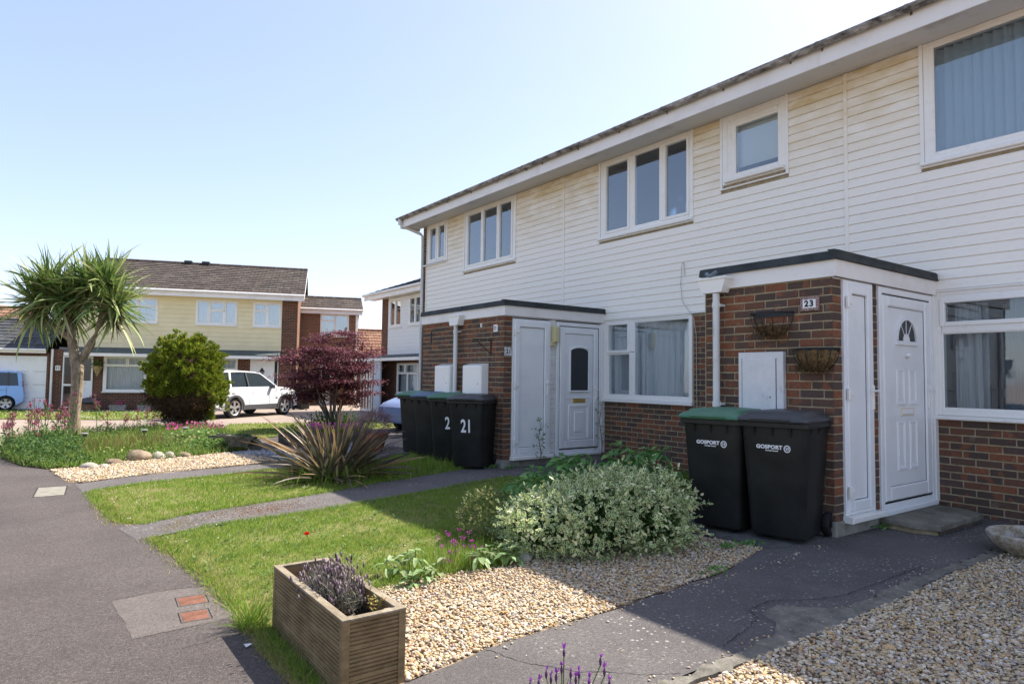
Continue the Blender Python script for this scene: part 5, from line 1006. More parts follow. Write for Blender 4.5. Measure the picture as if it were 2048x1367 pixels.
# third roof low down behind, with a garage door
C3 = (16.0, 35.5); T3 = frame(C3, (.95, -.31)); h = thing('far_garage', 'low brick building with red brown tiles and a white garage door seen behind the maple', 'garage', (*C3, -.25), math.atan2(-.31, .95))
mb = MB(T3); mb.box(-2, 4, 0, .2, -.25, 2.3); mb.box(-2, -1.8, .2, 6, -.25, 2.3); mb.box(3.8, 4, .2, 6, -.25, 2.3); mb.build('wall', m_fbr, h); MB(T3).box(-.55, .9, -.03, 0, -.2, 1.9).build('garage_door', m_pvcdoor, h)
tiled_roof('roof_tile', T3, -2.2, 4.2, -.4, 2.3, 1.9, 3.4, m_rtr, h, 10)
C4 = (-5.2, 39.5); T4 = frame(C4, (.98, -.2)); h = thing('far_garage', 'distant low building whose orange brown roof edge shows beyond the garage of number 11', 'building', (*C4, -.3), math.atan2(-.2, .98))
MB(T4).box(-5, 5, 0, 5, -.3, 3.1).build('wall', m_fbr, h); tiled_roof('roof_tile', T4, -5.2, 5.2, -.3, 3.1, 1.45, 3, m_rtr, h, 8)
# neighbour on our side of the road
XN = 12.35; TN = frame((XN, 0), (0, -1)); gN = -.25
h = thing('semi_house', 'white boarded house with a glazed porch partly hidden by the drainpipe', 'house', (XN, 27, gN), R(-90))
wn = [(-25.92, -24.74, 3.44, 4.62), (-24.12, -22.95, 3.44, 4.62)]; ln_ = [(-25.1, -23.2, .62, 1.9)]
mb = MB(TN); wallcore(mb, -26.72, -19, gN, 4.72, 0, .2, wn+ln_); mb.box(-26.72, -26.5, .2, 7, gN, 4.72); mb.box(-26.72, -19, 6.8, 7, gN, 4.72); mb.box(-19.2, -19, .2, 6.8, gN, 4.72); mb.prism([(0, 4.7), (3.5, 6.0), (7, 4.7)], -26.72, -26.6, 'x'); mb.build('wall', m_fbd, h); MB(TN).box(-26.4, -19.3, 2.5, 2.6, gN, 4.7).build('inner_wall', m_room, h)
cladding(h, TN, -26.05, -19, 2.27, 4.70, wn, (), .15, m_wcl)
window(h, TN, *wn[0], [(-25.8, -25.4, 3.54, 4.52, True), (-25.28, -24.85, 3.54, 4.52, True)], y=-.02); window(h, TN, *wn[1], [(-24.0, -23.6, 3.54, 4.52, True), (-23.5, -23.05, 3.54, 4.52, True)], y=-.02)
window(h, TN, *ln_[0], [(-25.0, -24.2, .72, 1.45, False), (-24.95, -24.4, 1.53, 1.82, True), (-24.25, -23.35, 1.53, 1.82, True), (-24.1, -23.3, .72, 1.45, False)], y=-.02, frame_t=.07)
eaves(TN, -27.5, -19, 4.72, h); tiled_roof('roof_tile', TN, -27.55, -19, -.58, 4.93, 1.45, 4.0, m_rts, h, 13)
MB(TN).prism([(-.8, 2.08), (-.8, 2.14), (0, 2.28), (0, 2.08)], -27.2, -19, 'x').build('canopy_roof', m_felt2, h); MB(TN).box(-27.2, -19, -.82, -.80, 1.98, 2.10).build('canopy_fascia', m_fascia, h)
d = MB(TN).ring(-27.15, -25.95, -.15, 1.97, .06, -.75, -.70).build('glazed_porch', m_pvc, h)
for i, x in enumerate((-27.05, -26.75, -26.45, -26.15)):
    for z0, z1 in ((-.05, .5), (.6, 1.15), (1.25, 1.88)): MB(TN).box(x, x+.14, -.735, -.725, z0, z1).build('pane', m_carglass, d)
MB(TN).box(-27.14, -25.96, -.72, -.70, -.15, 1.97).build('porch_panel', m_pvc, d); MB(TN).box(-25.85, -25.2, -.72, -.66, gN, 1.97).build('porch_side', mat('pale blue grey render', (.50, .55, .60), .7, .3), h); MB(TN).box(-26.72, -26.6, -.7, 0, gN, 2.0).build('porch_wall', m_pvc, h)

# ============================================================ GRAVEL, GRASS AND PLANTS
RT, UP, FW = np.array(rt), np.array(up), np.array(fw)
def seen(x, y, z=0., m=150):
    """keep what the photograph's view and a step beside it could show"""
    P = np.stack([x, y, np.zeros_like(x)+z-1.38], -1); d = P @ FW; d = np.maximum(d, .05); u = 1024+1313*(P @ RT)/d; v = 683-1313*(P @ UP)/d
    return (u > -m*2) & (u < 2048+m*2) & (v < 1367+m) & (v > 300) & (P @ FW > .2)
m_grav = mat('gravel stones', (.5, .4, .28), .75, .3, cols=[(0, (.56, .45, .28)), (.16, (.48, .30, .12)), (.30, (.64, .54, .38)), (.44, (.32, .27, .21)), (.54, (.54, .35, .17)), (.66, (.70, .63, .50)), (.78, (.48, .37, .25)), (.87, (.33, .31, .29)), (.95, (.40, .21, .11)), (1, (.72, .70, .66))], island=True, bump=.3, bscale=150)
m_grav2 = mat('slate chippings', (.2, .21, .23), .7, .3, cols=[(0, (.12, .125, .14)), (.4, (.24, .25, .27)), (.8, (.36, .37, .38)), (1, (.16, .14, .13))], island=True)
def gravel(name, poly, dens, r, m, fine=False, layer=.012, sp=.25, z0=.012):
    x, y = infield(poly, dens); k = seen(x, y); x, y = x[k], y[k]; z = gza(x, y)+z0+rng.uniform(0, layer, len(x))
    return stones(name, np.stack([x, y, z], -1), r*np.exp(rng.normal(0, sp, len(x))), m, fine)
GR2N = [(2.05, .5), (2.1, 1.92), (3.13, 1.96), (4.3, 1.95), (4.6, 1.94), (4.6, .5)]; GR2F = [(4.6, .5), (4.6, 1.94), (5.4, 1.92), (6.5, 1.91), (7.5, 1.85), (7.5, .5)]
gravel('gravel', GR2N, 5200, .0080, m_grav, True); gravel('gravel', GR2F, 4700, .0081, m_grav)
G1n = [(1.412, 2.71), (2.01, 2.83), (2.88, 2.86), (2.9, 3.4), (2.3, 3.5), (1.412, 3.5)]
gravel('gravel', G1n, 5200, .0080, m_grav, True)
gravel('gravel', [(1.412, 3.5), (2.3, 3.5), (2.9, 3.4), (2.88, 2.87), (4.02, 2.96), (4.76, 3.1), (4.72, 3.5), (4.4, 3.9), (3.2, 4.12), (2.88, 3.92), (2.3, 4.0), (1.88, 4.0), (1.5, 3.86), (1.412, 3.74)], 4700, .0082, m_grav)
gravel('gravel', wob(GRAV3, .2, .03), 1500, .0125, m_grav, z0=.018); gravel('slate_chippings', wob(SLATE, .2, .03), 900, .017, m_grav2, z0=.018)
# strays on the paths
x = rng.uniform(1.1, 5.2, 260); y = np.where(rng.random(260) < .5, 2.88-np.abs(rng.normal(0, .07, 260)), 2.02+np.abs(rng.normal(0, .05, 260))); stones('stray_gravel', np.stack([x, y, gza(x, y)+.018], -1), rng.uniform(.004, .009, 260), m_grav)
# grass
m_grass = mat('grass blades', (.12, .19, .035), .65, .2, cols=[(0, (.11, .21, .022)), (.35, (.18, .30, .034)), (.7, (.27, .38, .05)), (.88, (.32, .36, .08)), (.95, (.42, .38, .15)), (1, (.46, .40, .20))], island=True, transl=.4)
m_dry = mat('dry grass', (.38, .31, .15), .8, .1, cols=[(0, (.20, .20, .06)), (.3, (.42, .33, .16)), (.7, (.36, .26, .12)), (1, (.24, .25, .07))], island=True, transl=.3)
def vnoise(x, y, f, seed=0):
    r_ = np.random.default_rng(seed); g = r_.random((64, 64)); X, Y = x*f, y*f; i, j = np.floor(X).astype(int), np.floor(Y).astype(int); a, b = X-i, Y-j; a, b = a*a*(3-2*a), b*b*(3-2*b); q = lambda u, v: g[u % 64, v % 64]
    return (q(i, j)*(1-a)+q(i+1, j)*a)*(1-b)+(q(i, j+1)*(1-a)+q(i+1, j+1)*a)*b
def grass(name, x, y, h, m, wd=.0035, lean=.5, z0=.012, kind='stuff'):
    n = len(x); D = np.stack([rng.normal(0, lean, n), rng.normal(0, lean, n), np.ones(n)], -1)
    return scatter(name, BLADE, np.stack([x, y, gza(x, y)+z0], -1), D, rng.normal(0, 1, (n, 3))+[0, 0, .3], h, np.full(n, wd), m, kind=kind)
for poly, dens, hb, wd in ((LAWN1, 9000, .026, .0032), (LAWN2, 3800, .030, .0048), (LAWN3, 420, .04, .014), (LAWN4, 110, .05, .03)):
    x, y = infield(poly, dens); k = seen(x, y); x, y = x[k], y[k]; t_ = vnoise(x, y, 2.3)*.6+vnoise(x, y, 9, 3)*.6; k = rng.random(len(x)) < .35+t_; x, y, t_ = x[k], y[k], t_[k]
    e = np.clip((x-np.interp(y, [3.9, 4.9, 5.5, 6.3, 7.06, 9], [1, .99, .92, .82, .69, .58])-.0)/.35, 0, 1) if poly in (LAWN1, LAWN2) else np.ones(len(x))
    pt = vnoise(x, y, 1.7, 21)*.65+vnoise(x, y, 6, 22)*.35; dry = (rng.random(len(x)) > .30+.70*e) | (rng.random(len(x)) < np.clip((pt-.54)*3., 0, .38)); grass('grass', x[~dry], y[~dry], hb*(.55+t_[~dry])*rng.uniform(.6, 1.3, (~dry).sum()), m_grass, wd); 
    if dry.any(): grass('dry_grass', x[dry], y[dry], hb*rng.uniform(.3, .9, dry.sum()), m_dry, wd, 1.1)
# ragged fringes along the edges
def fringe(line, n, spread, h0, h1, m=m_grass, wd=.004):
    L = np.array(line, float); seg = np.linalg.norm(np.diff(L, axis=0), axis=1); c = np.r_[0, np.cumsum(seg)]; s_ = rng.uniform(0, c[-1], n); x = np.interp(s_, c, L[:, 0])+rng.normal(0, spread, n); y = np.interp(s_, c, L[:, 1])+rng.normal(0, spread, n)
    grass('grass_fringe', x, y, rng.uniform(h0, h1, n), m, wd, .7)
edge = [(1.0, 4.1), (1.0, 4.7), (.93, 5.5), (.84, 6.2)]; fringe(edge, 1500, .035, .02, .055); fringe(edge, 1200, .05, .01, .035, m_dry)
fringe([(.82, 6.85), (.69, 7.06), (.62, 8.07), (.58, 8.9)], 1400, .04, .02, .05, wd=.005); fringe([(.82, 6.85), (.69, 7.06), (.62, 8.07)], 900, .06, .01, .03, m_dry, .005)
fringe([(1.26, 6.41), (2.22, 6.53), (2.87, 6.69), (4.35, 7.07), (5.2, 7.12)], 2200, .02, .02, .05); fringe([(.85, 6.82), (1.4, 7.10), (1.91, 7.23), (2.89, 7.53), (3.79, 7.93), (5.1, 8.1)], 2400, .022, .02, .06, wd=.005)
fringe([(.95, 6.45), (1.2, 6.8), (1.0, 6.4), (1.9, 7.2)], 420, .05, .01, .03, m_dry)
fringe([(1.41, 3.72), (1.55, 3.88), (1.9, 4.0), (2.3, 4.02), (2.9, 3.98), (3.1, 4.1)], 1500, .035, .03, .10); fringe([(.62, 9.0), (1.24, 9.32), (2.15, 9.48), (2.82, 9.74)], 900, .03, .02, .05, wd=.006)
fringe([(1.0, 2.7), (1.02, 3.1), (1.02, 3.9)], 700, .025, .01, .04, m_dry)
x, y = infield([(4.4, 8.3), (5.5, 8.0), (5.4, 10.0), (4.4, 9.6)], 900); grass('long_grass', x, y, rng.uniform(.05, .13, len(x)), m_grass, .007, .35)
# small leafy weeds through the lawn, daisies, straw scraps
x, y = infield(LAWN1, 60); D = dirs(len(x)*6, 5, 50); scatter('lawn_weeds', LEAF6, np.repeat(np.stack([x, y, gza(x, y)+.022], -1), 6, 0), D, np.tile([0, 0, 1.], (len(D), 1)), rng.uniform(.02, .045, len(D)), rng.uniform(.006, .014, len(D)), m_leafg, kind='stuff')
m_white = mat('white petals', (.8, .8, .76), .6, .2)
def daisies(poly, n, r_, h):
    x, y = infield(poly, n); P = np.stack([x, y, gza(x, y)+h], -1); V = P[:, None, :]+ICO[None]*np.array([r_, r_, r_*.4]); npmesh('daisies', V.reshape(-1, 3), (ICOF[None]+np.arange(len(x))[:, None, None]*12).reshape(-1, 3), m_white, kind='stuff')
daisies(LAWN2, 6, .007, .05); daisies(LAWN1, 1.6, .007, .045); daisies(LAWN4, 5, .022, .07)
x, y = infield(PATH1+[], 26); k = (x > 1.2) & (x < 5.2); stones('path_grit', np.stack([x[k], y[k], gza(x[k], y[k])+.016], -1), rng.uniform(.002, .005, k.sum()), m_grav)

# --- flower bed round the palm
m_bedg = mat('bed greenery', (.12, .19, .04), .6, .2, cols=[(0, (.07, .15, .025)), (.4, (.15, .25, .04)), (.75, (.25, .34, .07)), (1, (.34, .34, .12))], island=True, transl=.35)
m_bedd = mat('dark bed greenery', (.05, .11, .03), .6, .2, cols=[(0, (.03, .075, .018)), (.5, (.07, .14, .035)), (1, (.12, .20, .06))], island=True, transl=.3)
m_bedr = mat('rusty seed heads', (.25, .13, .06), .7, .2, cols=[(0, (.16, .08, .04)), (.5, (.28, .15, .07)), (1, (.20, .20, .06))], island=True, transl=.2)
x, y = infield(BED, 620); hh = .12+.26*vnoise(x, y, 1.6, 5)*np.clip((y-11.4-.35*np.maximum(x-.7, 0))/1.6, .25, 1)
grass('bed_grass', x, y, hh*rng.uniform(.6, 1.3, len(x)), m_bedg, .009, .38)
x, y = infield(BED, 420); hh = .05+.20*vnoise(x, y, 1.9, 8)*np.clip((y-11.4-.35*np.maximum(x-.7, 0))/1.5, .2, 1); n = len(x)
scatter('bed_leaves', LEAF6, np.stack([x, y, gza(x, y)+hh*rng.uniform(.3, 1.25, n)], -1), dirs(n, -10, 70), rng.normal(0, .6, (n, 3))+[0, 0, 1], rng.uniform(.03, .07, n), rng.uniform(.015, .035, n), m_bedg, kind='stuff')
x, y = infield([(-.1, 12.2), (.3, 11.6), (.75, 11.7), (.7, 13.5), (.2, 14.5), (-.4, 14)], 1500); n = len(x); scatter('dark_bed_leaves', LEAF6, np.stack([x, y, gza(x, y)+rng.uniform(.0, .36, n)*np.clip((y-11.6)/1.0, .3, 1)], -1), dirs(n, -10, 70), rng.normal(0, .6, (n, 3))+[0, 0, 1], rng.uniform(.03, .07, n), rng.uniform(.012, .03, n), m_bedd, kind='stuff')
x, y = infield([(.7, 12.6), (2.4, 13.2), (2.4, 14.6), (.7, 14.4)], 420); n = len(x); grass('rusty_stems', x, y, rng.uniform(.2, .42, n), m_bedr, .006, .3)
# geranium mound before the conifer
x, y = infield([(1.75, 12.3), (2.7, 12.75), (3.3, 13.4), (3.6, 15.2), (3.2, 16.2), (2.2, 15.4), (1.8, 13.8)], 1300); n = len(x); hh = .30*np.clip(1-(((x-2.65)/1.0)**2+((y-14.2)/1.9)**2), .12, 1)
ge = thing('geranium_mound', 'low mound of fresh green geranium leaves in front of the round conifer', 'plant', (2.6, 14.1, -.08)); m_ger = mat('geranium leaves', (.15, .26, .07), .6, .2, cols=[(0, (.09, .18, .04)), (.5, (.17, .28, .07)), (.85, (.24, .34, .11)), (1, (.30, .16, .08))], island=True, transl=.35)
scatter('foliage', LEAF6, np.stack([x, y, gza(x, y)+hh*rng.uniform(.75, 1.1, n)], -1), dirs(n, -10, 50), rng.normal(0, .4, (n, 3))+[0, 0, 1], rng.uniform(.04, .07, n), rng.uniform(.04, .065, n), m_ger, ge, kind='stuff')
m_pink = mat('magenta petals', (.5, .05, .2), .6, .2, cols=[(0, (.62, .07, .28)), (.5, (.42, .04, .20)), (1, (.72, .16, .36))], island=True, transl=.3)
x, y = infield([(2.3, 15.2), (3.5, 15.6), (3.6, 16.4), (2.4, 16.2)], 90); n = len(x); scatter('flowers', LEAF6, np.stack([x, y, gza(x, y)+rng.uniform(.26, .40, n)], -1), dirs(n, 0, 80), dirs(n, 0, 90), np.full(n, .05), np.full(n, .05), m_pink, ge, kind='stuff')
# red valerian: separate flowering stems
m_val = mat('valerian heads', (.45, .08, .2), .7, .1, cols=[(0, (.22, .05, .11)), (.45, (.36, .09, .18)), (.75, (.44, .16, .17)), (1, (.18, .08, .07))], island=True, transl=.25); m_stem = mat('green stem', (.12, .16, .05), .7, .2)
spots = [(-.28, 13.9, .78), (-.2, 13.7, .62), (-.02, 14.2, .82), (.05, 13.6, .7), (.1, 14.5, 1.0), (.18, 14.1, .86), (.28, 14.6, .98), (.34, 14.0, .76), (.42, 14.8, .96), (.5, 14.3, .8), (.6, 15.0, .94), (.66, 14.4, .74), (1.15, 15.9, 1.1), (.62, 15.7, 1.12), (1.6, 16.2, .62), (1.95, 16.8, .7), (2.15, 17.0, .8), (2.25, 16.6, .62), (-.36, 14.5, .66), (-.25, 14.9, .72), (.0, 14.9, .86), (.22, 15.2, .9), (.45, 15.5, .82), (1.35, 16.6, .66)]
for i, (x_, y_, h_) in enumerate(spots):
    z_ = gz(x_, y_); lab = ('leftmost tall magenta valerian stem in the flower bed' if i == 0 else 'tallest valerian stem left of the palm, its head against the far lawn' if i == 4 else 'magenta red valerian stem rising from the left end of the flower bed') if x_ < 1 and i != 13 else {13: 'pink valerian stem close against the palm trunk', 12: 'tall valerian stem just right of the palm trunk', 16: 'taller of the valerian stems nearest the round conifer'}.get(i, 'dusky pink valerian stem behind the palm, against the pale drive')
    t = thing('valerian', lab, 'flower', (x_, y_, z_), 0, 'red valerian by the pavement corner' if x_ < 1 else 'valerian between palm and conifer'); s_ = MB(); tp = (x_+random.gauss(0, .04), y_+random.gauss(0, .04), z_+h_*.93); s_.tube([(x_, y_, z_), tp], .006, 5)
    br = [Vector(tp)+Vector((random.gauss(0, .045), random.gauss(0, .045), -random.uniform(0, .26))) for _ in range(6)]
    for b_ in br: s_.tube([(x_, y_, z_+h_*.6), tuple(b_)], .003, 4)
    s_.build('stem', m_stem, t); c0 = np.array([tp]+[tuple(b_) for b_ in br]); n = 100; P = c0[rng.integers(0, len(c0), n)]+rng.normal(0, .018, (n, 3)); scatter('flower_head', LEAF4, P, dirs(n, -20, 90), rng.normal(0, 1, (n, 3)), np.full(n, .028), np.full(n, .02), m_val, t, kind='stuff')
    n = 26; P = np.array([x_, y_, z_])+np.stack([rng.normal(0, .05, n), rng.normal(0, .05, n), rng.uniform(.05, h_*.6, n)], -1); scatter('leaves', LEAF6, P, dirs(n, 0, 60), rng.normal(0, .4, (n, 3))+[0, 0, 1], np.full(n, .08), np.full(n, .03), m_bedd, t, kind='stuff')
# edging rocks
m_rock = mat('pale rock', (.4, .36, .3), .9, .15, cols=[(.3, (.22, .19, .15)), (.5, (.40, .36, .30)), (.7, (.56, .53, .47))], scale=6, bump=1, bscale=25)
m_rockb = mat('brown rock', (.3, .22, .15), .9, .15, cols=[(.3, (.17, .12, .08)), (.6, (.33, .25, .18))], scale=6, bump=1, bscale=25)
def rock(x_, y_, r_, lab, m, sx=1.3, sy=1., sz=.7):
    z_ = gz(x_, y_); g_ = np.random.default_rng(int(x_*1000+y_*77)); V = ICO2*(1+g_.normal(0, .09, (len(ICO2), 1)))*[r_*sx, r_*sy, r_*sz]
    o = npmesh('rock', V, ICOF2, m); o.location = (x_, y_, z_+r_*sz*.55); o.rotation_euler = (0, 0, g_.uniform(0, 3)); return tag(o, lab, 'rock')
for x_, y_, r_, lab, m, *k in ((.72, 11.32, .10, 'flat pale rock at the left end of the line of edging rocks', m_rock, 1.5, 1., .6), (.90, 11.36, .06, 'small white rock right of the flat pale edging rock', m_rock), (1.42, 12.05, .16, 'large brown rock, biggest in the line edging the flower bed', m_rockb, 1.2, 1, .75), (1.05, 11.75, .09, 'brown rock half under the grass, left of the big brown edging rock', m_rockb, 1.5, 1, .7),
    (1.70, 12.10, .11, 'pale rock just right of the big brown edging rock', m_rock, 1.2, 1, .8), (1.88, 12.16, .09, 'grey white rock third from the big brown one', m_rock, 1, 1, .9), (2.10, 12.25, .10, 'low brown slab of rock at the right of the edging line', m_rockb, 1.7, 1, .6), (1.60, 11.98, .04, 'little dark stone between two larger edging rocks', m_rockb), (3.04, 3.98, .055, 'pale angular stone at the foot of the variegated bush', m_rock, 1.3, .9, .8), (2.94, 4.06, .03, 'small pale stone beside the angular one by the bush', m_rock)): rock(x_, y_, r_, lab, m, *k)
for x_, y_, lab in ((.79, 13.9, 'small solar garden light with a pale top, just right of the palm trunk'), (1.78, 14.4, 'small solar garden light in the middle of the flower bed'), (2.55, 14.7, 'small solar garden light among the geranium leaves by the conifer')):
    z_ = gz(x_, y_)+.02; t = thing('solar_light', lab, 'garden light', (x_, y_, z_), 0, 'solar lights in the flower bed'); MB().tube([(x_, y_, z_), (x_, y_, z_+.30)], .008, 6).build('stake', m_iron, t); MB().lathe([(.03, .28), (.035, .32), (.05, .33)], 12, (x_, y_, z_)).build('shade', m_trim, t); MB().lathe([(.06, .33), (.062, .345), (.045, .352), (0, .355)], 14, (x_, y_, z_)).build('cap', m_alloy, t)
# stone wheelbarrow ornament
t = thing('stone_wheelbarrow', 'small weathered stone wheelbarrow planter at the end of the geranium mound', 'garden ornament', (3.15, 12.75, -.05), R(-35)); B_ = basis(t); m_ws = mat('weathered dark stone', (.12, .11, .085), .95, .1, cols=[(.3, (.07, .065, .05)), (.55, (.14, .13, .10)), (.8, (.24, .22, .17))], scale=12, bump=1, bscale=40)
b = MB(B_); b.add([(-.14, -.12, .1), (.14, -.10, .1), (.14, .10, .1), (-.14, .12, .1), (-.28, -.2, .3), (.27, -.16, .27), (.27, .16, .27), (-.28, .2, .3), (-.25, -.17, .3), (.24, -.13, .275), (.24, .13, .275), (-.25, .17, .3), (-.13, -.1, .2), (.13, -.08, .2), (.13, .08, .2), (-.13, .1, .2)], [(3, 2, 1, 0), (0, 1, 5, 4), (1, 2, 6, 5), (2, 3, 7, 6), (3, 0, 4, 7), (4, 5, 9, 8), (5, 6, 10, 9), (6, 7, 11, 10), (7, 4, 8, 11), (8, 9, 13, 12), (9, 10, 14, 13), (10, 11, 15, 14), (11, 8, 12, 15), (12, 13, 14, 15)]); b.build('tray', m_ws, t)
for s in (-1, 1): MB(B_).box(-.52, .1, s*.17-.02, s*.17+.02, .27, .31).build('handle', m_ws, t); MB(B_).box(-.2, -.16, s*.12-.02, s*.12+.02, .0, .12).build('leg', m_ws, t)
w_ = MB(B_).lathe([(.09, -.03), (.12, -.03), (.12, .03), (.09, .03), (.09, -.03)], 18, (.26, 0, .12), axis='y'); w_.box(.255, .265, -.02, .02, .02, .22); w_.box(.16, .36, -.02, .02, .115, .125); w_.build('wheel', m_ws, t)
n = 130; scatter('foliage', LEAF4, np.array(B_ @ Vector((.0, 0, .26)))+rng.normal(0, 1, (n, 3))*[.1, .08, .02], dirs(n, 0, 80), rng.normal(0, 1, (n, 3)), np.full(n, .05), np.full(n, .025), m_bedd, t, kind='stuff')

# --- cordyline palm
m_bark = mat('pale corky bark', (.26, .20, .14), .95, .1, cols=[(.25, (.10, .075, .05)), (.45, (.25, .19, .13)), (.65, (.40, .33, .24)), (.85, (.20, .17, .10))], scale=13, stretch=(1, 1, .45), nrough=.75, bump=1.2, bscale=35)
m_palm = mat('palm blades', (.10, .15, .04), .45, .35, cols=[(0, (.08, .15, .035)), (.3, (.16, .25, .06)), (.6, (.30, .37, .12)), (.85, (.50, .52, .24)), (1, (.58, .52, .28))], objrand=True, transl=.3)
m_dead = mat('dead palm blades', (.2, .14, .08), .9, .1, cols=[(0, (.10, .07, .04)), (.6, (.22, .155, .09)), (1, (.32, .24, .15))], island=True)
def strip(el, L, W_, droop, n=9, fold=.25, taper=.9):
    """a blade that leaves horizontally at elevation el and bends down: local x outward, z up"""
    vs = []; p = Vector((0, 0, 0)); a = R(el); ds = L/n
    for i in range(n+1):
        t_ = i/n; wd = W_*(.55+.45*min(1, t_*4))*(1-max(0, (t_-.45)/.55)**1.6*taper); nx, nz = -math.sin(a), math.cos(a)
        vs += [(p.x+nx*wd*fold, wd/2, p.z+nz*wd*fold), (p.x, 0, p.z), (p.x+nx*wd*fold, -wd/2, p.z+nz*wd*fold)]
        p = p+Vector((math.cos(a)*ds, 0, math.sin(a)*ds)); a -= droop*ds/L*(.4+1.5*t_)
    return vs, [(3*i+k, 3*i+k+1, 3*i+k+4, 3*i+k+3) for i in range(n) for k in (0, 1)]
def bladeset(name, specs, m):
    out = []
    for sp in specs: vs, fs = strip(*sp); me = bpy.data.meshes.new(name); me.from_pydata(vs, [], fs); me.materials.append(m); me.shade_smooth(); out.append(me)
    return out
pz = gz(.76, 16.88); palm = thing('palm_tree', 'multi-headed cordyline palm with a pale forked trunk standing in the flower bed', 'palm tree', (.76, 16.88, pz))
tr = MB(); ro = lambda p, k=1: p
tr.tube([(.76, 16.88, pz-.1), (.77, 16.87, pz+.05), (.75, 16.86, .5), (.78, 16.82, 1.0), (.77, 16.78, 1.45), (.70, 16.79, 1.75), (.64, 16.81, 2.1), (.60, 16.82, 2.4), (.57, 16.83, 2.95)], [.19, .145, .115, .11, .118, .095, .082, .072, .06], 14)
tr.tube([(.77, 16.80, 1.42), (.86, 16.7, 1.7), (.99, 16.57, 1.98), (1.12, 16.45, 2.40), (1.19, 16.37, 2.9)], [.088, .08, .076, .068, .06], 12)
tr.tube([(.64, 16.81, 2.08), (.40, 16.95, 2.25), (.18, 17.12, 2.5), (.05, 17.2, 2.85)], [.062, .056, .052, .05], 10); tr.tube([(.60, 16.82, 2.35), (.42, 16.92, 2.75), (.30, 17.0, 3.2)], [.058, .05, .046], 10); tr.tube([(1.12, 16.45, 2.40), (1.22, 16.3, 2.6), (1.32, 16.25, 2.8)], [.06, .055, .05], 10)
tr_o = tr.build('trunk', m_bark, palm, smooth=True)
tex = bpy.data.textures.new('bark', 'CLOUDS'); tex.noise_scale = .06; sb = tr_o.modifiers.new('sub', 'SUBSURF'); sb.levels = sb.render_levels = 2; sb.subdivision_type = 'SIMPLE'; dm = tr_o.modifiers.new('d', 'DISPLACE'); dm.texture = tex; dm.strength = .035; dm.texture_coords = 'LOCAL'
EL = [74, 56, 38, 18, -4, -26, -50]; PB = [bladeset('leaf', [(e_, .88+.13*j, .056, R(10+14*j+max(0, 40-abs(e_-8))*.6)) for j in range(3)], m_palm) for e_ in EL]
heads = [((.00, 17.2, 2.92), 48, .95), ((.20, 17.05, 3.22), 44, .98), ((.60, 16.8, 2.95), 40, 1.0), ((.86, 16.58, 3.26), 48, 1.0), ((1.20, 16.3, 3.30), 48, 1.02), ((1.36, 16.25, 2.86), 44, .95), ((.45, 16.9, 3.05), 24, .9)]
nl = 0
for (c0, cnt, sc) in heads:
    for i in range(cnt):
        q = rng.random()**.72; b_ = min(6, int(q*7)); me = random.choice(PB[b_]); o = bpy.data.objects.new('leaf', me); COL.objects.link(o); o.parent = palm; k_ = sc*random.uniform(.8, 1.12)
        M = Matrix.Translation(Vector(c0)-Vector((0, 0, .05*b_))) @ Matrix.Rotation(i*2.39996+random.gauss(0, .25), 4, 'Z') @ Matrix.Rotation(random.gauss(0, .12), 4, 'Y') @ Matrix.Rotation(random.gauss(0, .3), 4, 'X') @ Matrix.Scale(k_, 4); o.matrix_basis = basis(palm).inverted() @ M; nl += 1
P = []; D = []
for (c0, cnt, sc) in heads:
    n = 70; P.append(np.array(c0)+np.stack([rng.normal(0, .05, n), rng.normal(0, .05, n), rng.uniform(-.38, -.02, n)], -1)); D.append(dirs(n, -88, -25))
P = np.concatenate(P); D = np.concatenate(D); n = len(P); scatter('dead_leaves', BLADE, P, D, rng.normal(0, 1, (n, 3)), rng.uniform(.3, .62, n), np.full(n, .022), m_dead, palm, kind='stuff')
P = []; D = []
for (c0, cnt, sc) in heads: n = 150; P.append(np.tile(c0, (n, 1))+rng.normal(0, .03, (n, 3))); D.append(dirs(n, -80, 75))
P = np.concatenate(P); D = np.concatenate(D); n = len(P); m_palmi = mat('inner palm blades', (.10, .15, .04), .45, .35, cols=[(0, (.06, .12, .03)), (.5, (.15, .22, .05)), (1, (.28, .33, .10))], island=True, transl=.3)
scatter('inner_leaves', BLADE, P, D, rng.normal(0, .5, (n, 3))+[0, 0, 1], rng.uniform(.5, .88, n), np.full(n, .046), m_palmi, palm, kind='stuff')

# --- round golden conifer
def blobpts(n, c, r_, lump=.12, f=5, seed=1):
    """points on a lumpy ellipsoid shell with outward normals"""
    D = norm(rng.normal(0, 1, (n, 3))); l = vnoise(np.arctan2(D[:, 1], D[:, 0])*f/2+20, D[:, 2]*f/1.2+20, 1.3, seed)+.5*vnoise(np.arctan2(D[:, 1], D[:, 0])*f+9, D[:, 2]*f*1.2+3, 1.3, seed+1)
    k = 1+lump*(l-.75)*2; return np.array(c)+D*np.array(r_)*k[:, None]*rng.uniform(.86, 1.02, (n, 1)), norm(D/np.array(r_)), l
cx, cy = 3.18, 18.55; cz0 = gz(cx, cy); cf = thing('conifer_bush', 'large round golden green conifer with a bare brown lower side', 'conifer', (cx, cy, cz0))
MB().tube([(cx, cy, cz0-.05), (cx+.03, cy, cz0+.5), (cx, cy, cz0+1.5)], [.10, .08, .03], 8).build('trunk', m_bark, cf)
m_con = mat('conifer sprays', (.10, .16, .03), .7, .15, cols=[(0, (.06, .12, .018)), (.3, (.15, .24, .028)), (.6, (.29, .36, .04)), (.85, (.45, .46, .055)), (1, (.46, .36, .06))], island=True, transl=.25)
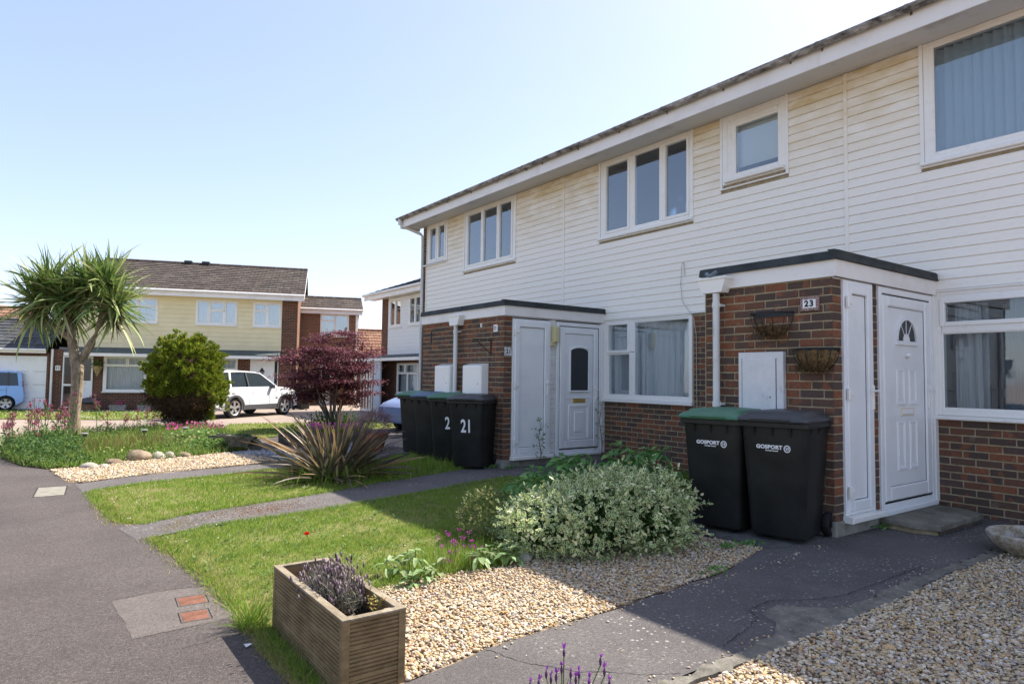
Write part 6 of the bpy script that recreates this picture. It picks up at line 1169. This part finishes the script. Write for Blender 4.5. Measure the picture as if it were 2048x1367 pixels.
m_conb = mat('dead conifer twigs', (.09, .06, .035), .9, .1, cols=[(0, (.035, .025, .018)), (.6, (.09, .06, .035)), (1, (.17, .09, .035))], island=True)
V = ICO2*[.74, .74, .92]+[cx, cy, cz0+1.22]; npmesh('core', V, ICOF2, m_conb, cf, smooth=True)
n = 30000; P, N, l = blobpts(n, (cx, cy, cz0+1.28), (.95, .95, 1.13), .24, 8, 11); P[:, 0] = cx+(P[:, 0]-cx)*np.where(P[:, 2] < cz0+.9, .80+.20*(P[:, 2]-cz0)/.9, 1); P[:, 1] = cy+(P[:, 1]-cy)*np.where(P[:, 2] < cz0+.9, .80+.20*(P[:, 2]-cz0)/.9, 1)
side_ = (P-np.array([cx, cy, 0]))@np.array([-.81, .59, 0])-(P-np.array([cx, cy, 0]))@np.array([.45, .6, 0]); bare = (P[:, 2] < cz0+1.02+.34*(vnoise(side_*2+9, P[:, 2]*2, 1.5, 4)-.5)) & (side_ > -.62); ok = ~bare & (P[:, 2] > cz0+.05)
idx = np.flatnonzero(ok); ti = rng.choice(idx, 2400); per = 24; tc_ = np.repeat(P[ti]-N[ti]*.10, per, 0); tn_ = np.repeat(N[ti], per, 0); tl = np.repeat(rng.uniform(.07, .12, 2400), per); dd = norm(tn_+[0, 0, .5]+rng.normal(0, .42, (len(tn_), 3)))
scatter('foliage', LEAF4, tc_+dd*.03+rng.normal(0, .012, (len(tn_), 3)), dd, rng.normal(0, 1, (len(tn_), 3)), tl*rng.uniform(.7, 1.1, len(tn_)), rng.uniform(.012, .024, len(tn_)), m_con, cf, kind='stuff')
ok = bare & (P[:, 2] > cz0+.02) & (rng.random(n) < .8); scatter('dead_twigs', LEAF4, P[ok]-N[ok]*.06, norm(N[ok]*.6+rng.normal(0, .6, (ok.sum(), 3))), rng.normal(0, 1, (ok.sum(), 3)), rng.uniform(.05, .13, ok.sum()), np.full(ok.sum(), .012), m_conb, cf, kind='stuff')

# --- purple maple
ax, ay = 6.62, 17.3; az0 = gz(ax, ay); ac = thing('maple_tree', 'spreading purple leaved maple with several thin grey stems before the far houses', 'maple', (ax, ay, az0))
m_ac = mat('purple maple leaves', (.12, .03, .045), .55, .25, cols=[(0, (.045, .015, .028)), (.35, (.11, .030, .050)), (.7, (.19, .055, .075)), (.92, (.31, .11, .12)), (1, (.40, .20, .17))], island=True, transl=.35); m_acb = mat('grey twig bark', (.16, .13, .11), .9, .1, cols=[(.3, (.07, .055, .05)), (.7, (.22, .19, .16))], scale=20)
tb = MB(); clumps = []
rq = random.Random(5)
for i in range(9):
    a_ = i*2.4+rq.uniform(-.3, .3); L_ = rq.uniform(.6, 1.1); hgt = rq.uniform(1.0, 2.4); b0 = Vector((ax+.04*math.cos(a_), ay+.04*math.sin(a_), az0-.03)); p1 = b0+Vector((math.cos(a_)*.15*L_, math.sin(a_)*.15*L_, .45)); p2 = b0+Vector((math.cos(a_)*.45*L_, math.sin(a_)*.45*L_, hgt*.66)); p3 = b0+Vector((math.cos(a_)*.95*L_, math.sin(a_)*.95*L_, hgt))
    tb.tube([b0, p1, p2, p3], [.042, .032, .020, .006], 7)
    for j in range(6):
        u_ = rq.uniform(.3, 1); q0 = p1.lerp(p2, min(1, u_*1.6)) if u_ < .6 else p2.lerp(p3, (u_-.6)*2.5); q1 = q0+Vector((math.cos(a_+rq.uniform(-1.4, 1.4)), math.sin(a_+rq.uniform(-1.4, 1.4)), rq.uniform(.0, .5)))*rq.uniform(.25, .6); tb.tube([q0, (q0+q1)/2+Vector((0, 0, .03)), q1], [.010, .007, .003], 5); clumps.append((q1, rq.uniform(.17, .36)))
    clumps += [(p3, .33), (p2+Vector((0, 0, .12)), .26)]
for i in range(60): clumps.append((Vector((ax+rq.gauss(0, .50), ay+rq.gauss(0, .5), az0+rq.uniform(1.1, 2.66))), rq.uniform(.16, .32)))
for dx, dz in ((1.05, 1.25), (1.25, 1.30), (.85, 1.55), (-1.05, 1.2), (-1.3, 1.1), (-.8, .95), (-.75, 1.75), (.85, 2.0), (.65, 2.4), (-.45, 2.5), (-.85, 2.15), (-.7, 2.4), (.2, 2.62), (.85, 2.3), (-.95, 1.55), (1.0, 1.7), (-1.15, .95), (-1.35, .85), (1.2, 1.0), (-.7, .8), (.9, .95), (.5, .9)): clumps.append((Vector((ax+dx*.81, ay-dx*.59, az0+dz)), .27))
tb.build('trunk', m_acb, ac, smooth=60)
cc = (np.array([tuple(c_[0]) for c_ in clumps])-[ax, ay, 0])*[.86, .86, 1]+[ax, ay, 0]; cr_ = np.array([c_[1] for c_ in clumps]); n = 27000; k = rng.choice(len(cc), n, p=cr_**1.6/(cr_**1.6).sum()); O_ = rng.normal(0, 1, (n, 3))*[.62, .62, .13]; P = cc[k]+O_*cr_[k, None]; D = norm(O_*[1, 1, .2]+rng.normal(0, .5, (n, 3))+[0, 0, -.25]); keep = P[:, 2] > az0+.55
scatter('foliage', LEAF6, P[keep], D[keep], rng.normal(0, .35, (keep.sum(), 3))+[0, 0, 1], rng.uniform(.05, .085, keep.sum()), rng.uniform(.02, .036, keep.sum()), m_ac, ac, kind='stuff')
n = 900; bs_ = np.array([ax, ay, az0]); scatter('base_plants', LEAF6, bs_+rng.normal(0, 1, (n, 3))*[.4, .25, .1]+[0, 0, .22], dirs(n, 0, 80), rng.normal(0, 1, (n, 3)), rng.uniform(.05, .1, n), np.full(n, .03), m_bedd, ac, kind='stuff')

# --- bronze phormium
fx, fy = 3.33, 8.55; ph = thing('phormium', 'spiky clump of bronze and orange New Zealand flax leaves beside the bins', 'phormium', (fx, fy, .02))
def phm(n, l, b, mp, noise, col, base):
    tc = n.new('ShaderNodeTexCoord'); ln = n.new('ShaderNodeVectorMath'); ln.operation = 'LENGTH'; l.new(tc.outputs['Object'], ln.inputs[0])
    oi = n.new('ShaderNodeObjectInfo'); f = mul(n, l, maprange(n, l, ln.outputs['Value'], .25, .85), maprange(n, l, oi.outputs['Random'], .4, .95, 0, .8)); return mixc(n, l, f, col, (.46, .24, .11))
m_ph = mat('bronze flax blades', (.12, .07, .06), .42, .4, cols=[(0, (.075, .055, .042)), (.3, (.12, .085, .065)), (.5, (.09, .11, .05)), (.7, (.19, .14, .095)), (.88, (.15, .17, .075)), (1, (.42, .34, .20))], objrand=True, transl=.25, extra=phm)
PS = [bladeset('leaf', [(e_, L_, .036, R(dr), 9, .28, .93) for L_, dr in ((.75, 10), (.95, 20), (1.05, 36))], m_ph) for e_ in (84, 70, 56, 42, 28, 14)]
for i in range(285):
    b_ = min(5, int(rng.random()**.85*6)); o = bpy.data.objects.new('leaf', random.choice(PS[b_])); COL.objects.link(o); o.parent = ph; a_ = i*2.39996; rr = random.uniform(0, .30)
    M = Matrix.Translation((math.cos(a_)*rr, math.sin(a_)*rr, -.02)) @ Matrix.Rotation(a_+random.gauss(0, .3), 4, 'Z') @ Matrix.Rotation(random.gauss(0, .06), 4, 'Y') @ Matrix.Rotation(random.gauss(0, .5), 4, 'X') @ Matrix.Scale(random.uniform(.72, 1.13), 4); o.matrix_basis = M
for i, (a_, e_) in enumerate(((-1.9, 1), (-1.6, 2), (-1.2, 1), (-2.3, 0))):   # broken straw leaves at the front
    vs, fs = strip(-35, .5, .035, R(60)); o = MB(Matrix.Translation((fx+.2*math.cos(a_), fy+.2*math.sin(a_), .35)) @ Matrix.Rotation(a_, 4, 'Z')).add(vs, fs).build('dead_leaf', m_dry, ph)
x = fx+rng.normal(0, .36, 1500)+.12; y = fy+rng.normal(0, .25, 1500)-.1; grass('long_grass', x, y, rng.uniform(.08, .30, 1500), m_grass, .006, .32)
x = fx+rng.normal(.95, .28, 1100); y = fy+rng.normal(-.15, .2, 1100); grass('long_grass', x, y, rng.uniform(.08, .26, 1100), m_grass, .006, .32)

# --- variegated bush
def varieg(n, l, b, mp, noise, col, base):
    uv = n.new('ShaderNodeUVMap'); sx = n.new('ShaderNodeSeparateXYZ'); l.new(uv.outputs[0], sx.inputs[0]); ab = n.new('ShaderNodeMath'); ab.operation = 'ABSOLUTE'; l.new(sx.outputs[0], ab.inputs[0])
    v_ = n.new('ShaderNodeMath'); v_.operation = 'PINGPONG'; l.new(sx.outputs[1], v_.inputs[0]); v_.inputs[1].default_value = .5
    h_ = maprange(n, l, v_.outputs[0], 0, .5, .02, .56); q = n.new('ShaderNodeMath'); q.operation = 'SUBTRACT'; l.new(h_, q.inputs[0]); l.new(ab.outputs[0], q.inputs[1])
    f = maprange(n, l, q.outputs[0], .08, .14); return mixc(n, l, f, (.92, .90, .55), col)
m_var = mat('variegated leaves', (.12, .2, .06), .4, .4, cols=[(0, (.05, .16, .028)), (.5, (.11, .26, .045)), (.78, (.22, .38, .075)), (.86, (.70, .70, .34)), (1, (.84, .82, .52))], island=True, transl=.3, extra=varieg)
bu = thing('variegated_bush', 'spreading cream and green variegated euonymus bush in front of the bins', 'bush', (3.75, 4.25, .0)); tw = MB(); rq = random.Random(3)
blobs = [((3.44, 4.30, .20), (.30, .28, .25)), ((3.52, 4.22, .28), (.36, .32, .31)), ((3.80, 4.10, .33), (.40, .36, .34)), ((4.10, 4.05, .38), (.40, .36, .38)), ((4.40, 3.98, .34), (.34, .32, .38)), ((4.25, 3.80, .28), (.36, .26, .28)), ((3.80, 3.98, .22), (.44, .30, .24)), ((4.05, 4.3, .36), (.42, .33, .30)), ((3.62, 4.52, .20), (.36, .32, .26))]
blobs = [((c_[0]*.955, c_[1]*.955, c_[2]*.80), (r_[0]*.955, r_[1]*.955, r_[2]*.82)) for c_, r_ in blobs]
Ps, Ds, Ns = [], [], []
for c_, r_ in blobs:
    n = int(1750*r_[0]*r_[2]/.13); P, N, l_ = blobpts(n, c_, r_, .2, 7, int(c_[0]*100)); ins = np.zeros(n, bool)
    for c2, r2 in blobs:
        if c2 != c_: ins |= ((((P-np.array(c2))/(np.array(r2)*.82))**2).sum(1) < 1)
    k = ~ins & (P[:, 2] > .03); Ps.append(P[k]); Ns.append(N[k])
P = np.concatenate(Ps); N = np.concatenate(Ns); n = len(P)
sh = rng.integers(0, n, 900); extra_P = P[sh]; ln_s = rng.uniform(.03, .12, 900); shd = norm(N[sh]*.7+rng.normal(0, .35, (900, 3))+[0, 0, .5])
for j in range(900):
    if j % 3 == 0: tw.tube([tuple(extra_P[j]-shd[j]*.08), tuple(extra_P[j]+shd[j]*ln_s[j])], .0018, 4, False)
SP = np.concatenate([np.repeat(extra_P, 7, 0)+np.repeat(shd, 7, 0)*(np.repeat(ln_s, 7)*np.tile(np.linspace(0, 1.05, 7), 900))[:, None]]); SD = norm(np.repeat(shd, 7, 0)*.6+rng.normal(0, .6, (len(SP), 3)))
D = norm(N*.45+rng.normal(0, .65, (n, 3))+[0, 0, -.02]); P = np.concatenate([P, SP]); D = np.concatenate([D, SD]); NN = np.concatenate([N, np.repeat(N[sh], 7, 0)])+rng.normal(0, .4, (len(P), 3))
for c_, d_, ln in (((4.50, 3.85, .54), (.75, -.5, .28), .20), ((4.58, 3.80, .48), (.8, -.55, .12), .14), ((4.55, 3.72, .36), (.8, -.6, .25), .20), ((4.58, 3.66, .20), (.7, -.6, -.3), .16), ((4.10, 4.2, .58), (.2, -.2, .8), .12), ((3.45, 4.3, .46), (-.2, -.3, .8), .12)):
    d_ = np.array(d_)/np.linalg.norm(d_); c_ = np.array(c_)*[.955, .955, .9]; tw.tube([tuple(c_-d_*.15), tuple(c_+d_*ln)], .0025, 5); k_ = 22; q = c_+d_*rng.uniform(0, ln*1.05, (k_, 1)); P = np.concatenate([P, q]); D = np.concatenate([D, norm(d_+rng.normal(0, .7, (k_, 3)))]); NN = np.concatenate([NN, rng.normal(0, 1, (k_, 3))])
for i in range(26): a_ = rq.uniform(0, 6.28); c_ = rq.choice(blobs)[0]; tw.tube([(c_[0]+.05*math.cos(a_), c_[1]+.05*math.sin(a_), 0), (c_[0]+.1*math.cos(a_), c_[1]+.1*math.sin(a_), c_[2]*.8)], [.009, .004], 5)
tw.build('stems', mat('twig', (.13, .10, .06), .9, .1), bu); n = len(P)
scatter('foliage', LEAF6, P, D, NN, rng.uniform(.030, .052, n), rng.uniform(.014, .023, n), m_var, bu, kind='stuff', uv=True)
# dark inner leaves keep the bush from being see-through
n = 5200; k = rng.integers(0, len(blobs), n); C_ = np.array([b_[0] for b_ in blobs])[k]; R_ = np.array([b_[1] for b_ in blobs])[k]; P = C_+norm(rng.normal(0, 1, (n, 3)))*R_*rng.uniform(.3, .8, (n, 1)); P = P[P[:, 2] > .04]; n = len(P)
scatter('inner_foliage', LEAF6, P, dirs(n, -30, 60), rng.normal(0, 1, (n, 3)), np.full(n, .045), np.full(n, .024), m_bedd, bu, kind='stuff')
# grey green sedum-like shrub at its left foot
t = thing('low_shrub', 'small dull green rounded shrub tucked against the left side of the variegated bush', 'shrub', (3.12, 4.72, .02)); n = 1500; P, N, l_ = blobpts(n, (3.14, 4.66, .2), (.22, .2, .22), .2, 6, 31)
scatter('foliage', LEAF6, P, norm(N+rng.normal(0, .6, (n, 3))), rng.normal(0, 1, (n, 3)), np.full(n, .028), np.full(n, .018), mat('dull olive leaves', (.16, .19, .07), .6, .2, cols=[(0, (.09, .13, .04)), (.6, (.19, .22, .08)), (1, (.28, .26, .12))], island=True, transl=.3), t, kind='stuff')
# --- leafy perennials: whorls of long leaflets on upright stems
def whorl(name, label, cat, x_, y_, ns, h0, h1, ll, lw, m, spread=.16, grp=None, z_=None, droop=-.15, nleaf=8):
    z_ = gz(x_, y_)+.02 if z_ is None else z_; t = thing(name, label, cat, (x_, y_, z_), 0, grp); s_ = MB(); P, D, N, L_, W_ = [], [], [], [], []
    for i in range(ns):
        a_ = i*2.4+random.random(); rr = spread*math.sqrt((i+.5)/ns); hh = random.uniform(h0, h1)*(1-.45*(rr/spread)**2); tip = Vector((x_+rr*1.5*math.cos(a_), y_+rr*1.5*math.sin(a_), z_+hh)); s_.tube([(x_+rr*.4*math.cos(a_), y_+rr*.4*math.sin(a_), z_-.02), tuple(tip)], .0045, 5)
        for j in range(nleaf): b_ = j*2*math.pi/nleaf+random.gauss(0, .2); d_ = Vector((math.cos(b_), math.sin(b_), droop+random.gauss(.1, .22))); P.append(tuple(tip-Vector((0, 0, .01*j)))); D.append(tuple(d_)); N.append((random.gauss(0, .2), random.gauss(0, .2), 1)); L_.append(ll*random.uniform(.7, 1.15)); W_.append(lw*random.uniform(.8, 1.1))
    s_.build('stems', m_stem, t)
    # each leaflet bends: two segments, the outer one drooping
    P, D, N, L_, W_ = map(np.array, (P, D, N, L_, W_)); D = norm(D); scatter('leaves', HALF1, P, D, N, L_*.55, W_, m, t, kind='stuff', uv=True); D2 = norm(D+[0, 0, -.75]); scatter('leaf_tips', HALF2, P+D*(L_*.55)[:, None]*.985, D2, N, L_*.5, W_, m, t, kind='stuff', uv=True); return t
HALF1 = (np.array([(0, 0, 0), (.42, .45, .05), (.5, 1, .05), (0, 1, -.03), (-.5, 1, .05), (-.42, .45, .05)]), np.array([(0, 1, 3), (1, 2, 3), (0, 3, 5), (5, 3, 4)]))
HALF2 = (np.array([(-.5, 0, .05), (0, 0, -.03), (.5, 0, .05), (.36, .5, .03), (0, 1, 0), (-.36, .5, .03)]), np.array([(0, 1, 5), (1, 4, 5), (1, 2, 3), (1, 3, 4)]))
m_per = mat('broad green leaves', (.08, .17, .05), .5, .3, cols=[(0, (.085, .21, .05)), (.5, (.13, .29, .07)), (1, (.21, .38, .10))], island=True, transl=.3)
m_hel = mat('pale hellebore leaves', (.18, .27, .12), .5, .3, cols=[(0, (.16, .28, .09)), (.5, (.27, .38, .15)), (1, (.42, .48, .26))], island=True, transl=.3)
gp = 'leafy green plants behind the variegated bush'
LL = {5: 'lowest broad leaved green plant, at the lawn end of the shaded bed', 6: 'broad leaved green plant nearest the brick wall under the net curtained window', 3: 'tall broad leaved green plant beside the green lidded bin, above the bush', 7: 'broad leaved green plant touching the back of the variegated bush'}
for i, (x_, y_, h_) in enumerate(((4.30, 5.40, .48), (4.70, 5.25, .58), (5.05, 5.0, .62), (5.35, 4.85, .66), (4.95, 5.75, .54), (4.0, 5.2, .40), (5.6, 5.35, .60), (4.45, 4.9, .54))):
    whorl('leafy_plant', LL.get(i, 'broad leaved green plant in the shaded bed between the variegated bush and the house wall'), 'plant', x_, y_, 9, h_*.6, h_, .20, .055, m_per, .19, gp)
whorl('hellebore', 'pale leaved hellebore at the lawn edge nearest the wooden planter', 'hellebore', 2.13, 4.02, 7, .10, .21, .12, .035, m_hel, .13)
whorl('hellebore', 'pale grey green hellebore at the foot of the variegated bush', 'hellebore', 2.76, 3.98, 6, .12, .22, .13, .042, m_hel, .12)
whorl('hellebore', 'tiny hellebore seedling spreading onto the gravel', 'hellebore', 2.02, 3.86, 2, .03, .06, .08, .03, m_hel, .05)
# pink flowers between the hellebores
t = thing('pink_campion', 'clump of thin stems with small magenta flowers between the two hellebores', 'flower', (2.5, 4.12, .0)); s_ = MB(); heads_ = []
for i in range(26): x_, y_ = 2.5+random.gauss(0, .14), 4.12+random.gauss(0, .07); hh = random.uniform(.08, .26); e_ = (x_+random.gauss(0, .03), y_+random.gauss(0, .03), hh); s_.tube([(x_, y_, 0), e_], .0018, 4); heads_.append(e_)
s_.build('stems', m_stem, t); P = np.repeat(np.array(heads_), 9, 0)+rng.normal(0, .008, (26*9, 3)); scatter('petals', LEAF4, P, dirs(len(P), -10, 70), rng.normal(0, 1, (len(P), 3)), np.full(len(P), .014), np.full(len(P), .010), mat('magenta flowers', (.45, .04, .35), .6, .2, cols=[(0, (.50, .05, .38)), (1, (.35, .03, .30))], island=True, transl=.3), t, kind='stuff')
x = 2.5+rng.normal(0, .2, 700); y = 4.12+rng.normal(0, .08, 700); grass('long_grass', x, y, rng.uniform(.05, .22, 700), m_grass, .003, .3)
# grass tuft and weeds beside the planter
x = 1.01+rng.normal(0, .03, 240); y = 3.78+rng.normal(0, .05, 240); t = grass('grass_tuft', x, y, rng.uniform(.10, .26, 240), m_grass, .004, .75, kind='thing'); tag(t, 'tuft of long grass blades at the far corner of the wooden planter', 'grass tuft')
x = 1.05+rng.normal(0, .03, 1500); y = rng.uniform(2.6, 3.9, 1500); k = x < 1.105; grass('long_grass', x[k], y[k], rng.uniform(.015, .08, k.sum()), m_grass, .003, .8); x = .98+rng.normal(0, .025, 700); y = rng.uniform(2.7, 3.9, 700); grass('dry_grass', x, y, rng.uniform(.01, .03, 700), m_dry, .003, 1.2)
# poppy
t = thing('poppy', 'single red poppy standing in the sunlit lawn', 'poppy', (1.86, 5.33, 0)); MB().tube([(1.86, 5.33, 0), (1.865, 5.33, .04), (1.85, 5.33, .085)], .002, 5).build('stem', m_stem, t); n = 7
scatter('petals', LEAF6, np.tile([1.85, 5.33, .085], (n, 1)), dirs(n, 20, 70), dirs(n, 0, 90), np.full(n, .032), np.full(n, .036), mat('poppy red', (.75, .03, .015), .6, .2, transl=.3), t)
# purple french lavender at the very front
m_fl = mat('dark lavender cone', (.09, .04, .10), .8, .1); m_flp = mat('purple bracts', (.32, .08, .42), .6, .1, transl=.35); fl = thing('french_lavender', 'french lavender with dark purple cones and violet bracts at the front of the path', 'lavender', (1.55, 1.80, .01)); s_ = MB(); co = []; br_ = []
for (x_, y_, z_) in ((1.475, 1.84, .33), (1.50, 1.83, .36), (1.52, 1.80, .355), (1.545, 1.80, .375), (1.555, 1.80, .43), (1.57, 1.78, .36), (1.585, 1.77, .34), (1.60, 1.77, .355), (1.655, 1.72, .405), (1.665, 1.71, .37), (1.63, 1.75, .33), (1.46, 1.87, .315), (1.53, 1.84, .33), (1.68, 1.70, .33), (1.61, 1.73, .32), (1.49, 1.80, .30), (1.56, 1.76, .31), (1.64, 1.68, .31)):
    s_.tube([(1.56+random.gauss(0, .03), 1.79+random.gauss(0, .03), 0), (x_, y_, z_-.03)], .0022, 5); co.append((x_, y_, z_-.018))
    for k in range(4): br_.append((x_, y_, z_-.004))
s_.build('stems', m_stem, fl); [npmesh('flower_cone', ICO*[.0055, .0055, .017]+list(q_), ICOF, m_fl, fl) for q_ in co]
n = len(br_); scatter('bracts', LEAF6, np.array(br_), dirs(n, 50, 85), rng.normal(0, 1, (n, 3)), rng.uniform(.016, .026, n), np.full(n, .008), m_flp, fl)
n = 420; scatter('leaves', BLADE, np.array([1.56, 1.79, .0])+rng.normal(0, 1, (n, 3))*[.05, .05, .0]+np.stack([np.zeros(n)]*2+[rng.uniform(0, .26, n)], -1), dirs(n, 30, 85), rng.normal(0, 1, (n, 3)), rng.uniform(.03, .06, n), np.full(n, .004), m_leafg, fl, kind='stuff')
# spindly self-sown stems against the doors of 21
for (x_, y_, h_, lab) in ((6.12, 7.66, .66, 'spindly weed with sparse leaves growing before the narrow white door of 21'), (7.32, 7.62, .95, 'tall thin thorny stem climbing beside the front door of 21')):
    t = thing('wall_weed', lab, 'weed', (x_, y_, .05)); s_ = MB(); s_.tube([(x_, y_, .03), (x_+.02, y_, h_*.4), (x_-.02, y_+.02, h_*.75), (x_+.02, y_, h_+.05)], [.008, .007, .005, .003], 6); P = []
    for j in range(14): z_ = .15+(h_-.1)*j/13; a_ = j*2.2; e_ = (x_+.12*math.cos(a_)*random.uniform(.4, 1), y_+.07*math.sin(a_), z_+.05); s_.tube([(x_, y_, z_), e_], .002, 4); P += [e_]*5
    s_.build('stem', mat('brown stem', (.12, .08, .06), .8, .2), t); P = np.array(P)+rng.normal(0, .015, (len(P), 3)); scatter('leaves', LEAF6, P, dirs(len(P), -20, 60), rng.normal(0, 1, (len(P), 3)), rng.uniform(.02, .05, len(P)), rng.uniform(.012, .025, len(P)), m_per, t, kind='stuff')
# weeds at wall feet
for (x_, y_) in ((5.62, 7.72), (6.22, 2.86), (4.55, 3.28), (4.75, 3.22), (3.95, 2.98), (5.46, 7.9)):
    n = 60; scatter('ground_weeds', LEAF6, np.array([x_, y_, gz(x_, y_)+.03])+rng.normal(0, 1, (n, 3))*[.08, .03, .012], dirs(n, 0, 70), rng.normal(0, 1, (n, 3)), rng.uniform(.015, .04, n), rng.uniform(.01, .02, n), m_per, kind='stuff')
# raised sleeper bed, terracotta pot
t = thing('raised_bed', 'low dark timber raised bed with pink and purple flowers behind the flax leaves', 'raised bed', (4.95, 13.35, -.04), R(-18)); B_ = basis(t); m_sl = mat('dark sleeper', (.08, .065, .06), .85, .2, cols=[(.3, (.05, .04, .04)), (.7, (.13, .11, .105))], scale=6)
for a_ in ((-.9, .9, -.35, -.27), (-.9, .9, .27, .35), (-.9, -.82, -.27, .27), (.82, .9, -.27, .27)): MB(B_).box(a_[0], a_[1], a_[2], a_[3], 0, .24).build('sleeper', m_sl, t, bevel=.008)
MB(B_).box(-.82, .82, -.27, .27, .0, .19).build('soil', m_soil, t); n = 500; L3 = np.array([tuple(B_ @ Vector((rng.uniform(-.75, .75), rng.uniform(-.22, .22), rng.uniform(.2, .34)))) for _ in range(n)]); scatter('foliage', LEAF6, L3, dirs(n, 0, 80), rng.normal(0, 1, (n, 3)), np.full(n, .07), np.full(n, .035), m_bedg, t, kind='stuff')
n = 260; L3 = np.array([tuple(B_ @ Vector((rng.uniform(-.35, .75), rng.uniform(-.2, .2), rng.uniform(.28, .42)))) for _ in range(n)]); scatter('flowers', LEAF6, L3, dirs(n, 0, 80), rng.normal(0, 1, (n, 3)), np.full(n, .05), np.full(n, .045), mat('purple pink petals', (.5, .08, .4), .6, .2, cols=[(0, (.45, .06, .42)), (.6, (.60, .12, .45)), (1, (.70, .12, .22))], island=True, transl=.3), t, kind='stuff')
m_terra = mat('terracotta', (.30, .11, .055), .85, .2, cols=[(.3, (.20, .07, .04)), (.6, (.34, .13, .065)), (.8, (.38, .24, .17))], scale=8)
t = thing('terracotta_pot', 'terracotta pot of hazy pink flowers beside the farthest bin', 'plant pot', (4.98, 11.0, .02)); MB().lathe([(.15, 0), (.23, .26), (.25, .26), (.255, .33), (.235, .335), (.22, .28), (0, .27)], 24, (4.98, 11.0, .02)).build('pot', m_terra, t, smooth=40)
n = 900; P, N, l_ = blobpts(n, (4.98, 11.0, .52), (.34, .30, .26), .2, 5, 41); scatter('foliage', BLADE, P-N*.1, norm(N+[0, 0, .5]), rng.normal(0, 1, (n, 3)), rng.uniform(.08, .2, n), np.full(n, .007), mat('hazy pink stems', (.30, .18, .20), .7, .2, cols=[(0, (.14, .14, .06)), (.4, (.30, .17, .20)), (1, (.46, .30, .34))], island=True, transl=.3), t, kind='stuff')
# litter
t = tag(MB(Matrix.Translation((.93, 3.5, .02)) @ Matrix.Rotation(.5, 4, 'Z')).add([(-.02, -.012, 0), (.015, -.015, .006), (.022, .01, .001), (-.012, .014, .008)], [(0, 1, 2, 3)]).build('paper_scrap', m_white), 'torn scrap of white paper beside the wooden planter', 'litter')
sol = t.modifiers.new('s', 'SOLIDIFY'); sol.thickness = .001

# reddish crumbs trodden onto the second path
n = 900; x = rng.normal(1.95, .28, n); y = np.interp(x, [1.2, 2.9], [6.75, 7.1])+rng.normal(0, .16, n); k = (y > np.interp(x, [.95, 1.26, 2.22, 2.87], [6.3, 6.38, 6.49, 6.65])) & (y < np.interp(x, [.95, 1.4, 1.91, 2.89], [6.76, 7.13, 7.26, 7.57])); x, y = x[k], y[k]
stones('path_crumbs', np.stack([x, y, gza(x, y)+.0155], -1), rng.uniform(.002, .007, len(x)), mat('red brown crumbs', (.22, .10, .06), .9, .1, cols=[(0, (.16, .075, .045)), (.6, (.26, .125, .07)), (1, (.30, .22, .12))], island=True))
for o in bpy.data.objects:
    if o.name.startswith('stems'): o['kind'] = 'stuff'
